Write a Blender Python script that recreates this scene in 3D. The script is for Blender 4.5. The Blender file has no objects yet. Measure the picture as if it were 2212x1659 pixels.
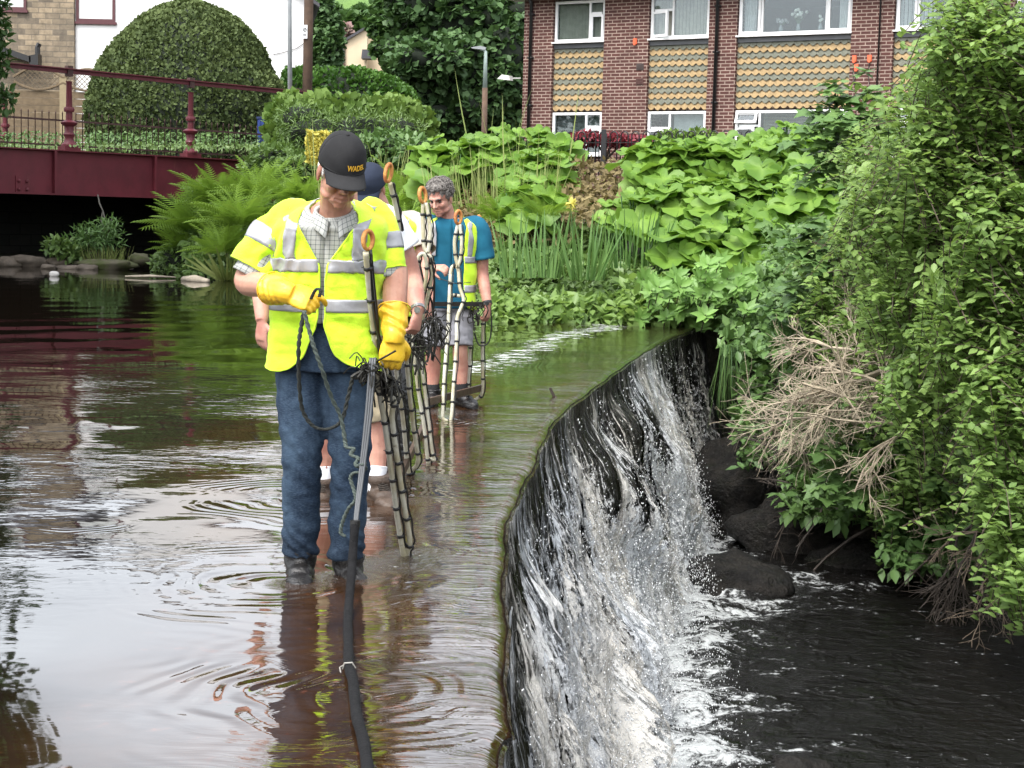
import bpy, math, random
import numpy as np
from mathutils import Vector, Matrix, noise as mnoise
random.seed(7)
rng = np.random.default_rng(11)
S = bpy.context.scene
COL = S.collection
R_ = math.radians
pi = math.pi
# ---------------------------------------------------------------- camera maths (to measure positions from the photograph)
CH = 1.42
CF = 1640 * 2212 / 1024.0
_p = math.atan(164.6 / 1640); _r = .025
_F = np.array([0, math.cos(_p), -math.sin(_p)]); _U0 = np.array([0, math.sin(_p), math.cos(_p)]); _R0 = np.array([1., 0, 0])
_R = _R0 * math.cos(_r) + _U0 * math.sin(_r); _U = _U0 * math.cos(_r) - _R0 * math.sin(_r)
_C = np.array([0, 0, CH])
def _ray(x, y): return _F + _R * (x - 1106) / CF - _U * (y - 829.5) / CF
def P(x, y, d):
    r = _ray(x, y); return _C + r * d / r[1]
def PZ(x, y, z=0):
    r = _ray(x, y); return _C + r * (z - CH) / r[2]
# ---------------------------------------------------------------- object helpers
ORG = {}
def tag(o, label=None, cat=None, group=None, kind=None):
    if label: o['label'] = label
    if cat: o['category'] = cat
    if group: o['group'] = group
    if kind: o['kind'] = kind
    return o
def thing(name, label, cat, loc=(0, 0, 0), group=None, rz=0):
    o = bpy.data.objects.new(name, None); COL.objects.link(o)
    o.location = loc; o.rotation_euler = (0, 0, rz); o.empty_display_size = .1
    ORG[o.name] = np.array(loc, float)
    return tag(o, label, cat, group)
def copy_tree(o, parent=None):
    c = o.copy(); COL.objects.link(c)
    if parent is not None: c.parent = parent
    for ch in list(o.children): copy_tree(ch, c)
    return c
def link_mesh(name, me, mat, parent=None, smooth=False):
    o = bpy.data.objects.new(name, me); COL.objects.link(o)
    if mat is not None:
        for m in (mat if isinstance(mat, (list, tuple)) else [mat]): me.materials.append(m)
    if smooth: me.polygons.foreach_set('use_smooth', [True] * len(me.polygons))
    if parent is not None:
        o.parent = parent; ORG[o.name] = ORG.get(parent.name, np.zeros(3))
    return o
def npmesh(name, V, F, mat=None, parent=None, smooth=False, attrs=None, uv=None, midx=None):
    """V (N,3), F (M,k) uniform polygons. attrs {name: (N,)} float point attributes; uv (N,2)."""
    V = np.asarray(V, float)
    if parent is not None: V = V - ORG.get(parent.name, np.zeros(3))
    F = np.asarray(F, np.int32); M, k = F.shape
    me = bpy.data.meshes.new(name)
    me.vertices.add(len(V)); me.vertices.foreach_set('co', V.astype(np.float32).ravel())
    me.loops.add(M * k); me.loops.foreach_set('vertex_index', F.ravel())
    me.polygons.add(M); me.polygons.foreach_set('loop_start', np.arange(M, dtype=np.int32) * k)
    me.update(calc_edges=True)
    if uv is not None:
        l = me.uv_layers.new(name='UVMap'); l.data.foreach_set('uv', np.asarray(uv, np.float32)[F.ravel()].ravel())
    for n, a in (attrs or {}).items():
        at = me.attributes.new(n, 'FLOAT', 'POINT'); at.data.foreach_set('value', np.asarray(a, np.float32))
    if midx is not None: me.polygons.foreach_set('material_index', np.asarray(midx, np.int32))
    o = link_mesh(name, me, mat, parent, smooth)
    return o
def frame_of(t, up=(0, 0, 1)):
    t = np.asarray(t, float); t = t / (np.linalg.norm(t) + 1e-9); u = np.asarray(up, float)
    if abs(t @ u) > .97: u = np.array([1., 0, 0])
    a = np.cross(u, t); a /= np.linalg.norm(a); b = np.cross(t, a)
    return a, b, t
class MB:
    def __init__(s): s.v = []; s.f = []; s.mi = []; s.m = 0
    def add(s, V, F):
        b = len(s.v); s.v += [tuple(map(float, q)) for q in V]
        for f in F: s.f.append(tuple(int(i) + b for i in f)); s.mi.append(s.m)
        return s
    def box(s, c, d, rz=0, M=None):
        x, y, z = d[0] / 2, d[1] / 2, d[2] / 2
        V = np.array([[-x, -y, -z], [x, -y, -z], [x, y, -z], [-x, y, -z], [-x, -y, z], [x, -y, z], [x, y, z], [-x, y, z]])
        if M is not None: V = V @ np.array(M).T
        if rz:
            c_, s_ = math.cos(rz), math.sin(rz); V = V @ np.array([[c_, s_, 0], [-s_, c_, 0], [0, 0, 1]])
        return s.add(V + np.array(c, float), [(0, 3, 2, 1), (4, 5, 6, 7), (0, 1, 5, 4), (1, 2, 6, 5), (2, 3, 7, 6), (3, 0, 4, 7)])
    def b2(s, p0, p1):
        p0 = np.array(p0, float); p1 = np.array(p1, float)
        return s.box((p0 + p1) / 2, np.abs(p1 - p0))
    def bar(s, p0, p1, w, h, up=(0, 0, 1)):
        p0 = np.array(p0, float); p1 = np.array(p1, float); a, b, t = frame_of(p1 - p0, up); a = a * w / 2; b = b * h / 2
        V = [p0 - a - b, p0 + a - b, p0 + a + b, p0 - a + b, p1 - a - b, p1 + a - b, p1 + a + b, p1 - a + b]
        return s.add(V, [(0, 3, 2, 1), (4, 5, 6, 7), (0, 1, 5, 4), (1, 2, 6, 5), (2, 3, 7, 6), (3, 0, 4, 7)])
    def rings(s, R, cap=True, close=False):
        """R list of (n,3) rings"""
        n = len(R[0]); V = np.concatenate(R); F = []
        m = len(R)
        for i in range(m - 1 + (1 if close else 0)):
            for j in range(n):
                a = i * n + j; b = i * n + (j + 1) % n; i2 = (i + 1) % m
                F.append((a, b, i2 * n + (j + 1) % n, i2 * n + j))
        if cap and not close: F.append(tuple(range(n - 1, -1, -1))); F.append(tuple((m - 1) * n + j for j in range(n)))
        return s.add(V, F)
    def tube(s, pts, r, n=8, cap=True, close=False):
        pts = np.array(pts, float); m = len(pts)
        r = np.full(m, r) if np.isscalar(r) else np.array(r, float)
        T = np.gradient(pts, axis=0) if not close else (np.roll(pts, -1, 0) - np.roll(pts, 1, 0))
        th = np.arange(n) * 2 * pi / n; R = []; pa = None
        for i in range(m):
            t = T[i] / (np.linalg.norm(T[i]) + 1e-9)
            if pa is None: a, b, _ = frame_of(t)
            else:
                a = pa - t * (pa @ t); a /= np.linalg.norm(a) + 1e-9; b = np.cross(t, a)
            pa = a
            R.append(pts[i] + r[i] * (np.cos(th)[:, None] * a + np.sin(th)[:, None] * b))
        return s.rings(R, cap, close)
    def lathe(s, c, prof, n=16, cap=True):
        th = np.arange(n) * 2 * pi / n
        return s.rings([np.stack([c[0] + r * np.cos(th), c[1] + r * np.sin(th), np.full(n, c[2] + z)], 1) for r, z in prof], cap)
    def prism(s, poly, d):
        """poly (n,3) planar, extruded by vector d"""
        poly = np.array(poly, float); n = len(poly); d = np.array(d, float)
        F = [tuple(range(n - 1, -1, -1)), tuple(range(n, 2 * n))] + [(i, (i + 1) % n, n + (i + 1) % n, n + i) for i in range(n)]
        return s.add(np.concatenate([poly, poly + d]), F)
    def blob(s, c, r, seed=0, amp=.25, n=10, fr=1.5):
        """rough stone: noisy sphere"""
        R = []; c = np.array(c, float); r = np.array(r, float) if not np.isscalar(r) else np.full(3, r)
        for i in range(n + 1):
            ph = -pi / 2 + pi * (i + .001) / (n + .002); q = []
            for j in range(2 * n):
                th = pi * j / n; d = Vector((math.cos(ph) * math.cos(th), math.cos(ph) * math.sin(th), math.sin(ph)))
                k = 1 + amp * mnoise.noise(d * fr + Vector((seed * 7.3, seed, 0))) + amp * .4 * mnoise.noise(d * fr * 3 + Vector((seed, 3, seed)))
                q.append(np.array(d) * r * k)
            R.append(np.array(q) + c)
        return s.rings(R)
    def build(s, name, mat, parent=None, smooth=False, bevel=0):
        me = bpy.data.meshes.new(name); V = np.array(s.v, float)
        if parent is not None: V = V - ORG.get(parent.name, np.zeros(3))
        me.from_pydata(V.tolist(), [], s.f); me.update()
        o = link_mesh(name, me, mat, parent, smooth)
        if isinstance(mat, (list, tuple)): me.polygons.foreach_set('material_index', s.mi)
        if smooth == 'auto': me.set_sharp_from_angle(angle=R_(40))
        if bevel:
            b = o.modifiers.new('bevel', 'BEVEL'); b.width = bevel; b.segments = 2; b.limit_method = 'ANGLE'
        return o
def catmull(pts, k=6):
    pts = np.array(pts, float); n = len(pts); out = []
    for i in range(n - 1):
        p0, p1, p2, p3 = pts[max(i - 1, 0)], pts[i], pts[i + 1], pts[min(i + 2, n - 1)]
        for t in np.arange(k) / k:
            out.append(.5 * ((2 * p1) + (-p0 + p2) * t + (2 * p0 - 5 * p1 + 4 * p2 - p3) * t * t + (-p0 + 3 * p1 - 3 * p2 + p3) * t ** 3))
    out.append(pts[-1]); return np.array(out)
# ---------------------------------------------------------------- material helpers
class NT:
    def __init__(s, name):
        s.m = bpy.data.materials.new(name); s.m.use_nodes = True; s.t = s.m.node_tree; s.t.nodes.clear()
        s.out = s.n('ShaderNodeOutputMaterial')
    def n(s, ty, props=None, **inp):
        d = s.t.nodes.new(ty)
        for k, v in (props or {}).items(): setattr(d, k, v)
        for k, v in inp.items():
            k = k.replace('_', ' ')
            sk = d.inputs[int(k[1:])] if k[0] == 'i' and k[1:].isdigit() else d.inputs[k]
            s.set(sk, v)
        return d
    def set(s, sk, v):
        if isinstance(v, bpy.types.NodeSocket): s.t.links.new(v, sk)
        elif isinstance(v, bpy.types.Node): s.t.links.new(v.outputs[0], sk)
        else:
            if sk.type == 'RGBA' and len(v) == 3: v = (*v, 1)
            sk.default_value = v
    def math(s, op, a, b=0, c=0, clamp=False):
        d = s.t.nodes.new('ShaderNodeMath'); d.operation = op; d.use_clamp = clamp
        s.set(d.inputs[0], a); s.set(d.inputs[1], b)
        if len(d.inputs) > 2: s.set(d.inputs[2], c)
        return d.outputs[0]
    def vmul(s, v, k):
        d = s.t.nodes.new('ShaderNodeVectorMath'); d.operation = 'MULTIPLY'; s.set(d.inputs[0], v); d.inputs[1].default_value = k; return d.outputs[0]
    def mix(s, f, a, b, blend='MIX'):
        d = s.t.nodes.new('ShaderNodeMix'); d.data_type = 'RGBA'; d.blend_type = blend
        s.set(d.inputs[0], f); s.set(d.inputs[6], a); s.set(d.inputs[7], b); return d.outputs[2]
    def noise(s, vec, scale, detail=3, rough=.55, dist=0):
        d = s.n('ShaderNodeTexNoise', Scale=scale, Detail=detail, Roughness=rough, Distortion=dist)
        if vec is not None: s.set(d.inputs['Vector'], vec)
        return d.outputs[0]
    def ramp(s, f, stops, interp='LINEAR'):
        d = s.t.nodes.new('ShaderNodeValToRGB'); s.set(d.inputs[0], f); cr = d.color_ramp; cr.interpolation = interp
        while len(cr.elements) < len(stops): cr.elements.new(.5)
        for e, (p, c) in zip(cr.elements, stops): e.position = p; e.color = (*c, 1) if not np.isscalar(c) else (c, c, c, 1)
        return d.outputs[0]
    def mr(s, f, a, b, c=0, d=1, smooth=True):
        q = s.t.nodes.new('ShaderNodeMapRange'); q.interpolation_type = 'SMOOTHSTEP' if smooth else 'LINEAR'
        s.set(q.inputs[0], f)
        for i, v in enumerate((a, b, c, d)): s.set(q.inputs[i + 1], v)
        return q.outputs[0]
    def pos(s): return s.n('ShaderNodeNewGeometry').outputs['Position']
    def obj(s): return s.n('ShaderNodeTexCoord').outputs['Object']
    def uv(s): return s.n('ShaderNodeTexCoord').outputs['UV']
    def attr(s, name): return s.n('ShaderNodeAttribute', dict(attribute_name=name)).outputs['Fac']
    def bump(s, h, strength=1, dist=1.0):
        return s.n('ShaderNodeBump', Strength=strength, Distance=dist, Height=h).outputs[0]
    def bsdf(s, color, rough=.6, normal=None, spec=.5, metal=0, **k):
        d = s.n('ShaderNodeBsdfPrincipled'); s.set(d.inputs['Base Color'], color); s.set(d.inputs['Roughness'], rough)
        s.set(d.inputs['Metallic'], metal); s.set(d.inputs['Specular IOR Level'], spec)
        for q, v in k.items(): s.set(d.inputs[q.replace('_', ' ')], v)
        if normal is not None: s.set(d.inputs['Normal'], normal)
        return d.outputs[0]
    def done(s, sh): s.t.links.new(sh, s.out.inputs[0]); return s.m
def simple(name, c, rough=.6, var=.15, scale=8, bump=.0, metal=0, spec=.5, c2=None, detail=4, bscale=None):
    """plain paint / cloth / stone with uneven tone and fine relief"""
    t = NT(name); o = t.obj(); n = t.noise(o, scale, detail, .6)
    c = np.array(c, float); d = np.array(c2) if c2 is not None else c * (1 - var)
    col = t.mix(t.mr(n, .35, .65), tuple(c), tuple(d))
    nm = t.bump(t.noise(o, bscale or scale * 5, 4, .6), 1, bump) if bump else None
    rg = t.mr(t.noise(o, scale * 2.3, 3), .3, .7, max(rough - .08, .02), min(rough + .08, 1), False)
    return t.done(t.bsdf(col, rg, nm, spec, metal))
def foliage(name, dark, light, trans=.3, rough=.5, spec=.4, vein=False):
    t = NT(name); a = t.attr('tint')
    n = t.noise(t.pos(), 1.3, 2)
    f = t.math('ADD', t.math('MULTIPLY', a, .75), t.math('MULTIPLY', n, .3), clamp=True)
    col = t.mix(f, dark, light)
    b = t.bsdf(col, rough, None, spec)
    tr = t.n('ShaderNodeBsdfTranslucent'); t.set(tr.inputs[0], t.mix(.5, col, tuple(np.array(light) * np.array([1.1, 1.1, .6])), 'MIX'))
    m = t.n('ShaderNodeMixShader'); t.set(m.inputs[0], trans); t.set(m.inputs[1], b); t.set(m.inputs[2], tr.outputs[0])
    return t.done(m.outputs[0])
# ---------------------------------------------------------------- leaves
def leaf_tpl(kind):
    """template: verts (K,3) with +y base to tip, +z up; quads/tris padded to 4 by repeating -> use tris"""
    if kind == 'ovate':
        V = [(0, 0, 0), (.20, .25, .05), (.24, .55, .06), (0, 1, -.06), (-.24, .55, .06), (-.20, .25, .05), (0, .5, -.02)]
        F = [(0, 1, 6), (1, 2, 6), (2, 3, 6), (3, 4, 6), (4, 5, 6), (5, 0, 6)]
    elif kind == 'lance':
        V = [(0, 0, 0), (.11, .4, .03), (0, 1, -.12), (-.11, .4, .03)]
        F = [(0, 1, 2), (0, 2, 3)]
    elif kind == 'tuft':
        V = [(-.3, 0, 0), (.3, .1, .05), (.05, 1, 0), (-.45, .55, .1), (.5, .6, -.1)]
        F = [(0, 1, 2), (0, 2, 3), (1, 4, 2)]
    elif kind == 'maple':
        pr = [(0, 0), (.22, .02), (.5, .1), (.34, .28), (.62, .52), (.3, .55), (.2, .7), (0, 1.05), (-.2, .7), (-.3, .55), (-.62, .52), (-.34, .28), (-.5, .1), (-.22, .02)]
        V = [(x, y, .10 * abs(x) - .12 * y * y) for x, y in pr] + [(0, .38, .0)]
        F = [(i, (i + 1) % 14, 14) for i in range(14)]
    elif kind == 'heart':     # big butterbur leaf, wavy toothed rim
        n = 22; pr = []
        for i in range(n):
            a = -pi / 2 + 2 * pi * i / n; q = (a + pi / 2)
            r = .5 * (1 - .62 * math.exp(-(min(q, 2 * pi - q) / .33) ** 2)) * (1 + .06 * ((i % 2) * 2 - 1)) * (1 + .12 * math.sin(a))
            pr.append((r * math.cos(a), .30 + r * math.sin(a), .09 * math.sin(q * 3.5) + .10 * r))
        V = pr + [(r[0] * .5, .30 + (r[1] - .30) * .5, .035 * math.sin(3.5 * i / n * 2 * pi) + .01) for i, r in enumerate(pr)] + [(0, .26, -.04)]
        F = []
        for i in range(n):
            j = (i + 1) % n; F += [(i, j, n + j), (i, n + j, n + i), (n + i, n + j, 2 * n)]
    elif kind == 'frond':     # fern frond with pinnae
        V = []; F = []
        for i in range(17):
            y = .08 + .9 * i / 17; L = .23 * math.sin(pi * (.22 + .76 * i / 17)) ** .8; z = .25 * y - .45 * y * y
            for s in (-1, 1):
                b = len(V); V += [(0, y, z), (0, y + .034, z), (s * L, y + .09, z - .05 - L * .2)]; F.append((b, b + 1, b + 2))
    elif kind == 'blade':
        V = []; F = []; n = 5
        for i in range(n + 1):
            y = i / n; w = .022 * (1 - y ** 3) + .001; V += [(-w, y, .0 + .12 * y * y), (w, y, .12 * y * y)]
        for i in range(n): F += [(2 * i, 2 * i + 1, 2 * i + 3), (2 * i, 2 * i + 3, 2 * i + 2)]
    return np.array(V, float), np.array(F, int)
TPL = {k: leaf_tpl(k) for k in ('ovate', 'lance', 'tuft', 'maple', 'heart', 'frond', 'blade')}
TOFF = {'heart': np.concatenate([np.full(22, -.12), np.where(np.arange(22) % 4 == 0, .30, -.02), [.55]]), 'maple': np.concatenate([np.full(14, -.05), [.25]]), 'ovate': np.array([.1, -.05, -.05, 0, -.05, -.05, .18])}
def unit(a): return a / (np.linalg.norm(a, axis=-1, keepdims=True) + 1e-9)
def leaves(name, Pn, D, N, Sz, kind, mat, parent=None, tint=None, wid=1.0):
    """many leaves as one mesh. Pn base points, D directions, N normals (any), Sz lengths"""
    V, F = TPL[kind]; n = len(Pn); K = len(V)
    D = unit(np.asarray(D, float)); X = unit(np.cross(D, N)); Z = np.cross(X, D)
    Sz = np.broadcast_to(np.asarray(Sz, float), (n,))
    W = (np.asarray(Pn)[:, None, :] + Sz[:, None, None] * (V[None, :, 0, None] * wid * X[:, None] + V[None, :, 1, None] * D[:, None] + V[None, :, 2, None] * Z[:, None])).reshape(-1, 3)
    Fa = (F[None] + (np.arange(n) * K)[:, None, None]).reshape(-1, 3)
    if tint is None: tint = rng.random(n)
    return npmesh(name, W, Fa, mat, parent, False, dict(tint=np.clip(np.repeat(tint, K) + np.tile(TOFF.get(kind, np.zeros(K)), n), 0, 1.2)))
def rdir(n, up=0.0):
    v = rng.normal(size=(n, 3)); v[:, 2] += up; return unit(v)
def lumps_points(lumps, n, shell=.45):
    """points in the outer shell of several ellipsoid lumps [(c, r)] ; returns pts, outward normals"""
    L = [(np.array(c, float), np.array(r, float) if not np.isscalar(r) else np.full(3, r)) for c, r in lumps]
    w = np.array([(r[0] * r[1] * r[2]) ** (2 / 3) for c, r in L]); w /= w.sum()
    idx = rng.choice(len(L), n, p=w); d = rdir(n); k = 1 - shell * rng.random(n) ** 1.5
    C = np.array([L[i][0] for i in idx]); Rr = np.array([L[i][1] for i in idx])
    return C + d * Rr * k[:, None], unit(d / Rr)
# ================================================================ world, sun, camera
def make_world():
    w = bpy.data.worlds.new("World"); S.world = w; w.use_nodes = True; t = w.node_tree; t.nodes.clear()
    out = t.nodes.new('ShaderNodeOutputWorld'); bg = t.nodes.new('ShaderNodeBackground')
    sky = t.nodes.new('ShaderNodeTexSky'); sky.sky_type = 'NISHITA'; sky.sun_disc = False
    sky.sun_elevation = SUN_EL; sky.sun_rotation = SUN_ROT; sky.air_density = 1.0; sky.dust_density = 3.0
    hs = t.nodes.new('ShaderNodeHueSaturation'); hs.inputs['Saturation'].default_value = .24; hs.inputs['Value'].default_value = 1.0
    tc = t.nodes.new('ShaderNodeTexCoord'); nz = t.nodes.new('ShaderNodeTexNoise'); nz.inputs['Scale'].default_value = 2.2; nz.inputs['Detail'].default_value = 5
    mp = t.nodes.new('ShaderNodeMapping'); mp.inputs['Scale'].default_value = (1, 1, 2.4)
    mr = t.nodes.new('ShaderNodeMapRange'); mr.inputs[1].default_value = .3; mr.inputs[2].default_value = .7; mr.inputs[3].default_value = 1.1; mr.inputs[4].default_value = 1.75
    mx = t.nodes.new('ShaderNodeVectorMath'); mx.operation = 'SCALE'
    t.links.new(tc.outputs['Generated'], mp.inputs[0]); t.links.new(mp.outputs[0], nz.inputs['Vector']); t.links.new(nz.outputs[0], mr.inputs[0])
    t.links.new(sky.outputs[0], hs.inputs['Color']); t.links.new(hs.outputs[0], mx.inputs[0]); t.links.new(mr.outputs[0], mx.inputs['Scale'])
    t.links.new(mx.outputs[0], bg.inputs[0]); bg.inputs[1].default_value = .15
    t.links.new(bg.outputs[0], out.inputs[0])
SUN_EL = R_(58); SUN_AZ = R_(215)      # azimuth clockwise from +Y: behind and to the left of the camera
SUN_ROT = SUN_AZ
make_world()
sl = bpy.data.lights.new('sun', 'SUN'); sl.energy = 1.0; sl.angle = R_(16); sl.color = (1, .965, .91)
so = bpy.data.objects.new('sun', sl); COL.objects.link(so)
sd = Vector((math.sin(SUN_AZ) * math.cos(SUN_EL), math.cos(SUN_AZ) * math.cos(SUN_EL), math.sin(SUN_EL)))
so.rotation_euler = (-sd).to_track_quat('-Z', 'Y').to_euler(); so.location = (-10, -10, 30)
cam = bpy.data.cameras.new('camera'); co = bpy.data.objects.new('camera', cam); COL.objects.link(co); S.camera = co
cam.sensor_width = 36; cam.lens = 1640 / 1024 * 36; cam.clip_start = .05; cam.clip_end = 3000
co.matrix_world = Matrix(((_R[0], _U[0], -_F[0], 0), (_R[1], _U[1], -_F[1], 0), (_R[2], _U[2], -_F[2], CH), (0, 0, 0, 1)))
S.view_settings.view_transform = 'Standard'; S.view_settings.look = 'None'; S.view_settings.gamma = 1; S.view_settings.exposure = 1.28
S.render.engine = 'CYCLES'; S.cycles.max_bounces = 6; S.cycles.transparent_max_bounces = 12; S.cycles.diffuse_bounces = 3; S.cycles.glossy_bounces = 3
S.cycles.caustics_reflective = False; S.cycles.caustics_refractive = False; S.cycles.sample_clamp_indirect = 6
# ================================================================ ground, water
CREST = np.array([[-.05, -12], [-.05, 3], [-.01, 4.14], [-.03, 5.5], [-.02, 7.6], [.08, 9.17], [.28, 11.57], [.6, 13.7], [1.07, 16.24], [1.72, 19.53], [2.5, 22.6], [2.9, 24.2], [3.2, 26]])
_cs = catmull(CREST, 12)
def xc(y): return np.interp(y, _cs[:, 1], _cs[:, 0])
UP = np.array([(-16, -12), (-16, 39.6), (-12.3, 40.3), (-10.3, 40.6), (-9.6, 42), (-12, 46), (-9, 50), (-7, 46), (-8.7, 40.4), (-6.2, 35.6), (-3.8, 29.5), (-2.0, 25.2), (-.3, 23.4), (1.0, 24.2), (2.55, 22.9), (1.72, 19.53), (.6, 13.7), (.08, 9.2), (-.05, 3), (-.05, -12)], float)
LO = np.array([(-.05, -12), (-.05, 3), (.08, 9.2), (.6, 13.7), (1.72, 19.53), (2.55, 22.7), (2.75, 20.2), (3.2, 18.5), (4.1, 17.7), (5.05, 15.7), (6.2, 12), (7, 5), (8, -12)], float)
def sdist(X, Y, poly):
    d = np.full(X.shape, 1e9); ins = np.zeros(X.shape, bool); n = len(poly)
    for i in range(n):
        a = poly[i]; b = poly[(i + 1) % n]; e = b - a
        t = np.clip(((X - a[0]) * e[0] + (Y - a[1]) * e[1]) / (e @ e + 1e-12), 0, 1)
        d = np.minimum(d, np.hypot(X - a[0] - t * e[0], Y - a[1] - t * e[1]))
        c = ((a[1] > Y) != (b[1] > Y)) & (X < (b[0] - a[0]) * (Y - a[1]) / (b[1] - a[1] + 1e-12) + a[0]); ins ^= c
    return np.where(ins, -d, d)
def wob(X, Y, s, seed=0):
    return (np.sin(X * s * 1.3 + seed) * np.sin(Y * s * 1.7 + seed * 2.1) + .5 * np.sin(X * s * 2.9 + 1.7 + seed) * np.sin(Y * s * 2.3 + .3)) / 1.5
def ground_z(X, Y):
    X = np.asarray(X, float); Y = np.asarray(Y, float)
    du = sdist(X, Y, UP); dl = sdist(X, Y, LO)
    zu = .03 + .3 * np.clip(du / .5, 0, 1) + .17 * np.maximum(du, 0); zu = np.minimum(zu, 2.72 + .012 * np.maximum(Y - 50, 0))
    zl = -2.45 + 1.15 * np.maximum(dl, 0)
    z = np.minimum(zu, zl) + .10 * wob(X, Y, 1.1)
    bar = (X < -9.5) & (Y > 39) & (Y < 52); z = np.where(bar, np.minimum(z, .10 + .05 * wob(X, Y, 3)), z)
    z = np.where(du < 0, -.15 + np.maximum(du, -1.5) * 2.2, z); z = np.where(dl < 0, -2.6 + np.maximum(dl, -1) * .8, z)
    return z
def grid(xs, ys):
    X, Y = np.meshgrid(xs, ys); n = len(xs); m = len(ys)
    i = np.arange(m - 1)[:, None] * n + np.arange(n - 1)[None]
    return X, Y, np.stack([i, i + 1, i + n + 1, i + n], -1).reshape(-1, 4)
def soil():
    t = NT('soil'); p = t.pos(); n = t.noise(p, .9, 5); n2 = t.noise(p, 9, 4)
    c = t.mix(t.mr(n, .4, .62), (.020, .015, .010), (.030, .036, .014)); c = t.mix(t.mr(n2, .45, .75), c, (.055, .042, .028))
    return t.done(t.bsdf(c, .9, t.bump(t.noise(p, 14, 5), 1, .06)))
xs = np.concatenate([np.arange(-260, -22, 14), np.arange(-22, 16, .35), np.arange(16, 262, 14)]); ys = np.concatenate([np.arange(-14, 8, 1.5), np.arange(8, 56, .35), np.arange(56, 500, 14)])
X, Y, F = grid(xs, ys)
ground = npmesh('ground', np.stack([X, Y, ground_z(X, Y)], -1).reshape(-1, 3), F, soil(), None, True); tag(ground, kind='structure')
# far grassy hill
def hillmat():
    t = NT('hill_grass'); p = t.pos(); n = t.noise(p, .05, 6); c = t.mix(t.mr(n, .42, .6), (.12, .21, .045), (.055, .11, .03))
    return t.done(t.bsdf(c, .95, t.bump(t.noise(p, .6, 4), 1, .6)))
X, Y, F = grid(np.arange(-200, 201, 8), np.arange(140, 480, 8))
Zh = 3 + 52 / (1 + np.exp(-(Y - 205) / 24)) + 3 * wob(X, Y, .03) - 1.5
hill = npmesh('hill', np.stack([X, Y, Zh], -1).reshape(-1, 3), F, hillmat(), None, True); tag(hill, kind='structure')
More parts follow.
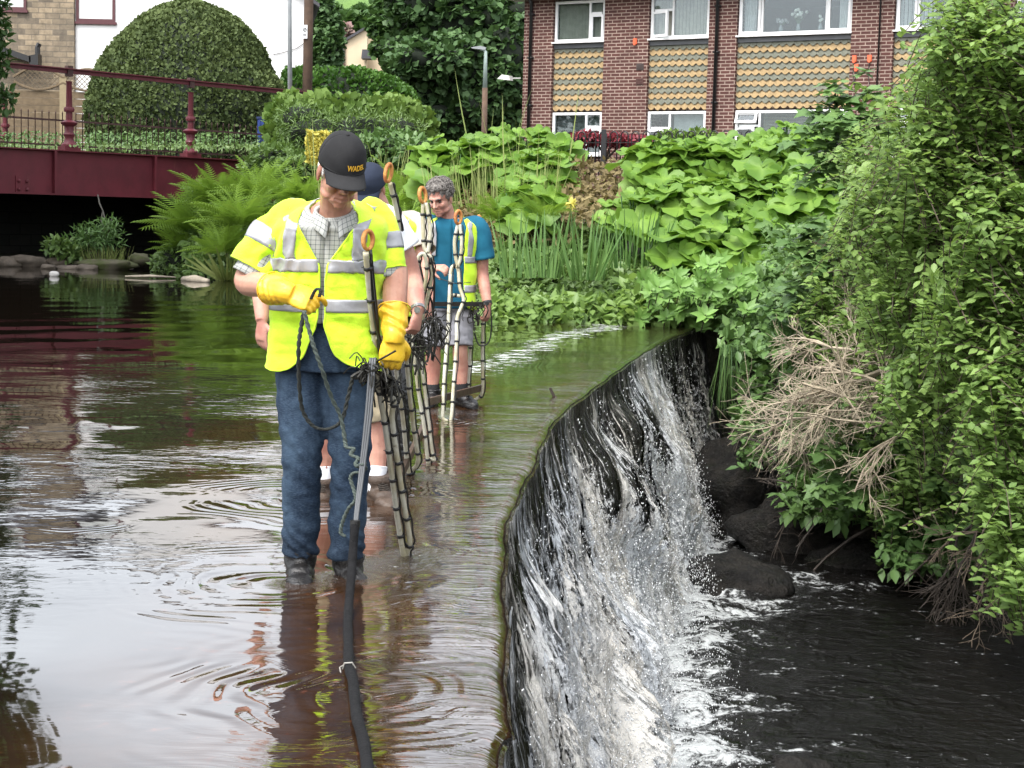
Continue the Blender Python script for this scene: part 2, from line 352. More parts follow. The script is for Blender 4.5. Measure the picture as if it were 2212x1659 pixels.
# ---------------------------------------------------------------- upper water
def water_mat():
    t = NT('river_water'); p = t.pos(); uv = t.uv()
    sx = t.n('ShaderNodeSeparateXYZ', Vector=uv); w, d = sx.outputs[0], sx.outputs[1]
    px = t.n('ShaderNodeSeparateXYZ', Vector=p)
    shelf = t.math('SUBTRACT', 1, t.mr(t.math('SUBTRACT', w, t.mr(d, 6, 10, 0, .9)), .85, 1.6))
    # peat-brown bed of the shallow weir crest, darker pool behind
    n = t.noise(p, 2.3, 5, .6); n2 = t.noise(p, 11, 4, .65)
    bed = t.mix(t.mr(n, .35, .7), (.020, .009, .0035), (.045, .021, .008)); bed = t.mix(t.mr(n2, .60, .72), bed, (.085, .028, .011))
    bed = t.mix(t.math('MULTIPLY', t.mr(d, 13.0, 15.5), .85), bed, (.022, .024, .008))
    col = t.mix(shelf, (.007, .005, .0035), bed)
    # ripples
    # far reach: long low swells; foreground: quieter
    pv = t.vmul(p, (1.0, 1.6, 1)); r1 = t.noise(pv, 3.2, 2, .5, .3); r2 = t.noise(pv, 11, 2, .5, .4); r3 = t.noise(pv, 1.1, 2, .5)
    ms = t.mr(t.noise(p, .42, 2), .38, .62, .06, 1.0)
    far = t.math('MULTIPLY', t.mr(d, 5.0, 9.5, .16, .9), t.mr(d, 11.5, 18, 1, .16))
    h = t.math('MULTIPLY', t.math('SUBTRACT', r1, .5), .010); h = t.math('MULTIPLY_ADD', t.math('SUBTRACT', r2, .5), .0036, h)
    h = t.math('MULTIPLY', h, t.math('MULTIPLY', ms, far)); h = t.math('MULTIPLY_ADD', r3, t.math('MULTIPLY', far, .011), h)
    # streaks drawn out towards the lip
    sv = t.n('ShaderNodeCombineXYZ', X=t.math('MULTIPLY', w, .9), Y=t.math('MULTIPLY', t.math('MULTIPLY_ADD', t.noise(p, .9, 2), 1.2, d), 7.0)); st = t.noise(sv, 1.0, 4, .6, 1.2)
    sv2 = t.n('ShaderNodeCombineXYZ', X=t.math('MULTIPLY', w, 2.2), Y=t.math('MULTIPLY', d, 24.0)); st2 = t.noise(sv2, 1.0, 3, .6, 1.0)
    lip = t.mr(w, .0, 1.0, 1, 0)
    h = t.math('MULTIPLY_ADD', t.math('MULTIPLY', t.math('SUBTRACT', st, .5), lip), .008, h)
    h = t.math('MULTIPLY_ADD', t.math('MULTIPLY', t.math('SUBTRACT', st2, .5), lip), .002, h)
    # rings spreading from the boots, the frame foot and the hose
    wp = t.math('MULTIPLY', t.math('SUBTRACT', t.noise(p, 1.1, 2), .5), .75)
    for (cx, cy, lam, amp, rad) in RINGS:
        dd = t.n('ShaderNodeVectorMath', dict(operation='DISTANCE'), i0=p, i1=(cx, cy, 0)).outputs['Value']
        dw = t.math('ADD', dd, wp)
        s = t.math('SINE', t.math('MULTIPLY', dw, 2 * pi / lam)); e = t.math('MULTIPLY', t.mr(dd, rad, .0, 0, 1), t.mr(dd, .02, .10)); e = t.math('MULTIPLY', t.math('MULTIPLY', e, e), t.mr(t.noise(t.vmul(p, (1.2, 2.0, 1)), 1.25, 2), .40, .60, .08, 1.1))
        h = t.math('MULTIPLY_ADD', t.math('MULTIPLY', s, e), amp, h)
    # foam flecks on the upstream edge of the ledge, and turbulence at the boots
    f1 = t.n('ShaderNodeCombineXYZ', X=t.math('MULTIPLY', w, 5.0), Y=t.math('MULTIPLY', d, 9.0)); fn = t.noise(f1, 1.0, 5, .75)
    band = t.math('MULTIPLY', t.mr(t.math('ABSOLUTE', t.math('SUBTRACT', w, t.math('MULTIPLY_ADD', t.noise(p, .8, 2), .9, .75))), .85, .05), t.mr(d, 13, 15.5))
    foam = t.mr(t.math('MULTIPLY', fn, t.math('ADD', .42, t.math('MULTIPLY', band, .60))), .50, .60)
    tb = None
    for (cx, cy, rr) in FROTH:
        dd = t.n('ShaderNodeVectorMath', dict(operation='DISTANCE'), i0=p, i1=(cx, cy, 0)).outputs['Value']
        e = t.mr(dd, rr, rr * .25); tb = e if tb is None else t.math('MAXIMUM', tb, e)
    tn = t.noise(p, 26, 4, .6); h = t.math('MULTIPLY_ADD', t.math('MULTIPLY', t.math('SUBTRACT', tn, .5), tb), .022, h)
    foam2 = t.mr(t.math('MULTIPLY', t.noise(p, 34, 4, .75), tb), .60, .70)
    foam = t.math('MAXIMUM', foam, foam2)
    col = t.mix(foam, col, (.62, .64, .62))
    b = t.bsdf(col, t.math('MULTIPLY_ADD', foam, .5, .025), t.bump(h, 1, 1.0), .5, IOR=2.35)
    return t.done(b)
RINGS = [(-.80, 6.22, .10, .0028, 1.2), (-.62, 6.40, .07, .0016, .6), (-.40, 6.84, .06, .0020, .5), (-.47, 4.75, .10, .0042, 1.0), (-.95, 8.15, .10, .0030, 1.2), (-.48, 11.4, .09, .0026, 1.0), (-1.95, 7.3, .05, .0014, .4)]
FROTH = [(-.79, 6.22, .17), (-.62, 6.36, .20), (-.40, 6.84, .20), (-.60, 8.15, .22), (-.47, 12.0, .3), (-.48, 8.9, .18), (-.50, 6.62, .25)]
wcol = np.concatenate([[-.034, -.024, -.012, 0, .015, .03, .05, .08], .12 + np.cumsum(.04 * 1.045 ** np.arange(88))])
rows = np.concatenate([np.arange(-10, 3, .5), np.arange(3, 26, .08), np.arange(26, 52, .5)])
Wg, Dg, F = grid(wcol, rows)
Zw = -np.clip(.035 - Wg, 0, 1) ** 2 * 9
edge = .016 * np.sin(Dg * 3.1) * np.sin(Dg * 1.7 + 1) + .003 * np.sin(Dg * 17 + np.sin(Dg * 3))
Vw = np.stack([xc(Dg) - Wg + edge * np.clip(1 - Wg / .4, 0, 1), Dg, Zw + .006 * wob(Wg, Dg, 2.1)], -1).reshape(-1, 3)
river = npmesh('river_water', Vw, F[:, ::-1], water_mat(), None, True, uv=np.stack([Wg, Dg], -1).reshape(-1, 2)); tag(river, kind='structure')
# ---------------------------------------------------------------- the weir: curved stone face
FALL = 2.3
NS, NT_ = 620, 70
sy = np.linspace(2.6, 23.0, NS); sx_ = xc(sy); tx = np.gradient(sx_, sy); nn = np.stack([np.ones(NS), -tx], 1); nn /= np.linalg.norm(nn, axis=1)[:, None]
def fbm2(a, b, o=4):
    z = 0; k = 1
    for i in range(o):
        z = z + k * np.sin(a * 2.1 ** i * 1.9 + 1.3 * i + 1.4 * np.sin(b * 1.7 * 2 ** i + i)) * np.cos(b * 2.0 ** i * 1.6 + i * 2 + np.sin(a * 1.1 * 2 ** i)); k *= .52
    return z
STONES = [(8.0, .75, .35, .38, .13), (7.2, 1.15, .35, .35, .16), (9.0, 1.45, .4, .4, .15), (10.2, .9, .4, .5, .16), (11.5, 1.5, .5, .4, .22), (13.3, .75, .5, .4, .20), (14.3, .95, .55, .42, .30), (15.4, .62, .55, .35, .24), (15.2, 1.35, .6, .4, .30), (16.9, .8, .5, .5, .2), (17.5, 1.35, .5, .5, .3), (12.3, 1.9, .6, .4, .3), (6.4, 1.9, .5, .5, .25), (18.5, 1.1, .5, .5, .2), (10.6, 2.0, .5, .4, .3)]
def face_off(y, t):
    """outward offset of the stone face at along-crest y and drop t (m)"""
    o = .022 + .07 * t + .075 * t ** 2 + .030 * fbm2(y * 1.5, t * 1.3) * np.clip(t * 3, 0, 1) + .016 * fbm2(y * 6, t * 3.5) * np.clip(t * 5, 0, 1)
    for (cy, ct, ry, rt, h) in STONES:
        o = o + h * np.exp(-(((y - cy) / ry) ** 2 + ((t - ct) / rt) ** 2) ** 1.6)
    return o
def face_xyz(Yg, Tg, extra=0):
    o = face_off(Yg, Tg) + extra
    X0 = xc(Yg) + edge_at(Yg); n0 = np.interp(Yg, sy, nn[:, 0]); n1 = np.interp(Yg, sy, nn[:, 1])
    return np.stack([X0 + o * n0, Yg + o * n1, -.02 - Tg], -1)
def edge_at(y): return .016 * np.sin(y * 3.1) * np.sin(y * 1.7 + 1) + .003 * np.sin(y * 17 + np.sin(y * 3))
Yg, Tg, F = grid(np.linspace(1.5, 23.4, NS), np.linspace(0, FALL + .5, NT_))
def wetstone(name='wet_stone'):
    t = NT(name); p = t.pos(); n = t.noise(p, 5, 5, .65); m = t.noise(p, 1.7, 3)
    c = t.mix(t.mr(n, .35, .7), (.004, .0035, .003), (.018, .015, .012)); c = t.mix(t.mr(m, .55, .7), c, (.009, .010, .005))
    return t.done(t.bsdf(c, t.mr(t.noise(p, 9, 3), .3, .7, .28, .75, False), t.bump(t.noise(p, 12, 5, .7), 1, .09), .3))
WET = wetstone()
wb = thing('weir_wall', 'dark wet curved stone weir wall carrying the waterfall', 'weir', (0, 0, 0))
npmesh('stone_face', face_xyz(Yg, Tg).reshape(-1, 3), F, WET, wb, True)
# body of the weir behind the face and under the water
m = MB(); yy = np.linspace(-10, 23.2, 60)
for i in range(59):
    a, b = yy[i], yy[i + 1]; xa, xb = float(xc(a)), float(xc(b))
    m.add([(xa - 2.4, a, -3), (xb - 2.4, b, -3), (xb - .12, b, -3), (xa - .12, a, -3), (xa - 2.4, a, -.14), (xb - 2.4, b, -.14), (xb - .12, b, -.14), (xa - .12, a, -.14)], [(4, 7, 6, 5), (0, 1, 2, 3), (3, 2, 6, 7), (0, 4, 5, 1)])
m.build('weir_core', WET, wb)
# ---------------------------------------------------------------- falling water
def fall_mat(name, seed, thr, top):
    t = NT(name); uv = t.uv(); s = t.n('ShaderNodeSeparateXYZ', Vector=uv); a, d = s.outputs[0], s.outputs[1]
    v1 = t.n('ShaderNodeCombineXYZ', X=t.math('MULTIPLY', a, 10), Y=t.math('MULTIPLY', d, 1.1), Z=seed); n1 = t.noise(v1, 1, 4, .6, .35)
    v2 = t.n('ShaderNodeCombineXYZ', X=t.math('MULTIPLY', a, 1.3), Y=t.math('MULTIPLY', d, .35), Z=seed + 3.3); n2 = t.noise(v2, 1, 2, .5)
    v3 = t.n('ShaderNodeCombineXYZ', X=t.math('MULTIPLY', a, 26), Y=t.math('MULTIPLY', d, 12), Z=seed); n3 = t.noise(v3, 1, 4, .75)
    v4 = t.n('ShaderNodeCombineXYZ', X=t.math('MULTIPLY', a, 34), Y=t.math('MULTIPLY', d, 1.6), Z=seed + 9); n4 = t.noise(v4, 1, 3, .6)
    dens = t.math('MULTIPLY', t.attr('flow'), .52)
    k = t.math('ADD', t.math('MULTIPLY', n1, .55), t.math('MULTIPLY', n2, .35))
    k = t.math('ADD', k, dens)
    thin = t.math('MULTIPLY', t.math('SUBTRACT', n4, .5), .95); low = t.mr(d, .3, 1.2)
    k = t.math('ADD', k, t.math('MULTIPLY', thin, t.math('SUBTRACT', 1, low)))
    k = t.math('ADD', k, t.math('MULTIPLY', t.math('SUBTRACT', n3, .5), t.mr(d, .15, .9, .25, 1.5)))
    alpha = t.math('MULTIPLY', t.mr(k, thr, thr + .2), t.mr(d, .01, .30, top, 1))
    hb = t.math('ADD', t.math('MULTIPLY', n1, .03), t.math('MULTIPLY', n3, .02))
    col = t.mix(t.mr(n2, .35, .65), (.66, .69, .72), (.66, .63, .57))
    b = t.bsdf(col, .35, t.bump(hb, 1, 1.0), .4, Alpha=alpha)
    return t.done(b)
def glassy():
    """thin clear sheet just below the lip: mostly see-through, glossy, greenish"""
    t = NT('clear_fall_water'); uv = t.uv(); s = t.n('ShaderNodeSeparateXYZ', Vector=uv); a, d = s.outputs[0], s.outputs[1]
    v1 = t.n('ShaderNodeCombineXYZ', X=t.math('MULTIPLY', a, 22), Y=t.math('MULTIPLY', d, 1.2)); n1 = t.noise(v1, 1, 4, .6, .3)
    al = t.math('MULTIPLY', t.mr(n1, .4, .62, .04, .38), t.mr(d, 1.2, .5, 0, 1))
    return t.done(t.bsdf((.016, .017, .010), .10, t.bump(t.math('MULTIPLY', n1, .05), 1, 1.0), .6, Alpha=al))
def flow_of(y, t):
    """where much water comes down (0..1)"""
    z = np.interp(y, [2, 5, 6, 7.0, 7.6, 8.3, 9.2, 10.2, 11.3, 12.2, 13.2, 14.2, 15.2, 16.2, 17.0, 17.6, 18.6, 19.3, 20.2, 21.0, 21.6, 22.3, 23], [.75, .7, .75, .6, .75, .85, .5, .75, .5, .75, .45, .62, .35, .6, .75, .95, .95, .7, .35, .5, .3, .55, .4])
    z = z + .62 * np.clip((t - .42) / 1.1, -.02, 1.2) * np.clip((20.6 - y) / 1.5, .35, 1) - .12
    for (cy, ct, ry, rt, h) in STONES: z = z - .75 * h / .25 * np.exp(-(((y - cy) / (ry * .62)) ** 2 + ((t - ct - .02) / (rt * .68)) ** 2) ** 2)
    return z
Yg, Tg, F = grid(np.linspace(2.2, 22.6, 760), np.linspace(.0, FALL + .12, 110))
fl = flow_of(Yg, Tg)
wf = thing('waterfall', 'white water pouring over the curved stone weir', 'waterfall', (0, 0, 0)); wf['kind'] = 'structure'
for nm, ex, sd_, thr, tp in (('water_sheet', .045, 1.0, .67, .7), ('water_sheet', .10, 7.0, .81, .1), ('water_sheet', .17, 13.0, .97, .0)):
    e2 = ex * np.clip(Tg * 2.2, .25, 1) + (.02 + .03 * np.clip(Tg, 0, 2)) * (.6 * fbm2(Yg * 5 + sd_, Tg * .8, 3) + .4 * fbm2(Yg * 17 + sd_, Tg * 5, 3))
    npmesh(nm, face_xyz(Yg, Tg, np.maximum(e2, .015)).reshape(-1, 3), F, fall_mat('falling_water_%d' % sd_, sd_, thr, tp), wf, True, attrs=dict(flow=fl.ravel()), uv=np.stack([Yg, Tg], -1).reshape(-1, 2))
e2 = .03 + .02 * fbm2(Yg * 9, Tg * .6, 3)
npmesh('clear_sheet', face_xyz(Yg, Tg, np.maximum(e2, .012))[:60].reshape(-1, 3), F[:59 * 759], glassy(), wf, True, uv=np.stack([Yg, Tg], -1)[:60].reshape(-1, 2))
# spray: thousands of drops thrown off the face
n = 80000
yy = rng.uniform(3.5, 21.8, n); tt = FALL * np.sqrt(rng.random(n)); fy = flow_of(yy, tt)
keep = rng.random(n) < np.clip(fy * .75, .04, 1); yy = yy[keep]; tt = tt[keep]; n = len(yy)
out_ = .05 + .36 * rng.random(n) ** 4 * np.clip(tt, .2, 2) * np.interp(yy, [14, 18], [1, .4])
Pd = face_xyz(yy, tt, out_); Pd += rng.normal(0, .02, (n, 3))
sz = (.0026 + .0055 * rng.random(n) ** 3) * np.interp(yy, [4, 10, 15], [.42, .8, 1.1]); tv = np.array([[1, 1, 1], [1, -1, -1], [-1, 1, -1], [-1, -1, 1]]) * .6
V = (Pd[:, None] + (tv[None] * sz[:, None, None] * np.stack([np.ones(n), np.ones(n), 1 + 1.5 * rng.random(n)], 1)[:, None])).reshape(-1, 3)
Ft = (np.array([[0, 1, 2], [0, 3, 1], [0, 2, 3], [1, 3, 2]])[None] + 4 * np.arange(n)[:, None, None]).reshape(-1, 3)
spray = npmesh('spray', V, Ft, simple('spray_drop', (.85, .87, .88), .25), None, True); tag(spray, kind='stuff')
# ---------------------------------------------------------------- lower pool
def pool_mat():
    t = NT('pool_water'); p = t.pos(); f = t.attr('foam')
    n1 = t.noise(t.vmul(p, (1, 1, 1)), 5, 5, .65, .6); n2 = t.noise(p, 19, 5, .7, .4); n3 = t.noise(t.vmul(p, (.9, 1.5, 1)), 2.2, 3, .5, 1.2)
    k = t.math('ADD', t.math('MULTIPLY', f, .62), t.math('ADD', t.math('MULTIPLY', t.math('SUBTRACT', n1, .5), 1.5), t.math('MULTIPLY', t.math('SUBTRACT', n2, .5), 1.6)))
    k = t.math('ADD', k, t.math('MULTIPLY', t.math('SUBTRACT', n3, .5), 1.5))
    foam = t.mr(k, .36, .80)
    calm = t.mr(f, -.6, .3, .55, 1)
    h = t.math('ADD', t.math('MULTIPLY', n3, .10), t.math('ADD', t.math('MULTIPLY', n1, .07), t.math('MULTIPLY', n2, .022))); h = t.math('MULTIPLY', h, calm)
    col = t.mix(foam, (.004, .0035, .003), (.50, .52, .52))
    return t.done(t.bsdf(col, t.math('MULTIPLY_ADD', foam, .4, .05), t.bump(h, 1, 1.0), .38, IOR=1.33))
X, Y, F = grid(np.arange(-.4, 9.0, .06), np.arange(-10, 23, .06))
dx = X - xc(Y) - .75
fo = 1.25 - np.maximum(dx, -.3) / (.95 + .25 * np.sin(Y * 1.3) + .12 * np.sin(Y * 4.1)); fo = fo * np.clip((19.9 - Y) / 1.2, .0, 1)
tail = np.exp(-((Y - 17.1 - .25 * np.sin(X * 3)) / .5) ** 2) * np.exp(-np.maximum(X - 2.6, 0) / 1.1) * 1.35
tail2 = np.exp(-((Y - 11.35 - .2 * np.sin(X * 3)) / .3) ** 2) * np.exp(-((X - 1.5) / .6) ** 2) * 1.3
fo = np.maximum(np.maximum(fo, np.where(X > 1.8, tail, 0)), tail2); fo = np.maximum(fo, .12 * (X < 4) - np.maximum(X - 2.0, 0) * .25 - .12)
Zp = -FALL + .03 * wob(X, Y, 2.3) * np.clip(fo + .3, .15, 1) + .05 * np.clip(fo, 0, 1) * fbm2(X * 2.5, Y * 2.5, 3)
pool = npmesh('pool_water', np.stack([X, Y, Zp], -1).reshape(-1, 3), F, pool_mat(), None, True, attrs=dict(foam=fo.ravel())); tag(pool, kind='structure')
for i, (x, y, z, r, lb) in enumerate([(2.35, 16.95, -2.38, (.62, .75, .34), 'large low dark rock standing in the foaming pool'), (2.0, 11.0, -2.5, (.35, .4, .25), 'dark rock breaking the foam nearest the camera'),
        (3.35, 19.0, -2.2, (.7, .6, .45), 'dark boulder under the dead branches at the far bank'), (2.9, 20.4, -1.9, (.6, .8, .6), 'tall dark boulder at the foot of the far bank'), (4.0, 18.2, -2.35, (.6, .5, .3), 'flat dark boulder at the shore under the bushes')]):
    tag(MB().blob((x, y, z), r, i + 3, .35, 14).build('boulder', WET, None, True), lb, 'boulder', 'rocks at the foot of the weir')
# ================================================================ brick flats
def brick_mat(name, c1, c2, mo, bw, bh, ms=.012, off=.5, var=None, bump=.004):
    t = NT(name); o = t.obj(); s = t.n('ShaderNodeSeparateXYZ', Vector=o)
    v = t.n('ShaderNodeCombineXYZ', X=t.math('ADD', s.outputs[0], s.outputs[1]), Y=s.outputs[2])
    b = t.n('ShaderNodeTexBrick', dict(offset=off), Vector=v, Color1=c1, Color2=c2, Mortar=mo, Scale=1.0, Brick_Width=bw, Row_Height=bh, Mortar_Size=ms, Mortar_Smooth=.15, Bias=0.0)
    n = t.noise(o, 3, 5, .7); col = t.mix(t.mr(n, .3, .75, 0, .55), b.outputs[0], var or tuple(np.array(c1) * .55))
    h = t.math('MULTIPLY_ADD', b.outputs[1], -bump, t.math('MULTIPLY', t.noise(o, 60, 3), .002))
    return t.done(t.bsdf(col, .85, t.bump(h, 1, 1.0), .3))
BRICK = brick_mat('brown_brick', (.105, .043, .036), (.078, .033, .029), (.38, .29, .24), .225, .075, .011)
PVC = simple('white_pvc', (.80, .80, .80), .35, .06, 3)
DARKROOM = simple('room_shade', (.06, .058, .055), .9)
def glass_mat():
    t = NT('window_glass'); fr = t.n('ShaderNodeLayerWeight', Blend=.25).outputs['Fresnel']
    g = t.n('ShaderNodeBsdfGlossy', Roughness=.02, Color=(.9, .95, 1)); tr = t.n('ShaderNodeBsdfTransparent', Color=(.85, .9, .9))
    m = t.n('ShaderNodeMixShader', i0=t.math('MULTIPLY_ADD', fr, .35, .045), i1=tr, i2=g); return t.done(m.outputs[0])
GLASS = glass_mat()
BLIND = simple('cream_blind', (.45, .42, .36), .8); BLINDG = simple('grey_blind', (.32, .33, .33), .8); CURT = simple('net_curtain', (.55, .55, .55), .9)
BLIND_T = simple('teal_slat_blind', (.20, .24, .22), .8, c2=(.30, .26, .16), scale=30)
bl = thing('block_of_flats', 'two storey brown brick block of flats with scalloped tile panels', 'building', (0, 0, 0))
m = MB()
piers = [(-1.64, -.87), (.47, 1.59), (3.06, 3.72), (6.32, 7.23), (8.63, 9.7), (12.2, 13.2)]
bays = [(-.87, .47), (1.59, 3.06), (3.72, 6.32), (7.23, 8.63), (9.7, 12.2)]
for a, b in piers: m.b2((a, 0, 2.0), (b, .9, 6.55))
for a, b in bays: m.b2((a, .07, 2.0), (b, .9, 2.93)); m.b2((a, .16, 3.98), (b, .9, 5.46))
m.b2((-1.64, .9, 2), (-1.55, 8, 6.55)); m.b2((13.1, .9, 2), (13.2, 8, 6.55)); m.b2((-1.55, 7.9, 2), (13.1, 8, 6.55))
bw = m.build('wall', BRICK, bl)
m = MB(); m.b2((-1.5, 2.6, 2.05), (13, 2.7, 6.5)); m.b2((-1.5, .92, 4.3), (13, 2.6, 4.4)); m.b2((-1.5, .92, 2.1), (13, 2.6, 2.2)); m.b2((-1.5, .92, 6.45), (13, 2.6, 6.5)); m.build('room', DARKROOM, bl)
TILE_A = simple('ochre_tile', (.36, .25, .12), .75, .22, 9, .004); TILE_B = simple('grey_green_tile', (.150, .155, .118), .75, .2, 9, .004)
LEAD = simple('lead_flashing', (.10, .105, .115), .5)
for a, b in bays:
    m = MB(); nr = 12; hh = .121; nw = max(int(round((b - a) / .168)), 1); w = (b - a) / nw
    for r in range(nr):
        z0 = 3.965 + r * hh; m.m = 0 if r % 2 == 0 else 1; sh = 0 if r % 2 == 0 else .5
        for i in range(nw + (1 if sh else 0)):
            xl = a + (i - sh) * w; xr = xl + w; jit = random.uniform(-.006, .006)
            zb = z0 + jit; y0 = .095 + random.uniform(-.004, .004)
            pl = [(max(xl, a), y0 + .035, zb + .155), (max(xl, a), y0 + .004, zb + .055)]
            if xl >= a - 1e-6 or xl + w * .34 > a: pl.append((max(xl + w * .36, a), y0, zb))
            if xr - w * .36 > a: pl.append((min(xr - w * .36, b), y0, zb))
            pl += [(min(xr, b), y0 + .004, zb + .055), (min(xr, b), y0 + .035, zb + .155)]
            m.prism(pl, (0, .012, 0))
    m.build('tile_panel', [TILE_A, TILE_B], bl)
    m = MB(); m.bar((a, .10, 5.455), (b, .10, 5.455), .05, .10); m.build('flashing', LEAD, bl)
def casement(w, h, fw=.055):
    m = MB(); m.b2((0, 0, 0), (fw, .05, h)); m.b2((w - fw, 0, 0), (w, .05, h)); m.b2((fw, 0, 0), (w - fw, .05, fw)); m.b2((fw, 0, h - fw), (w - fw, .05, h)); return m
def window(a, b, z0, z1, cuts, blind=None, bmat=None):
    """cuts: list of (x0,x1,za,zb,kind) in 0..1 of the opening; kind fixed / vent / open_top / open_side"""
    fw = .06
    m = MB(); m.b2((a, .07, z0), (a + fw, .14, z1)); m.b2((b - fw, .07, z0), (b, .14, z1)); m.b2((a + fw, .07, z0), (b - fw, .14, z0 + fw)); m.b2((a + fw, .07, z1 - fw), (b - fw, .14, z1))
    W = b - a; Hh = z1 - z0
    for (x0, x1, q0, q1, kd) in cuts:
        if x0 > .01: m.b2((a + x0 * W - .025, .075, z0 + max(q0 * Hh, fw)), (a + x0 * W + .025, .135, z0 + min(q1 * Hh, Hh - fw)))
        if q0 > .01: m.b2((a + max(x0 * W, fw) + .03, .078, z0 + q0 * Hh - .025), (a + min(x1 * W, W - fw) - .03, .132, z0 + q0 * Hh + .025))
    f = m.build('window', PVC, bl)
    s = MB(); s.b2((a - .03, -.03, z0 - .035), (b + .03, .10, z0 - .002)); s.build('sill', PVC, f)
    g = MB()
    for (x0, x1, q0, q1, kd) in cuts:
        xa, xb, za, zb = a + x0 * W + .03, a + x1 * W - .03, z0 + q0 * Hh + .03, z0 + q1 * Hh - .03
        if kd == 'fixed': g.b2((xa, .10, za), (xb, .106, zb))
        else:
            w_, h_ = xb - xa, zb - za; c = casement(w_, h_); V = np.array(c.v)
            if kd == 'open_top':      # hinged along its top, foot swung outwards
                an = -.5; V[:, 2] -= h_; y, z = V[:, 1].copy(), V[:, 2].copy(); V[:, 1] = y * math.cos(an) - z * math.sin(an); V[:, 2] = y * math.sin(an) + z * math.cos(an)
                V[:, 1] = -np.abs(V[:, 1]); V += [xa, .06, zb]
            elif kd == 'open_side':
                an = -.35; x, y = V[:, 0].copy(), V[:, 1].copy(); V[:, 0] = x * math.cos(an) - y * math.sin(an); V[:, 1] = x * math.sin(an) + y * math.cos(an); V += [xa, .05, za]
            else: V += [xa, .045, za]
            c.v = [tuple(q) for q in V]; co_ = c.build('casement', PVC, f)
            i0 = V[[0]]; q = MB()
            # pane set inside the sash frame
            corners = np.array([(.05, .025, .05), (w_ - .05, .025, .05), (w_ - .05, .025, h_ - .05), (.05, .025, h_ - .05)])
            if kd == 'open_top':
                corners[:, 2] -= h_; y, z = corners[:, 1].copy(), corners[:, 2].copy(); corners[:, 1] = -np.abs(y * math.cos(an) - z * math.sin(an)); corners[:, 2] = y * math.sin(an) + z * math.cos(an); corners += [xa, .06, zb]
            elif kd == 'open_side':
                x, y = corners[:, 0].copy(), corners[:, 1].copy(); corners[:, 0] = x * math.cos(an) - y * math.sin(an); corners[:, 1] = x * math.sin(an) + y * math.cos(an); corners += [xa, .05, za]
            else: corners += [xa, .045, za]
            q.prism(corners, (0, .005, 0)); q.build('pane', GLASS, f)
    if g.v: g.build('pane', GLASS, f)
    if blind:
        k = MB(); x0, x1, kind = blind; x0 = a + x0 * W + .05; x1 = a + x1 * W - .05
        if kind == 'vertical':
            for x in np.arange(x0, x1, .085): k.bar((x + .03, .22, z0 + .08), (x + .03, .22, z1 - .06), .004, .075, up=(.75, .66, 0))
        elif kind == 'venetian':
            for z in np.arange(z0 + .08, z1 - .06, .03): k.bar((x0, .2, z), (x1, .2, z), .022, .004, up=(0, -.5, .85))
        elif kind == 'roller': k.b2((x0, .2, z0 + .25 * Hh), (x1, .205, z1 - .06))
        elif kind == 'curtains':
            for c0, c1 in ((x0, x0 + .30), (x1 - .28, x1)):
                k = MB()
                pts = np.array([(x, .24 + .02 * math.sin(x * 90)) for x in np.arange(c0, c1, .012)]); n_ = len(pts)
                k.add([(x, y, z0 + .07) for x, y in pts] + [(x, y, z1 - .06) for x, y in pts], [(i, i + 1, n_ + i + 1, n_ + i) for i in range(n_ - 1)]); k.build('curtain', bmat or BLIND, f)
        if kind != 'curtains': k.build('blind', bmat or BLIND, f)
    return f
UZ = (5.55, 6.48); LZ = (2.95, 3.93)
window(-.85, .45, *UZ, [(0, .70, 0, 1, 'fixed'), (.70, 1, .0, .68, 'vent'), (.70, 1, .68, 1, 'fixed')], (0, 1, 'vertical'), BLIND)
window(1.61, 3.04, *UZ, [(0, .38, .0, .68, 'open_side'), (0, .38, .68, 1, 'fixed'), (.38, 1, 0, 1, 'fixed')], (0, 1, 'vertical'), BLIND)
wf3 = window(3.74, 6.30, *UZ, [(0, .21, 0, 1, 'vent'), (.21, .78, 0, 1, 'fixed'), (.78, 1, 0, 1, 'vent')], (0, 1, 'curtains'), CURT)
window(7.25, 8.61, *UZ, [(0, .35, 0, 1, 'vent'), (.35, 1, 0, 1, 'fixed')], (0, .6, 'vertical'), CURT)
window(9.72, 12.18, *UZ, [(0, .3, 0, 1, 'vent'), (.3, 1, 0, 1, 'fixed')], (0, 1, 'curtains'), CURT)
window(-.85, .45, *LZ, [(0, .68, 0, 1, 'fixed'), (.68, 1, 0, .34, 'fixed'), (.68, 1, .34, .66, 'vent'), (.68, 1, .66, 1, 'fixed')], (0, 1, 'venetian'), BLINDG)
window(1.61, 3.04, *LZ, [(0, .38, 0, .62, 'open_side'), (0, .38, .62, 1, 'fixed'), (.38, 1, 0, 1, 'fixed')], (.38, 1, 'roller'), BLINDG)
window(3.74, 6.30, *LZ, [(0, .22, .66, 1, 'open_top'), (0, .22, 0, .66, 'open_side'), (.22, .78, 0, 1, 'fixed'), (.78, 1, .66, 1, 'open_top'), (.78, 1, 0, .66, 'vent')], (.22, .78, 'venetian'), BLIND_T)
window(7.25, 8.61, *LZ, [(0, .5, .6, 1, 'open_top'), (0, .5, 0, .6, 'vent'), (.5, 1, 0, 1, 'fixed')], (.5, 1, 'vertical'), BLINDG)
window(9.72, 12.18, *LZ, [(0, .5, 0, 1, 'vent'), (.5, 1, 0, 1, 'fixed')])
BLK = simple('black_plastic', (.012, .012, .013), .35)
for s, z0 in ((-1.42, 2.3), (3.28, 2.3), (6.95, 4.3)):
    r = .04 if s < 5 else .018
    d = MB(); d.tube([(s, -.07, z0), (s, -.07, 6.42), (s, -.16, 6.55)], r, 10)
    if s < 5:
        for z in (3.0, 4.1, 5.2, 6.2): d.box((s, -.05, z), (.13, .1, .04))
    d.build('downpipe', BLK, bl, True)
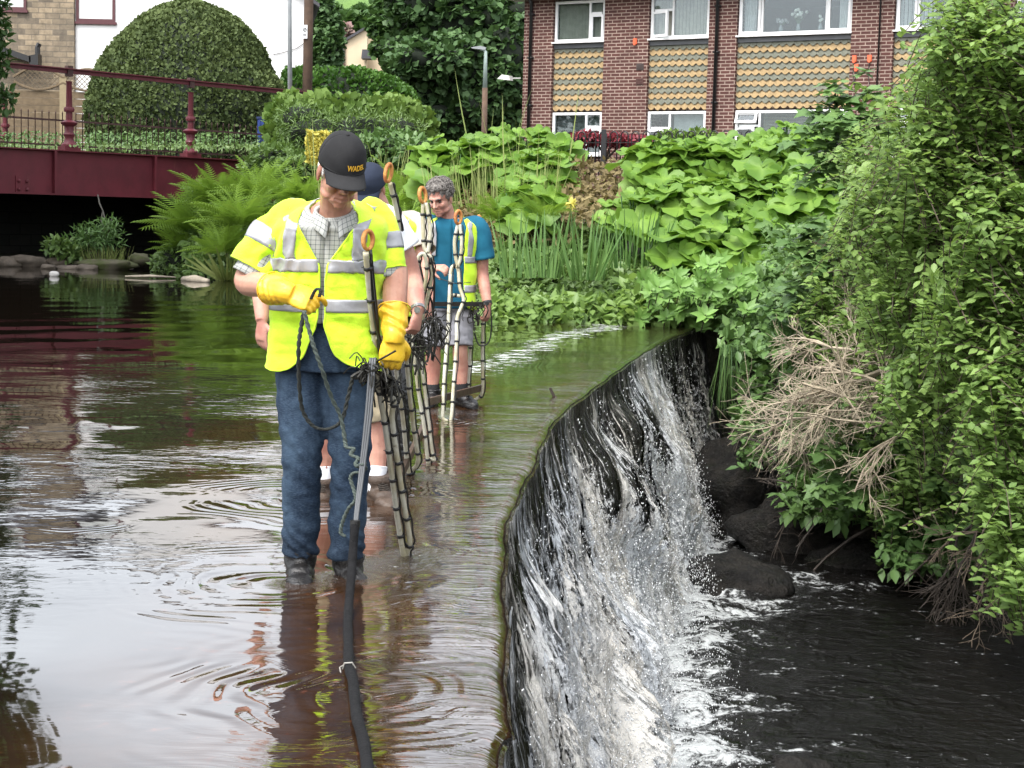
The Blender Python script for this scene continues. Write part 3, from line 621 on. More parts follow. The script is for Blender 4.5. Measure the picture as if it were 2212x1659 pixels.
m = MB(); m.b2((-2.05, -.42, 6.56), (13.6, -.38, 6.78)); m.b2((-2.05, -.38, 6.56), (13.6, .3, 6.60)); m.build('fascia', PVC, bl)
m = MB(); m.tube([(-2.1, -.47, 6.70), (13.6, -.47, 6.70)], .055, 8); m.build('gutter', BLK, bl, True)
m = MB(); m.prism([(-2.1, -.42, 6.79), (-2.1, 8.4, 6.79), (-2.1, 4, 8.6)], (15.7, 0, 0)); m.build('roof', simple('grey_roof_tile', (.10, .09, .085), .8, .3, 3, .01), bl)
ORNG = simple('orange_plastic', (.75, .13, .05), .5)
for s, z in ((1.27, 5.50), (6.42, 4.98), (6.75, 4.98), (6.47, 4.80)):
    m = MB(); m.b2((s - .045, -.035, z - .065), (s + .045, 0.002, z + .065)); m.b2((s - .025, -.05, z - .09), (s + .025, -.034, z - .02)); b_ = m.build('junction_box', ORNG, bl)
    if z < 5.4:
        q = MB(); q.tube([(s, -.02, z - .09), (s - .02, -.02, z - .3), (s + .02, -.02, z - .55)], .008, 5); q.build('cable', BLK, b_)
VENT = simple('vent_plastic', (.07, .05, .045), .6)
for z, mt in ((4.93, VENT), (4.60, simple('brown_vent', (.10, .045, .038), .7))):
    m = MB(); m.b2((1.32, -.012, z - .075), (1.50, .002, z + .075))
    for k in range(5): m.b2((1.33, -.022, z - .06 + k * .027), (1.49, -.011, z - .048 + k * .027))
    m.build('vent', mt, bl)
m = MB(); m.bar((-1.70, -.02, 4.74), (-1.82, -.25, 4.72), .03, .03); m.prism([(-2.12, -.22, 4.70), (-1.78, -.22, 4.66), (-1.80, -.22, 4.77), (-2.0, -.22, 4.80)], (0, -.16, 0)); m.build('floodlight', simple('lamp_plastic', (.75, .74, .70), .4), bl)
# flower vases in the upper window stand on the sill inside: things of their own
BA = np.array([1.5, 38.4, 0]); BRZ = math.atan2(-.497, .868)
def bpt(s, y, z): return np.array([BA[0] + s * math.cos(BRZ) - y * math.sin(BRZ), BA[1] + s * math.sin(BRZ) + y * math.cos(BRZ), z])
bl.location = BA; bl.rotation_euler = (0, 0, BRZ)
WHF = simple('white_petal', (.75, .75, .70), .7); CLR = simple('grey_vase', (.25, .27, .28), .2); STEM = simple('green_stem', (.05, .12, .03), .7)
def vase(s, z, h, lab, nfl, petal, spread):
    c = bpt(s, .33, z); t = thing('flower_vase', lab, 'vase', c, 'flowers standing in the upper window')
    MB().lathe(c, [(.035, 0), (.055, .05), (.05, .10), (.025, .15), (.035, .17)], 12).build('vase', CLR, t, True)
    st = MB(); fl_ = MB()
    for i in range(nfl):
        a = rng.uniform(0, 2 * pi); e = c + np.array([math.cos(a) * spread * rng.uniform(.3, 1), math.sin(a) * .08, h * rng.uniform(.65, 1)])
        st.tube([c + [0, 0, .14], (c + e) / 2 + [0, 0, .08], e], .006, 4); fl_.blob(e, .035 if petal else .03, i, .5, 5)
    st.build('stem', STEM, t); fl_.build('blossom', WHF if petal else simple('grey_petal', (.35, .35, .36), .7), t, True)
vase(5.02, 5.62, .48, 'white flowers on tall stems in the upper window', 14, True, .20)
vase(4.62, 5.62, .30, 'low grey dried flowers in the upper window', 10, False, .16)
vase(5.52, 5.62, .32, 'single pale bloom at the right of the upper window', 3, True, .05)
# hoop-top garden railing in front of the flats
HOOP = simple('black_railing_paint', (.010, .010, .011), .4)
ra, rb_ = P(1225, 352, 35.2), P(1700, 340, 32.6); ra[2] = rb_[2] = 2.35
t = thing('hoop_railing', 'black hoop topped garden railing in front of the brick flats', 'railing', ra)
e_ = (rb_ - ra); L = np.linalg.norm(e_); e_ /= L
m = MB(); m.bar(ra + [0, 0, .72], rb_ + [0, 0, .72], .05, .012); m.bar(ra + [0, 0, .1], rb_ + [0, 0, .1], .05, .012); m.build('rail', HOOP, t)
k = 0.0
while k < L - .3:
    c0 = ra + e_ * k; c1 = ra + e_ * (k + .17); th = np.linspace(pi, 0, 9); mid = (c0 + c1) / 2
    MB().tube(np.concatenate([[c0], [mid + e_ * .085 * math.cos(q) + np.array([0, 0, .86 + .085 * math.sin(q)]) for q in th], [c1]]), .014, 6).build('hoop', HOOP, t, True); k += .255
for px_ in (1303, 1395 + 270):
    r = _ray(px_, 330); q = np.linalg.solve(np.array([[e_[0], -r[0]], [e_[1], -r[1]]]), -ra[:2]); c = ra + e_ * q[0]
    MB().box(c + [0, 0, .48], (.10, .10, 1.02)).build('post', HOOP, t)
# ================================================================ the iron bridge
def red_paint():
    t = NT('maroon_paint'); o = t.obj(); n = t.noise(o, 1.6, 5, .65); n2 = t.noise(t.vmul(o, (3, 3, .7)), 2.5, 4, .6)
    c = t.mix(t.mr(n, .35, .7), (.135, .024, .034), (.10, .020, .027)); c = t.mix(t.mr(n2, .6, .8, 0, .6), c, (.16, .05, .045))
    return t.done(t.bsdf(c, t.mr(n2, .3, .7, .4, .6, False), t.bump(t.noise(o, 30, 3), 1, .002), .35))
RED = red_paint(); RUST = simple('rusty_iron', (.075, .038, .032), .8, .35, 6, .004, c2=(.05, .022, .022))
BG = np.array([-12.51, 40.0, 0]); BD = np.array([.67, .742]); BD /= np.linalg.norm(BD); BRG = math.atan2(BD[1], BD[0])
def tline(px_, py, yoff=0):
    r = _ray(px_, py); o = BG[:2] + yoff * np.array([-BD[1], BD[0]]); q = np.linalg.solve(np.array([[BD[0], -r[0]], [BD[1], -r[1]]]), -o); return float(q[0])
br = thing('iron_bridge', 'maroon iron girder bridge with slender posts and pipe handrail', 'bridge', (0, 0, 0))
Z0, Z1, ZR = 1.74, 2.86, 4.87; TA, TB = -9, 9.5
m = MB(); m.b2((TA, 0, Z0 + .04), (TB, .03, Z1 - .03)); m.b2((TA, -.17, Z0), (TB, .17, Z0 + .04)); m.b2((TA, -.13, Z1 - .03), (TB, .17, Z1)); gd = m.build('girder', RED, br)
for px_ in (-105, 115, 331, 530):
    tt_ = tline(px_, 370); MB().b2((tt_ - .035, -.13, Z0 + .041), (tt_ + .035, -.001, Z1 - .031)).build('stiffener', RED, gd)
tt_ = tline(48, 385); m = MB(); m.b2((tt_ - .19, -.03, Z0 + .041), (tt_ + .19, -.001, Z0 + .44))
for ax in (-.11, .11):
    for az in (.12, .32): m.lathe((tt_ + ax, 0, 0), [(0, 0)], 3) if False else m.blob((tt_ + ax, -.045, Z0 + az), .045, 1, .05, 5)
m.build('bolted_plate', RED, gd)
for tt_ in (-2.0, tline(155, 200), tline(418, 220), tline(650, 230)):
    for yo, nm in ((.12, 1), (9.4, 0)):
        if yo > 1 and tt_ > 6: continue
        pz = Z1 + .02
        m = MB(); m.box((tt_, yo, pz + .03), (.46, .34, .10)); m.lathe((tt_, yo, pz + .08), [(.20, 0), (.20, .05), (.13, .12), (.11, .22), (.15, .30), (.11, .36), (.12, .50), (.20, .56), (.21, .60), (.10, .66)], 12)
        m.lathe((tt_, yo, pz + .70), [(.085, 0), (.068, .95), (.085, 1.0)], 10); m.lathe((tt_, yo, pz + 1.0), [(.12, -.06), (.14, 0), (.12, .06)], 8)
        po = m.build('post', RED, br, 'auto')
        MB().box((tt_, yo, ZR - .04), (.15, .15, .26)).build('clamp', RUST, po)
for yo, tb in ((.12, TB + .25), (9.4, 6.0)):
    m = MB(); m.b2((TA, yo - .10, ZR), (tb, yo + .10, ZR + .025)); m.b2((TA, yo - .035, ZR - .10), (tb, yo + .035, ZR)); m.lathe((tb, yo, ZR - .1), [(.05, 0), (.08, .04), (.08, .08), (.05, .12)], 10); m.build('handrail', RED, br)
m = MB(); m.b2((TA, .2, 2.50), (TB, 9.3, Z1 - .04)); m.build('deck', simple('dark_deck', (.03, .028, .026), .9), br)
m = MB(); m.b2((TA, 9.3, Z0), (TB - 3, 9.6, Z1)); m.build('girder', RED, br)
br.location = BG; br.rotation_euler = (0, 0, BRG)
def brp(t_, y, z): return np.array([BG[0] + t_ * math.cos(BRG) - y * math.sin(BRG), BG[1] + t_ * math.sin(BRG) + y * math.cos(BRG), z])
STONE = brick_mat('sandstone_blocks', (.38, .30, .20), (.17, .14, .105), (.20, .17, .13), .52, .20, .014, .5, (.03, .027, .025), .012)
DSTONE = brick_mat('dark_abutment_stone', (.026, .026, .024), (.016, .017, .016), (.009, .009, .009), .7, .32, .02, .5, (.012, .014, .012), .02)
ab = thing('bridge_abutment', 'dark stone abutment wall in the gloom under the bridge', 'wall', BG)
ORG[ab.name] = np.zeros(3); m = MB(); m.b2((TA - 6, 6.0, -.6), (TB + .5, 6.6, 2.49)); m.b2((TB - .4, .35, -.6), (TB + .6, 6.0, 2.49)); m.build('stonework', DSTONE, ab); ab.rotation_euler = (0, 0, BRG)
# iron fence on the deck edge
fe = thing('iron_fence', 'rusty spiked iron bar fence along the bridge deck', 'fence', BG); ORG[fe.name] = np.zeros(3)
m = MB(); FY = .55; m.b2((TA, FY - .012, 3.60), (TB, FY + .012, 3.645)); m.b2((TA, FY - .012, 2.98), (TB, FY + .012, 3.02)); m.build('rail', RUST, fe)
tt_ = -3.0; proto = None
while tt_ < TB:
    if proto is None:
        q = MB(); q.lathe((0, 0, 2.86), [(.013, 0), (.013, .92), (.020, .93), (.013, .96), (.004, 1.0)], 6); proto = q.build('bar', RUST, fe, True); b_ = proto
    else: b_ = proto.copy(); COL.objects.link(b_)
    b_.location = (tt_, FY, 0); tt_ += .195
fe.rotation_euler = (0, 0, BRG)
# blue bin store panel standing behind the fence
c = P(582, 330, 48.2); bb = thing('blue_container', 'blue ribbed metal container standing behind the iron fence', 'container', (c[0], c[1], 2.75))
m = MB(); m.box((c[0], c[1], 3.45), (.62, .6, 1.35)); 
for k in range(5): m.box((c[0] - .25 + k * .125, c[1] - .31, 3.45), (.05, .03, 1.3))
m.build('body', simple('blue_paint', (.02, .05, .22), .45), bb); MB().box((c[0], c[1], 4.16), (.68, .66, .06)).build('lid', simple('dark_blue_paint', (.015, .03, .10), .5), bb)
# ================================================================ houses behind the bridge
HD = 62
wl, wr = P(163, 100, HD), P(674, 100, HD)
RENDER = simple('white_render', (.80, .79, .78), .85, .06, .7, .004, bscale=60)
MARO = simple('maroon_frame_paint', (.09, .025, .03), .5); SLATE = simple('slate_roof', (.06, .06, .068), .6, .3, 3, .01)
hs = thing('white_house', 'white rendered gable house behind the clipped domed hedge', 'house', (wl[0], HD, 2.8))
zz = 9.6; ax_ = (wl[0] + wr[0]) / 2 - 1.0
m = MB(); m.prism([(wl[0], HD, 2.5), (wr[0], HD, 2.5), (wr[0], HD, zz - .4), (ax_, HD, 12.6), (wl[0], HD, zz)], (-1.5, 9, 0)); m.build('wall', RENDER, hs)
m = MB(); m.prism([(wl[0] - .3, HD - .3, zz - .1), (ax_, HD - .3, 12.72), (wr[0] + .3, HD - .3, zz - .55), (wr[0] + .3, HD - .3, zz - .42), (ax_, HD - .3, 12.9), (wl[0] - .3, HD - .3, zz + .05)], (-1.6, 9.6, 0)); m.build('roof', SLATE, hs)
def plain_window(par, x0, x1, z0, z1, y, fm, blind):
    m = MB()
    for (a, b, c_, d_) in ((x0, x0 + .1, z0, z1), (x1 - .1, x1, z0, z1), (x0 + .1, x1 - .1, z0, z0 + .1), (x0 + .1, x1 - .1, z1 - .1, z1)): m.b2((a, y - .05, c_), (b, y + .08, d_))
    f = m.build('window', fm, par); MB().b2((x0 - .06, y - .1, z0 - .1), (x1 + .06, y + .05, z0 - .005)).build('sill', fm, f)
    MB().b2((x0 + .1, y - .02, z0 + .1), (x1 - .1, y - .012, z1 - .1)).build('pane', simple('blind_behind_glass', blind, .15, .1, 2), f)
wa, wb_ = P(165, 46, HD), P(249, 47, HD); plain_window(hs, wa[0], wb_[0], wa[2], wa[2] + 1.5, HD, MARO, (.62, .64, .62))
m = MB(); q = [P(590, 118, HD), P(610, 114, HD), P(640, 105, HD), P(662, 90, HD), P(668, 60, HD), P(668, 0, HD)]; m.tube([(a[0], HD - .03, a[2]) for a in q], .012, 5); m.build('cable', BLK, hs)
st = thing('stone_house', 'soot stained sandstone house at the left behind the bridge', 'house', (wl[0] - 6, HD - .15, 2.8))
m = MB(); m.b2((wl[0] - 12, HD - .15, 2.5), (wl[0] - .01, HD + 8, 10.4)); m.build('wall', STONE, st)
m = MB(); m.prism([(wl[0] - 12.3, HD - .5, 10.45), (wl[0] - 12.3, HD + 8.3, 10.45), (wl[0] - 12.3, HD + 4, 12.9)], (12.2, 0, 0)); m.build('roof', SLATE, st)
wa, wb_ = P(-60, 20, HD), P(60, 23, HD); plain_window(st, wa[0], wb_[0], wa[2], wa[2] + 1.4, HD - .15, MARO, (.55, .57, .55))
pa, pb = P(-20, 92, HD - 1), P(66, 122, HD - 1)
m = MB(); m.prism([pa, pb, pb - [0, 0, .22], pa - [0, 0, .22]], (0, 1.0, 0)); m.tube([P(76, 118, HD - 1) + [0, .3, 0], P(76, 100, HD - 1) + [0, .3, 0], P(80, 92, HD - 1) + [0, .3, 0]], .10, 8); m.prism([P(62, 120, HD - 1), P(82, 116, HD - 1), P(82, 140, HD - 1), P(64, 142, HD - 1)], (0, .5, 0)); m.build('porch_roof', BLK, st)
# lattice garden fence
LAT = simple('weathered_timber', (.16, .115, .065), .8, .3, 5, .003)
lf = thing('garden_fence', 'timber garden fence with curved lattice top behind the bridge', 'fence', P(120, 260, 57) * [1, 1, 0] + [0, 0, 2.8])
FD = 57; xa, xb = P(-40, 200, FD)[0], P(240, 200, FD)[0]; zb_, zt = 3.2, P(100, 196, FD)[2]
m = MB()
for k in range(9): z = zb_ + (zt - zb_) * k / 9; m.b2((xa, FD, z), (xb, FD + .03 + .01 * (k % 2), z + (zt - zb_) / 9 - .015))
m.build('panel', LAT, lf)
for px_ in (137, -30, 300):
    x = P(px_, 200, FD)[0]; MB().b2((x - .12, FD - .06, 3.0), (x + .12, FD + .06, zt + .5)).build('post', simple('pale_timber', (.30, .24, .14), .8), lf)
m = MB()
for (p0, p1) in ((30, 137), (137, 244)):
    x0, x1 = P(p0, 180, FD)[0], P(p1, 180, FD)[0]; top = lambda x: zt + .45 + .35 * math.sin(pi * (x - x0) / (x1 - x0)) * (1 if p0 < 100 else .9)
    xs_ = np.linspace(x0, x1, 15); m.tube([(x, FD - .03, top(x)) for x in xs_], .045, 5); m.tube([(x, FD - .03, zt + .03 + .25 * (1 - math.sin(pi * (x - x0) / (x1 - x0)))) for x in xs_], .045, 5)
    for k in np.arange(x0 - .8, x1, .17):
        for s in (1, -1):
            a = [(x, z) for x, z in ((k + j * .05, zt + (j * .05 if s > 0 else .85 - j * .05)) for j in range(18)) if x0 < x < x1 and zt < z < top(x)]
            if len(a) > 1: m.bar((a[0][0], FD - .02 + .015 * s, a[0][1]), (a[-1][0], FD - .02 + .015 * s, a[-1][1]), .02, .012, up=(0, 1, 0))
m.build('lattice', LAT, lf)
# far cream house
FH = 95; ca, cb = P(741, 160, FH), P(792, 160, FH); ct = P(775, 72, FH)
CREAM = simple('cream_render', (.62, .50, .34), .85, .08, 1)
ch = thing('cream_house', 'cream rendered house far off between the trees', 'house', (ca[0], FH, 3)); m = MB()
m.prism([(ca[0], FH, 2.5), (cb[0], FH, 2.5), (cb[0], FH, ct[2] + .2), (cb[0] - .6, FH, ct[2] + 0.1), (ca[0], FH, P(741, 95, FH)[2])], (0, 6, 0)); m.b2((cb[0], FH + .6, 2.5), (cb[0] + 1.6, FH + 6, ct[2] - .6)); m.build('wall', CREAM, ch)
m = MB(); q = P(741, 93, FH); m.prism([(ca[0] - .2, FH - .2, q[2] - .1), (cb[0] + .1, FH - .2, ct[2] + .35), (cb[0] + .1, FH - .2, ct[2] + .5), (ca[0] - .2, FH - .2, q[2] + .05)], (0, 6.3, 0)); m.build('roof', SLATE, ch)
a_ = P(757, 157, FH); b_ = P(773, 141, FH); plain_window(ch, a_[0], b_[0], a_[2], b_[2], FH, PVC, (.05, .05, .06))
MB().tube([(ca[0] + .05, FH - .08, 3), (ca[0] + .05, FH - .08, P(741, 95, FH)[2])], .07, 6).build('downpipe', simple('brown_pipe', (.12, .07, .05), .6), ch)
m = MB(); q = P(784, 130, FH); m.prism([(q[0], FH - .1, q[2]), (q[0] + .7, FH - .1, q[2]), (q[0] + .5, FH - .1, q[2] + .5), (q[0] + .05, FH - .1, q[2] + .5)], (0, -1.0, 0)); m.build('porch_roof', SLATE, ch)
# ================================================================ poles and lamps
WOOD = simple('pole_timber', (.12, .075, .05), .85, .35, 3, .006); GALV = simple('galvanised_steel', (.34, .36, .37), .45, .15, 4, metal=.3)
c = P(664, 190, 52); t = thing('utility_pole', 'brown timber utility pole in front of the white house', 'pole', (c[0], 52, 2.7))
a = P(667, 0, 52); top = a + (a - c) * 1.5
MB().tube([(c[0] - .01, 52, 2.5), (a[0], 52, a[2]), (top[0], 52, 12)], [.165, .145, .12], 12).build('shaft', WOOD, t, True)
q = P(660, 70, 52); m = MB(); m.box((q[0], 51.83, q[2]), (.16, .03, .42)); sg = m.build('notice_plate', simple('white_plate', (.8, .8, .8), .4), t)
m = MB(); th = np.linspace(0, 2 * pi, 14)[:-1]; m.tube([(q[0] + .05 * math.cos(k), 51.81, q[2] + .06 + .05 * math.sin(k)) for k in th], .008, 4, close=True); m.box((q[0], 51.81, q[2] - .08), (.09, .006, .015)); m.box((q[0], 51.81, q[2] - .12), (.09, .006, .012)); m.bar((q[0] - .03, 51.81, q[2] + .03), (q[0] + .03, 51.81, q[2] + .10), .012, .006, up=(0, 1, 0)); m.build('symbol', BLK, sg)
c = P(628, 310, 47); a = P(625.5, 0, 47); t = thing('lamp_column', 'thin grey steel column left of the timber pole', 'pole', (c[0], 47, 2.6))
MB().tube([(c[0], 47, 2.4), (a[0], 47, a[2]), (a[0] + .02, 47, 10.5)], [.075, .06, .05], 10).build('shaft', GALV, t, True)
MB().bar((a[0] + .05, 47, 10.4), (a[0] + .9, 46.6, 10.6), .12, .08).build('lantern', GALV, t)
c = P(1047, 275, 50); a = P(1049, 112, 50); t = thing('street_lamp', 'pale street lamp standing before the dark trees', 'street lamp', (c[0], 50, 2.7))
md = P(1047.5, 190, 50)
MB().tube([(c[0], 50, 2.5), (md[0], 50, md[2])], [.095, .085], 10).build('base', WOOD, t, True)
MB().tube([(md[0], 50, md[2]), (a[0], 50, a[2]), (a[0] - .05, 50, a[2] + .06), (a[0] - .16, 50, a[2] + .08)], [.075, .05, .045, .04], 10).build('column', simple('pale_green_paint', (.42, .52, .48), .5), t, True)
m = MB(); m.prism([(a[0] - .02, 49.93, a[2] + .05), (a[0] - .42, 49.93, a[2] + .09), (a[0] - .44, 49.93, a[2] + .12), (a[0] - .15, 49.93, a[2] + .17), (a[0] + .02, 49.93, a[2] + .12)], (0, .14, 0)); m.build('lantern', GALV, t)
# ================================================================ vegetation
LEAF = {
 'butterbur': foliage('butterbur_leaf', (.050, .135, .018), (.20, .34, .052), .32, .5, .35),
 'ivy': foliage('ground_cover_leaf', (.050, .105, .024), (.18, .28, .075), .22, .45, .45),
 'laurel': foliage('bush_leaf', (.072, .145, .040), (.27, .40, .11), .42, .45, .4),
 'maple': foliage('sycamore_leaf', (.040, .098, .030), (.14, .24, .068), .22, .45, .4),
 'fern': foliage('fern_leaf', (.075, .16, .022), (.25, .39, .06), .38, .6, .3),
 'iris': foliage('iris_leaf', (.05, .125, .032), (.17, .29, .085), .25, .4, .4),
 'grass': foliage('tall_grass', (.11, .17, .04), (.34, .38, .14), .3, .6, .3),
 'dry': foliage('dry_leaf', (.10, .075, .04), (.26, .21, .10), .2, .8, .2),
 'yew': foliage('clipped_hedge_leaf', (.030, .052, .018), (.125, .165, .055), .12, .7, .2),
 'privet': foliage('hedge_leaf', (.020, .065, .012), (.085, .19, .025), .18, .5, .35),
 'golden': foliage('golden_hedge_leaf', (.060, .13, .022), (.19, .29, .065), .25, .6, .3),
 'dark': foliage('dark_tree_leaf', (.028, .066, .024), (.105, .19, .062), .15, .55, .3),
 'mid': foliage('mid_tree_leaf', (.025, .065, .018), (.09, .17, .045), .2, .55, .3),
 'red': foliage('red_shrub_leaf', (.10, .015, .02), (.30, .05, .07), .2, .5, .3),
 'yellowfl': foliage('yellow_petal', (.50, .44, .06), (.75, .68, .20), .2, .6, .2),
}
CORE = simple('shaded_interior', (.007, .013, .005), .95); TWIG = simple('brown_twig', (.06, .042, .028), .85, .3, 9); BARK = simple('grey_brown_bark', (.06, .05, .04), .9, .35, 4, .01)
def gz(x, y): return float(ground_z(np.array([x]), np.array([y]))[0])
def plant(name, label, cat, loc, group=None): return thing(name, label, cat, loc, group)
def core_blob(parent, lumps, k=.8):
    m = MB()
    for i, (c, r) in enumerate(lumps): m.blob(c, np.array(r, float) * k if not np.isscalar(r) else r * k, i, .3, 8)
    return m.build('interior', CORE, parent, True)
def crown(parent, lumps, n, size, mat, kind='tuft', shell=.5, up=.25, name='crown', bright_up=True, core=.78, clump=0, droop=0.):
    if clump:
        C, Nn = lumps_points(lumps, n // clump, shell); Pn = np.repeat(C, clump, 0) + rng.normal(0, min(size * 1.1, .3 * min(np.min(r) for c, r in lumps)), (len(C) * clump, 3)); Nn = np.repeat(Nn, clump, 0); tb = np.repeat(rng.random(len(C)), clump)
    else: Pn, Nn = lumps_points(lumps, n, shell); tb = rng.random(len(Pn))
    n = len(Pn); D = unit(Nn * .7 + rdir(n) * .9 + np.array([0, 0, -droop])); N = unit(np.array([0, 0, 1.]) * .8 + rdir(n) * .6 + Nn * .4)
    ti = np.clip(.45 * rng.random(n) + .4 * tb + .12 * Nn[:, 2], 0, 1)
    o = leaves(name, Pn, D, N, size * rng.uniform(.65, 1.25, n), kind, mat, parent, ti)
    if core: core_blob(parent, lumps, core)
    return o
def lum(px, py, d, rx, rz, ry=None):
    """ellipsoid lump from picture measurement: centre px,py (2212 wide), depth, radii in the same pixels"""
    c = P(px, py, d); k = d / CF; return (c, (rx * k, (ry if ry else rx * k), rz * k))
def trunk(parent, p0, p1, r, limbs=(), name='trunk', mat=None):
    m = MB(); p0 = np.array(p0, float); p1 = np.array(p1, float); md = (p0 + p1) / 2 + [r * .6, 0, 0]
    m.tube(catmull([p0 - [0, 0, .3], md, p1], 5), np.linspace(r, r * .5, 11), 9)
    for q in limbs: m.tube(catmull([md, (md + q) / 2 + [0, 0, .1], q], 4), np.linspace(r * .45, r * .12, 9), 6)
    return m.build(name, mat or BARK, parent, True)
# ---------------------------------------------------------------- far trees
def tree(name, label, base, lumps, n, size, mat, tr=.35, group='trees behind the river', kind='tuft', clump=5, core=.8, sub=0):
    if sub:
        L2 = []
        for c_, r_ in lumps:
            for d_ in rdir(sub): L2.append((np.array(c_) + d_ * np.array(r_) * .78, np.array(r_) * rng.uniform(.28, .5)))
        lumps = L2 + [(c_, np.array(r_) * .75) for c_, r_ in lumps]
    t = plant(name, label, 'tree', base, group); crown(t, lumps, n, size, mat, kind, .42, .3, 'crown', core=core, clump=clump)
    cs = [np.array(c) for c, r in lumps]; top = np.mean(cs, 0); trunk(t, base, top, tr, cs[:5]); return t
G0 = lambda x, y, z=None: (x, y, gz(x, y) if z is None else z)
c = P(900, 300, 64)
tree('broadleaf_tree', 'huge dark green broadleaf tree between the street lamp and the flats', (c[0] + .6, 64, 2.8),
     [lum(930, 60, 64, 110, 90), lum(1010, 40, 63, 140, 100), lum(1080, 120, 62, 95, 110), lum(885, 140, 62, 62, 55), lum(960, 150, 61.5, 110, 70), lum(1050, 210, 62, 90, 70), lum(900, 215, 63, 75, 55), lum(980, -110, 64, 170, 120), lum(1130, -60, 64, 110, 120), lum(905, -70, 65, 90, 90), lum(1000, 255, 63, 120, 45)], 46000, .27, LEAF['dark'], .5, sub=9)
tree('broadleaf_tree', 'paler green tree overhanging the cream house', P(830, 160, 75) * [1, 1, 0] + [0, 0, 2.9], [lum(840, 20, 75, 52, 60), lum(865, 90, 74, 60, 45), lum(845, -60, 75, 60, 60), lum(822, 62, 74, 26, 34)], 9000, .26, LEAF['mid'], .35, sub=7)
tree('broadleaf_tree', 'dark tree just right of the timber pole', P(705, 150, 80) * [1, 1, 0] + [0, 0, 3], [lum(703, 85, 80, 32, 70), lum(690, 30, 80, 25, 40), lum(716, 112, 79, 17, 45)], 5000, .26, LEAF['dark'], .3)
tree('broadleaf_tree', 'small grey green tree on the hillside above the cream house', P(765, 60, 150) * [1, 1, 0] + [0, 0, 4], [lum(768, 62, 150, 20, 26), lum(755, 80, 150, 16, 18)], 1800, .7, LEAF['mid'], .4)
tree('broadleaf_tree', 'pink blossoming tree on the slope left of the cream house', P(735, 90, 130) * [1, 1, 0] + [0, 0, 4], [lum(738, 72, 130, 15, 12), lum(728, 100, 130, 12, 14)], 1400, .55, foliage('pink_blossom', (.10, .12, .05), (.38, .22, .24), .2, .6, .2), .3)
for i, (px, py, d, r) in enumerate([(700, 12, 190, 12), (718, 26, 200, 14), (745, 42, 195, 13), (690, 40, 185, 14), (780, 30, 190, 14)]):
    tree('hillside_shrub', ['round gorse bush highest on the hill beside the pole', 'green bush beside the pole on the hill, second highest', 'wide bush lower on the hill slope', 'bush half hidden by the dark tree near the pole', 'bush on the hill beside the paler tree'][i], P(px, py + 10, d), [lum(px, py, d, r, r * .7)], 700, .8, LEAF['mid'], .2, 'bushes on the hill', clump=0)
# tall trees outside the left of the frame, seen in the river
tree('riverside_tree', 'tall riverside tree at the left edge whose dark crown shows in the water', (-18, 31, .4), [((-14.5, 31, 9.5), (4.2, 4, 3.5)), ((-15, 32, 13), (4.5, 4, 4)), ((-13.2, 29, 12.5), (3.0, 3, 3)), ((-17, 31, 6), (4, 4, 4)), ((-11.7, 31, 8.4), (2.5, 2.5, 2.5)), ((-11.3, 30.5, 11.2), (2.4, 2.4, 2.4))], 24000, .26, LEAF['dark'], .45, 'trees on the left bank')
t = plant('overhanging_branch', 'leafy branch hanging in from the left edge before the stone house', 'branch', P(-40, 60, 36)); crown(t, [lum(-25, 60, 36, 45, 50), lum(-10, 130, 36, 30, 40), lum(10, 210, 36.5, 24, 30), lum(-20, 5, 36, 40, 30)], 900, .20, LEAF['mid'], 'ovate', .9, core=0); trunk(t, P(-150, 0, 36), P(0, 120, 36), .06, [P(-10, 60, 36), P(10, 200, 36)], 'branch')
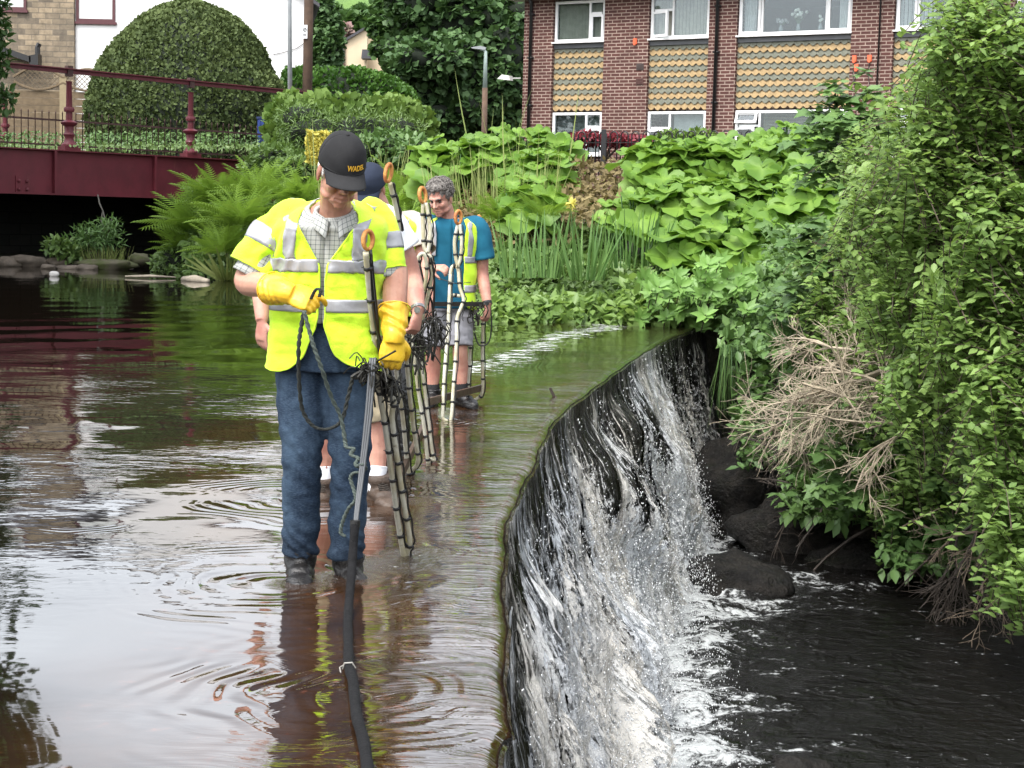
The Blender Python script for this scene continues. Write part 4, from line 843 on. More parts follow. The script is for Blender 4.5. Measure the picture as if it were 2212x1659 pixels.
# ---------------------------------------------------------------- the clipped dome hedge
def hedge_surface(label, prof, cx, d, depth, z0, n, size, mat, name='clipped_hedge', rise=0, kind='tuft', cat='hedge', ncol=56, shag=.06):
    """prof: [(zfrac,half width left,half width right)] seen from the front; depth half thickness"""
    t = plant(name, label, cat, (cx, d, z0)); zs = np.linspace(0, 1, 28); hl = np.interp(zs, [p[0] for p in prof], [p[1] for p in prof]); hr = np.interp(zs, [p[0] for p in prof], [p[2] for p in prof])
    Zt = rise; th = np.arange(ncol) * 2 * pi / ncol; Rg = []
    for z, a, b in zip(zs, hl, hr):
        w = np.where(np.cos(th) > 0, b, a); dd = depth * (a + b) / (hl[0] + hr[0]) ** 1.0; c_, s_ = np.sign(np.cos(th)) * np.abs(np.cos(th)) ** .8, np.sign(np.sin(th)) * np.abs(np.sin(th)) ** .8
        x = cx + w * c_; y = d + dd * s_; k = 1 + .03 * np.sin(th * 7 + z * 9) * np.sin(z * 11 + th * 3) + .035 * np.sin(th * 3 + z * 5 + cx)
        Rg.append(np.stack([cx + (x - cx) * k, d + (y - d) * k, np.full(ncol, z0 + z * Zt)], 1))
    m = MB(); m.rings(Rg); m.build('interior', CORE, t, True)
    Rg = np.array(Rg); i = rng.integers(0, 27, n); j = rng.integers(0, ncol, n); f = rng.random(n)[:, None]; g = rng.random(n)[:, None]
    keepf = np.sin(th[j]) < .35; i, j, f, g = i[keepf], j[keepf], f[keepf], g[keepf]; n = len(i)
    Pn = (Rg[i, j] * (1 - f) + Rg[i + 1, j] * f) * (1 - g) + (Rg[i, (j + 1) % ncol] * (1 - f) + Rg[i + 1, (j + 1) % ncol] * f) * g
    e1 = Rg[i + 1, j] - Rg[i, j]; e2 = Rg[i, (j + 1) % ncol] - Rg[i, j]; Nn = unit(np.cross(e2, e1)); Nn[Nn[:, 2] < -.9] *= -1
    D = unit(Nn * .55 + rdir(n) * .8 + [0, 0, .45]); tt = np.clip(.5 * rng.random(n) + .30 * np.maximum(Nn[:, 2], 0) + .1 + .28 * wob(Pn[:, 0] * 1.0, Pn[:, 2] * 1.3, 2.2, cx), 0, 1)
    leaves('foliage', Pn - Nn * .04 + Nn * (shag * rng.random(n)[:, None] ** 2), D, unit(Nn + rdir(n) * .5), size * rng.uniform(.6, 1.3, n), kind, mat, t, tt); return t
HD2 = 53; k = HD2 / CF; hc = P(405, 330, HD2); zt = P(420, 3, HD2)[2]; z0 = 2.75
hedge_surface('big dark hedge clipped to a dome beside the iron bridge', [(0, 195 * k, 225 * k), (.35, 196 * k, 222 * k), (.52, 185 * k, 200 * k), (.60, 176 * k, 176 * k), (.75, 145 * k, 150 * k), (.88, 100 * k, 110 * k), (.95, 60 * k, 66 * k), (1, 8 * k, 10 * k)], hc[0], HD2, 2.6, z0, 52000, .105, LEAF['yew'], rise=zt - z0, shag=.10)
HD3 = 58; k = HD3 / CF; hc = P(745, 250, HD3); zt = P(760, 150, HD3)[2]
hedge_surface('dark green garden hedge with rounded end beneath the cream house', [(0, 135 * k, 175 * k), (.55, 135 * k, 168 * k), (.8, 132 * k, 150 * k), (.93, 128 * k, 105 * k), (1, 120 * k, 30 * k)], hc[0], HD3, 1.0, 2.7, 14000, .15, LEAF['privet'], rise=zt - 2.7)
HD4 = 45; k = HD4 / CF; hc = P(745, 320, HD4); zt = P(745, 226, HD4)[2]
hedge_surface('yellow green informal hedge behind the front man', [(0, 140 * k, 185 * k), (.5, 140 * k, 180 * k), (.8, 145 * k, 172 * k), (.95, 138 * k, 145 * k), (1, 120 * k, 90 * k)], hc[0], HD4, 1.3, 2.2, 17000, .20, LEAF['golden'], rise=zt - 2.2, shag=.30)
# ---------------------------------------------------------------- bank shrubs
def shrub(name, label, px, py, d, lumps, n, size, mat, kind='ovate', shell=.6, group=None, core=.7, cat='shrub', clump=0, droop=0.):
    c = P(px, py, d); t = plant(name, label, cat, c, group); crown(t, lumps, n, size, mat, kind, shell, core=core, name='foliage', clump=clump, droop=droop)
    cs = [np.array(q) for q, r in lumps]; m = MB()
    for q in cs: m.tube(catmull([c - [0, 0, .2], (c + q) / 2 + [0, 0, .05], q], 4), np.linspace(.03, .008, 9), 5)
    m.build('stem', TWIG, t, True); return t
shrub('leafy_shrub', 'feathery green shrub before the yellow green hedge', 690, 330, 41, [lum(690, 290, 41, 85, 45, 1.), lum(780, 290, 41, 90, 50, 1.), lum(650, 260, 41.5, 55, 40, .8), lum(860, 290, 42, 60, 50, .9)], 5600, .19, LEAF['ivy'], 'lance', .8)
shrub('leafy_shrub', 'low leafy shrub right at the end of the girder', 600, 370, 40, [lum(600, 345, 40, 60, 30, .8), lum(640, 365, 39, 55, 25, .8), lum(560, 360, 41, 40, 22, .7)], 3000, .17, LEAF['ivy'], 'ovate', .8)
shrub('leafy_shrub', 'dark shrub behind the tall grass left of the broad leaves', 860, 320, 38, [lum(850, 320, 38, 60, 40, .9), lum(900, 330, 37, 50, 35, .9), lum(800, 330, 38, 60, 35, .9)], 3600, .17, LEAF['maple'], 'ovate', .8)
shrub('red_shrub', 'crimson leaved shrub along the black hoop railing', 1310, 325, 36.2, [lum(1265, 300, 36.2, 40, 13, .4), lum(1330, 303, 36, 40, 12, .4), lum(1380, 306, 35.6, 30, 10, .4)], 1500, .11, LEAF['red'], 'ovate', .6)
shrub('leafy_shrub', 'small olive shrub under the second ground floor window', 1480, 320, 34.5, [lum(1450, 305, 34.5, 40, 22, .5), lum(1510, 300, 34.3, 35, 18, .5)], 1500, .11, LEAF['golden'], 'ovate', .8)
# yellow flowers in a hanging block
c = P(690, 320, 37); t = plant('flower_planter', 'block of yellow flowers behind the black cap', 'planter', c); MB().box(c, (.42, .3, .62)).build('box', CORE, t)
n = 900; q = c + np.stack([rng.uniform(-.26, .26, n), -.16 - .06 * rng.random(n), rng.uniform(-.36, .36, n)], 1); leaves('blossom', q, rdir(n) + [0, -.6, 0], rdir(n) + [0, -1, 0], .075, 'tuft', LEAF['yellowfl'], t); n = 500; q = c + np.stack([rng.uniform(-.27, .27, n), -.13 - .05 * rng.random(n), rng.uniform(-.37, .37, n)], 1); leaves('foliage', q, rdir(n), rdir(n) + [0, -1, 0], .09, 'ovate', LEAF['ivy'], t)
# ---------------------------------------------------------------- ferns at the pool edge
def fern(label, px, py, d, n, L, mat=None, fan=1.0, base_r=.25, group='ferns at the pool edge', lean=(0, -.35, 0)):
    c = P(px, py, d); c[2] = max(gz(c[0], c[1]), c[2]) if False else c[2]; t = plant('fern', label, 'fern', c, group)
    a = rng.uniform(0, 2 * pi, n); el = rng.uniform(.15, 1.25, n); D = np.stack([np.cos(a) * np.cos(el), np.sin(a) * np.cos(el) - .15, np.sin(el)], 1) + np.array(lean); B = c + np.stack([np.cos(a) * base_r * rng.random(n), np.sin(a) * base_r * rng.random(n), .05 * rng.random(n)], 1)
    leaves('frond', B, D, np.array([0, 0, 1.]) + .3 * rdir(n), L * rng.uniform(.6, 1.15, n), 'frond', mat or LEAF['fern'], t, np.clip(.3 + .4 * np.sin(el) + .4 * rng.random(n), 0, 1)); return t
fl_ = [('topmost pale fern beside the girder end', 470, 440, 36.5, 60, 1.05), ('pale fern above the front man on the bank', 560, 430, 35, 60, 1.0), ('fern beside the front man with long arching fronds', 420, 500, 36.5, 64, 1.1), ('fern hanging lowest over the dark water', 400, 545, 37, 44, .9), ('fern close behind the right shoulder of the front man', 520, 490, 33.5, 60, 1.05), ('fern just left of the black cap', 640, 440, 34, 50, .95), ('fern leaning over the pool beside the raised glove', 480, 550, 34.5, 46, .9), ('fern right of the black cap', 830, 470, 30, 50, .95), ('fern beside the curly grey hair', 880, 430, 31, 46, .9), ('fern in the shade behind the navy cap', 850, 520, 28, 44, .8), ('small fern right of the curly grey hair', 1080, 480, 26.5, 26, .6), ('small bracken fern under the left broad leaved plant', 1180, 470, 26, 24, .55)]
for (lb, px, py, d, n, L) in fl_: fern(lb, px, py, d, n, L)
shrub('bramble', 'bramble trailing into the pool below the ferns', 420, 590, 36.5, [lum(390, 560, 37, 50, 35, .8), lum(440, 590, 36.2, 55, 28, .7), lum(490, 600, 35.4, 40, 22, .6), lum(355, 570, 38, 28, 20, .5)], 2600, .13, LEAF['ivy'], 'ovate', .8)
def blades(name, label, px, py, d, n, L, mat, rad, cat, group=None, lean=.25, wid=1.0, up=1.0, kind='blade', z=None):
    c = P(px, py, d)
    if z is not None: c[2] = z
    t = plant(name, label, cat, c, group); a = rng.uniform(0, 2 * pi, n); r = rad * np.sqrt(rng.random(n)); B = c + np.stack([np.cos(a) * r, np.sin(a) * r * .6, np.zeros(n)], 1)
    D = np.stack([np.cos(a) * lean * rng.random(n), np.sin(a) * lean * rng.random(n), np.full(n, up)], 1); N = rdir(n) * [1, 1, .1]
    leaves('blade', B, D, N, L * rng.uniform(.6, 1.1, n), kind, mat, t, None, wid); return t
blades('dry_grass', 'yellowing reed tuft drooping over the water by the front man', 490, 605, 34.2, 70, .8, LEAF['grass'], .25, 'grass tuft', None, 1.3, 1.8, .6)
for i, (px, py, d, n, L, lb) in enumerate([(1120, 600, 24.2, 24, .95, 'leftmost iris clump, half behind the teal shirt'), (1175, 600, 24.0, 34, 1.0, 'iris clump second from the left'), (1262, 605, 23.6, 44, 1.0, 'darkest iris clump, standing under the yellow flower'), (1345, 580, 24.0, 22, .85, 'iris clump in front of the broad leaves'), (1392, 575, 24.0, 20, .85, 'rightmost iris clump before the broad leaves')]):
    t = blades('iris', lb, px, py, d, n, L, LEAF['iris'], .30, 'iris', 'iris clumps on the bank', .30 if i != 2 else .55, .85)
fp = P(1233, 440, 23.7); fb = P(1240, 600, 23.7); t = plant('iris_flower', 'single yellow flag iris flower on the bank', 'flower', fb); MB().tube([fb, (fb + fp) / 2 + [.01, 0, 0], fp], .006, 5).build('stem', STEM, t)
leaves('petal', np.repeat(fp[None], 14, 0), rdir(14, .2), rdir(14), .11, 'ovate', LEAF['yellowfl'], t)
# tall dead grass stalks
for i, (px, py, d, L, n, lb) in enumerate([(770, 470, 33, 1.3, 30, 'tall grass between the black cap and the hedge'), (850, 410, 33, 1.1, 34, 'tall pale grass left of the broad leaves'), (940, 440, 30, 1.0, 44, 'tall seeding grass above the curly grey hair'), (1010, 470, 28, 1.0, 60, 'wiry dry grass right of the curly grey hair'), (1100, 450, 27, 1.0, 70, 'straw coloured grass under the left broad leaved plant'), (1150, 430, 28.5, 1.9, 10, 'few very tall bleached stalks before the left broad leaved plant'), (1080, 400, 30, 2.2, 7, 'tallest bleached stalks left of the street lamp'), (700, 420, 36, 1.6, 12, 'thin stalks rising beside the yellow flowers')]):
    blades('tall_grass', lb, px, py, d, n, L, LEAF['grass'], .8 if n > 20 else .6, 'grass tuft', 'grass tufts on the bank', .3, .42 if n > 20 else .30)
# ---------------------------------------------------------------- butterbur with broad leaves
def butterbur(label, pts, nfill, d0, S, seed):
    """pts: picture positions (px,py) with depth spanning a mound; leaves on long stalks"""
    c = P(pts[0][0], pts[0][1] + 150, d0); t = plant('broad_leaved_plant', label, 'plant', c, 'broad leaved plants on the bank'); B = []; N = []; D = []; Z = []; m = MB()
    for (px, py, d, rx, ry, n) in pts:
        a = rng.uniform(0, 2 * pi, n); r = np.sqrt(rng.random(n)); x = px + rx * r * np.cos(a); y = py + ry * r * np.sin(a)
        for xx, yy in zip(x, y):
            f = (yy - (py - ry)) / (2 * ry); q = P(xx, yy, d - .9 * f + rng.uniform(-.25, .25)); B.append(q)
            ti = rng.uniform(.5, 1.0) if f > .45 else rng.uniform(.1, .75); az = rng.normal(-pi / 2, .9); nrm = np.array([math.cos(az) * math.sin(ti), math.sin(az) * math.sin(ti), math.cos(ti)]); dn = np.array([math.cos(az) * math.cos(ti), math.sin(az) * math.cos(ti), -math.sin(ti)]) + .5 * rdir(1)[0] * [1, 1, .3]
            N.append(nrm); D.append(dn); s = S * rng.uniform(.5, 1.2) * (.72 + .62 * f); Z.append(s)
            m.tube([q, q + [rng.uniform(-.05, .05), .12, -.3], q + [rng.uniform(-.1, .1), .3, -.75]], [.010, .012, .014], 4)
    B = np.array(B); D = np.array(D); N = np.array(N)
    leaves('leaf', B, D, N, np.array(Z), 'heart', LEAF['butterbur'], t, np.clip(.25 + .6 * rng.random(len(B)) + .15 * N[:, 2], 0, 1), 1.1); m.build('stalk', STEM, t, True)
    core_blob(t, [(P(px, py + 25, d + .55), np.array([rx * d / CF * .8, .35, ry * d / CF * .8])) for (px, py, d, rx, ry, n) in pts], 1.0); return t
butterbur('broad leaved bright green plant left of the hoop railing', [(1010, 330, 30, 110, 45, 95), (1120, 320, 29.6, 130, 50, 130), (1165, 365, 28.4, 62, 45, 64), (960, 345, 30, 70, 30, 40), (1140, 420, 27, 60, 45, 26)], 0, 30, .48, 1)
butterbur('largest mound of broad bright green leaves below the flats', [(1455, 345, 27.5, 100, 50, 95), (1560, 350, 27.2, 150, 60, 120), (1490, 440, 26, 155, 65, 115), (1620, 450, 25.6, 140, 70, 130), (1575, 520, 24.6, 150, 62, 62), (1350, 450, 26.4, 48, 34, 22), (1650, 570, 23.8, 60, 50, 30)], 0, 27, .53, 2)
butterbur('broad leaved plant mingling with the big bush at the right', [(1740, 340, 26.2, 110, 60, 120), (1760, 440, 24.8, 110, 70, 90), (1700, 290, 27, 60, 25, 30)], 0, 26, .42, 3)
# ---------------------------------------------------------------- ground cover (nobody could count it)
def cover(name, quads, n, size, mat, kind, lift=.25, dark=0.):
    """quads: list of picture-space patches (px0,px1,py0,py1,d0,d1)"""
    B = []; w = np.array([abs((q[1] - q[0]) * (q[3] - q[2])) for q in quads], float); w /= w.sum()
    for q, k in zip(quads, (w * n).astype(int)):
        u = rng.random(k); v = rng.random(k); d = q[4] + (q[5] - q[4]) * v + rng.uniform(-.3, .3, k)
        for i in range(k): B.append(P(q[0] + (q[1] - q[0]) * u[i], q[2] + (q[3] - q[2]) * v[i], d[i]))
    B = np.array(B); n = len(B); tn = np.array([mnoise.noise(Vector(b * 1.3)) for b in B]); D = rdir(n) + [0, -.6, -.15]; N = rdir(n) * .6 + [0, -.35, .9]
    o = leaves(name, B, D, N, size * rng.uniform(.6, 1.3, n), kind, mat, None, np.clip(.4 * rng.random(n) + .35 + .55 * tn, 0, 1)); tag(o, kind='stuff'); return o
cover('ground_cover', [(1040, 1400, 560, 672, 25.5, 23.4), (1300, 1580, 585, 668, 24.6, 23.2), (1060, 1330, 490, 580, 27, 25.2), (880, 1080, 560, 660, 26.5, 23.9)], 7600, .17, LEAF['ivy'], 'ovate')
cover('ground_cover', [(1050, 1650, 640, 700, 23.4, 22.9), (1340, 1600, 600, 690, 23.5, 22.8)], 2300, .20, LEAF['laurel'], 'ovate')
cover('dry_undergrowth', [(1215, 1345, 345, 480, 29, 25.6), (990, 1240, 400, 520, 29, 26)], 2600, .15, LEAF['dry'], 'ovate')
cover('bank_undergrowth', [(900, 1290, 400, 560, 29.5, 25.8), (700, 1000, 380, 560, 36, 27.5)], 5200, .17, LEAF['fern'], 'lance')
cover('bank_undergrowth', [(400, 720, 400, 590, 39, 34.5), (560, 900, 530, 650, 34.5, 27)], 6500, .20, LEAF['ivy'], 'ovate')
cover('girder_ivy', [(0, 560, 312, 322, 41.2, 46.5)], 1000, .12, LEAF['ivy'], 'ovate')
cover('bank_undergrowth', [(0, 560, 285, 318, 48.5, 47)], 1500, .13, LEAF['maple'], 'ovate')
# bright rosette plant hanging over the far end of the weir
def rosettes(name, label, pts, mat, L, nl=9, cat='shrub'):
    c = P(*pts[0]); t = plant(name, label, cat, c); B = []; D = []; N = []; m = MB()
    for (px, py, d) in pts:
        q = P(px, py, d); ax = unit(np.array([rng.normal(0, .35), -.7, .6 + rng.normal(0, .3)]))
        a_, b_, _ = frame_of(ax); m.tube([q + [0, .5, -.25], q + [0, .2, -.1], q], .007, 4)
        for k in range(nl):
            th = 2.4 * k; e = .25 + .5 * k / nl; B.append(q - ax * .02 * (nl - k) * .5); v = math.cos(th) * a_ + math.sin(th) * b_; D.append(v + ax * (1.1 - e)); N.append(ax - v * .3)
    B = np.array(B); n = len(B); leaves('foliage', B, np.array(D), np.array(N), L * rng.uniform(.7, 1.2, n), 'ovate', mat, t, np.clip(.45 + .5 * rng.random(n), 0, 1), .85); m.build('stem', TWIG, t); return t
rosettes('leafy_shrub', 'light green shrub overhanging the far end of the weir', [(rng.normal(1560, 62), rng.normal(628, 34), rng.uniform(21.2, 22.6)) for _ in range(70)] + [(rng.uniform(1380, 1640), rng.uniform(600, 690), rng.uniform(22.0, 22.9)) for _ in range(50)], foliage('pale_shrub_leaf', (.07, .17, .035), (.23, .40, .10), .3, .45, .4), .20)
blades('hanging_grass', 'long green grass hanging down the wall beside the waterfall', 1580, 745, 20.7, 60, 1.1, LEAF['maple'], .14, 'grass tuft', None, .3, .22, -1.0)
# ---------------------------------------------------------------- right bank : sycamore and the big near bush
def pxy(px, py, d): return P(px, py, d)
RB = [  # dark ivy-like cover on the steep right bank
 (1640, 1900, 560, 760, 21.5, 19.5), (1700, 2060, 700, 960, 20.5, 18.6), (1800, 2100, 900, 1130, 19.2, 17.6), (1560, 1720, 640, 760, 22.2, 20.8), (1900, 2230, 960, 1230, 18.4, 16.6), (1650, 1800, 480, 620, 23.5, 21.8), (1590, 1760, 740, 980, 21.2, 19.6), (1700, 1900, 900, 1120, 19.4, 18.2)]
cover('bank_ivy', [(2200, 2700, 300, 1250, 18.5, 14.5)], 2200, .17, LEAF['ivy'], 'ovate')
cover('bank_ivy', [(1590, 1760, 880, 1010, 20.4, 19.2), (1680, 1900, 1010, 1120, 18.9, 17.9)], 700, .14, LEAF['maple'], 'ovate')
cover('bank_ivy', RB, 10500, .16, LEAF['maple'], 'ovate')
def maple_plant(label, stems, name='sycamore_sapling', L=.19, nl=8):
    c = P(*stems[0][0]); t = plant(name, label, 'sapling', c, 'sycamore saplings on the right bank'); B = []; D = []; N = []; m = MB()
    for (b, e, n, sp) in stems:
        p0, p1 = P(*b), P(*e); md = (p0 + p1) / 2 + [rng.uniform(-.1, .1), 0, .1]; cv = catmull([p0, md, p1], 6); m.tube(cv, np.linspace(.022, .006, len(cv)), 5)
        for k in range(n):
            f = rng.beta(2.4, 1.1); q = cv[int(f * (len(cv) - 1))] + rng.normal(0, sp, 3) * [1, .6, .8]; 
            for j in range(nl):
                a = rng.uniform(0, 2 * pi); v = np.array([math.cos(a), math.sin(a) - .3, -.25 + .3 * rng.normal()]); B.append(q + v * .04); D.append(v); N.append(np.array([0, -.25, 1]) + .35 * rdir(1)[0])
    B = np.array(B); n = len(B); leaves('foliage', B, np.array(D), np.array(N), L * rng.uniform(.6, 1.2, n), 'maple', LEAF['maple'], t, np.clip(.25 + .75 * rng.random(n), 0, 1)); m.build('stem', TWIG, t, True); return t
maple_plant('sycamore sapling standing tallest against the tile panel', [((1860, 560, 19.5), (1800, 170, 19.8), 34, .22), ((1860, 560, 19.5), (1850, 230, 19.5), 24, .2), ((1840, 400, 19.6), (1900, 260, 19.4), 18, .2), ((1860, 520, 19.5), (1770, 280, 19.7), 20, .22)])
maple_plant('sycamore sapling spreading in the middle of the right bank', [((1900, 720, 19), (1760, 560, 19.2), 26, .3), ((1900, 720, 19), (1850, 480, 19), 30, .32), ((1900, 720, 19), (1950, 560, 18.6), 24, .3), ((1800, 760, 19.2), (1700, 640, 19.8), 20, .25), ((1900, 760, 18.6), (2000, 660, 18), 20, .3)])
maple_plant('sycamore sapling leaning out over the dead branches', [((1980, 1000, 17.4), (1800, 1010, 17.2), 20, .2), ((1980, 1000, 17.4), (1880, 940, 17.2), 22, .22), ((2050, 980, 17), (1980, 900, 16.9), 18, .24), ((2050, 1080, 16.8), (1930, 1080, 16.9), 16, .22), ((2080, 1040, 16.6), (2060, 1120, 16.4), 14, .22)])
def bush(label, limbs, base, nleaf, L, mat, wid=1.0, kind='ovate', name='big_bush', dd=.4):
    """leafy limbs: sprays of leaves along arching shoots"""
    c = P(*base); t = plant(name, label, 'bush', c, 'bushes at the right edge'); B = []; D = []; N = []; T = []; m = MB()
    for (px, py, d, rx, ry, ns) in limbs:
        for _ in range(int(ns * 1.35)):
            a = rng.uniform(0, 2 * pi); r = math.sqrt(rng.random()); tip = P(px + rx * r * math.cos(a), py + ry * r * math.sin(a), d + rng.uniform(-.55, .35) + .35 * r)
            dirv = unit(np.array([-.55 + rng.normal(0, .5), -.35 + rng.normal(0, .4), .35 + rng.normal(0, .45)])); ln = rng.uniform(.28, .6); st_ = tip - dirv * ln + [0, 0, -.06]
            cv = catmull([st_, (st_ + tip) / 2 + [0, 0, .04], tip], 4); m.tube(cv, np.linspace(.006, .002, len(cv)), 3, False); tn = rng.random()
            for k in range(nleaf):
                f = .1 + .9 * k / nleaf; q = cv[min(int(f * (len(cv) - 1)), len(cv) - 1)] + rng.normal(0, .012, 3); s = 1 if k % 2 else -1; a_, b_, tg = frame_of(dirv)
                v = tg * .6 + a_ * s * .75 + b_ * rng.normal(0, .3); B.append(q); D.append(v + [0, 0, -.22]); N.append(np.array([0, -.3, 1.]) + .45 * rdir(1)[0]); T.append(np.clip(.15 + .45 * tn + .3 * rng.random() + .25 * f * (tn > .5), 0, 1))
    B = np.array(B); n = len(B); leaves('foliage', B, np.array(D), np.array(N), L * rng.uniform(.6, 1.2, n), kind, mat, t, np.array(T), wid); m.build('shoot', TWIG, t); return t
b1 = bush('big light green bush filling the right edge', [(1985, 260, 14.6, 100, 110, 95), (1935, 430, 15.2, 110, 90, 110), (1960, 640, 15.0, 110, 110, 120), (1990, 850, 14.6, 90, 90, 80), (2120, 130, 13.6, 130, 150, 190), (2090, 330, 13.8, 150, 130, 210), (2150, 500, 13.4, 110, 130, 170), (2000, 480, 14.6, 110, 110, 140), (2100, 680, 13.6, 130, 120, 170), (2160, 860, 13.2, 90, 130, 150), (2170, 1060, 13.0, 70, 120, 130), (2190, 1230, 12.8, 45, 70, 60), (2050, 30, 13.8, 60, 60, 40), (2330, 300, 13.4, 120, 250, 120), (2340, 800, 13.0, 110, 260, 110)], (2260, 1250, 13.8), 15, .098, LEAF['laurel'], 1.2)
m = MB(); c0 = P(2300, 1300, 14.2)
for q in [(2100, 200, 14.2), (2050, 450, 14.6), (2150, 700, 14), (2000, 600, 15), (2180, 900, 13.7), (2120, 60, 14.2), (2190, 1150, 13.3), (2100, 780, 14.2)]:
    e = P(*q); m.tube(catmull([c0, (c0 + e) / 2 + [.2, .1, .15], e], 6), np.linspace(.045, .008, 13), 6)
m.build('stem', BARK, b1, True)
core_blob(b1, [(P(2180, 300, 14.7), (.55, .35, 1.1)), (P(2140, 600, 14.7), (.55, .35, .7)), (P(2210, 950, 14.2), (.35, .3, .8)), (P(2050, 520, 15.3), (.35, .3, .4))], 1.0)
bush('paler bush behind, mixed with the sycamore', [(1940, 380, 16.8, 90, 70, 70), (1900, 500, 17.2, 110, 80, 110), (1960, 640, 16.6, 110, 90, 120), (2030, 820, 15.8, 110, 110, 130), (2000, 180, 16.6, 40, 90, 40), (1930, 760, 17.2, 80, 60, 60), (1800, 640, 18.6, 80, 60, 70), (1760, 560, 19.4, 60, 60, 50), (1850, 720, 18, 80, 60, 60), (1900, 960, 17.2, 80, 50, 50), (1990, 1040, 16.6, 80, 70, 80), (1850, 330, 17.8, 50, 60, 40), (1930, 1080, 17, 60, 40, 40)], (2100, 900, 17.2), 13, .095, LEAF['laurel'], 1.2)
# ---------------------------------------------------------------- dead branches
PALE = simple('bleached_dead_wood', (.44, .37, .27), .85, .35, 6); DKW = simple('wet_dark_twig', (.045, .033, .024), .7, .3, 6)
def dead(label, root, tips, mat, r0=.022, depth=3, name='dead_branch', sub=5, spread=.55):
    c = P(*root); t = plant(name, label, 'branch', c, 'dead branches over the lower pool'); m = MB()
    def grow(p, d, L, r, lev):
        pts = [p]; q = p.copy(); dd = d.copy(); k = 4
        for i in range(k):
            dd = unit(dd + rng.normal(0, .16, 3) + [0, 0, -.03]); q = q + dd * L / k; pts.append(q.copy())
        m.tube(np.array(pts), np.linspace(r, max(r * .4, .0022), len(pts)), 5 if lev > 1 else 3, False)
        if lev > 0:
            for i in range(sub):
                f = rng.uniform(.25, 1); a = pts[int(f * k)]; nd = unit(dd + rng.normal(0, spread, 3)); grow(a, nd, L * rng.uniform(.4, .7), r * .5, lev - 1)
    for tp in tips:
        e = P(*tp); v = e - c; L = np.linalg.norm(v); grow(c + v * 0, unit(v), L, r0, depth)
    m.build('twigs', mat, t); return t
dead('bleached dead branch reaching left towards the waterfall, upper', (1990, 800, 17.0), [(1690, 745, 17.3), (1740, 700, 17.6), (1700, 790, 17.2)], PALE, .028, 3, sub=6)
dead('bleached dead branch reaching left, middle tangle', (1960, 850, 16.8), [(1670, 830, 17.2), (1720, 880, 17.0), (1780, 790, 17.2)], PALE, .024, 3, sub=6)
dead('bleached dead branch drooping towards the foam', (1980, 920, 16.6), [(1740, 950, 16.9), (1790, 1000, 16.7)], PALE, .02, 3, sub=5)
dead('dark wet twigs hanging over the pool behind the foam', (1900, 1130, 17.6), [(1600, 1080, 18.4), (1640, 1170, 18.2), (1700, 1010, 18.6)], DKW, .022, 2, sub=4, spread=.4)
dead('dark twig tangle in the gloom right of the waterfall', (1850, 960, 18.2), [(1590, 960, 19.2), (1620, 1040, 19), (1600, 900, 19.4), (1650, 1110, 18.8)], DKW, .018, 3, sub=4, spread=.5)
dead('thin dead twigs trailing in the dark pool at the right', (2120, 1120, 15.8), [(2000, 1280, 15.6), (1900, 1240, 16.4), (2080, 1340, 15.2), (2150, 1300, 15)], DKW, .016, 3, sub=4)
dead('pale roots and twigs at the foot of the big bush', (2200, 1150, 14.6), [(2090, 1300, 14.6), (2150, 1330, 14.4), (2030, 1180, 15.2), (2200, 1330, 14.2)], simple('root_wood', (.17, .13, .09), .85, .3, 5), .014, 3, sub=4)
# ---------------------------------------------------------------- island under the bridge
def wshrub(label, px, py, d, lumps, n, s, kind, mat): return shrub('island_plant', label, px, py, d, lumps, n, s, mat, kind, 1.0, 'plants on the gravel bar', 0)
wshrub('willowherb with spiky leaves on the gravel bar', 210, 560, 39.5, [lum(215, 510, 39.5, 55, 35, .5), lum(240, 490, 39.6, 25, 22, .4), lum(180, 520, 39.4, 40, 30, .4)], 800, .20, 'lance', LEAF['iris'])
wshrub('round leaved low plant at the left of the gravel bar', 135, 565, 39.2, [lum(130, 535, 39.2, 35, 24, .4), lum(155, 545, 39.1, 26, 18, .3)], 420, .17, 'ovate', LEAF['ivy'])
blades('island_grass', 'mossy grass tuft on the gravel bar', 225, 568, 39.2, 160, .45, LEAF['grass'], .55, 'grass tuft', None, .6, .6)
MOSS = simple('mossy_stone', (.10, .09, .06), .9, .4, 3, .01, c2=(.06, .075, .02)); RK = simple('river_stone', (.13, .105, .08), .8, .4, 4, .01)
i = 0
for (px, py, d, r, mt, lb) in [(225, 572, 39.0, (.75, .35, .16), MOSS, 'long mossy stone under the grass tuft'), (130, 568, 39.3, (.30, .25, .18), RK, 'brown stone below the round leaved plant'), (60, 566, 39.6, (.55, .3, .16), RK, 'flat stone at the left of the gravel bar'), (15, 570, 39.4, (.4, .3, .16), RK, 'dark stone at the left edge of the photo'), (185, 580, 38.6, (.28, .2, .10), RK, 'small stone at the water before the grass tuft'), (150, 580, 38.6, (.35, .2, .08), RK, 'flat wet stone left of the driftwood'), (300, 562, 40, (.28, .25, .16), MOSS, 'mossy stone at the right end of the gravel bar'), (105, 578, 38.4, (.18, .14, .08), RK, 'little stone near the white one'), (175, 556, 39.8, (.4, .3, .25), RK, 'stone at the back under the willowherb')]:
    i += 1; tag(MB().blob(P(px, py, d), r, i + 20, .4, 9).build('stone', mt, None, True), lb, 'stone', 'stones of the gravel bar')
tag(MB().blob(PZ(117, 593, .04), (.105, .10, .07), 51, .2, 8).build('stone', simple('white_stone', (.55, .53, .50), .8), None, True), 'round white stone standing alone in the dark water', 'stone', 'stones of the gravel bar')
DRIFT = simple('bleached_driftwood', (.42, .36, .28), .8, .3, 4)
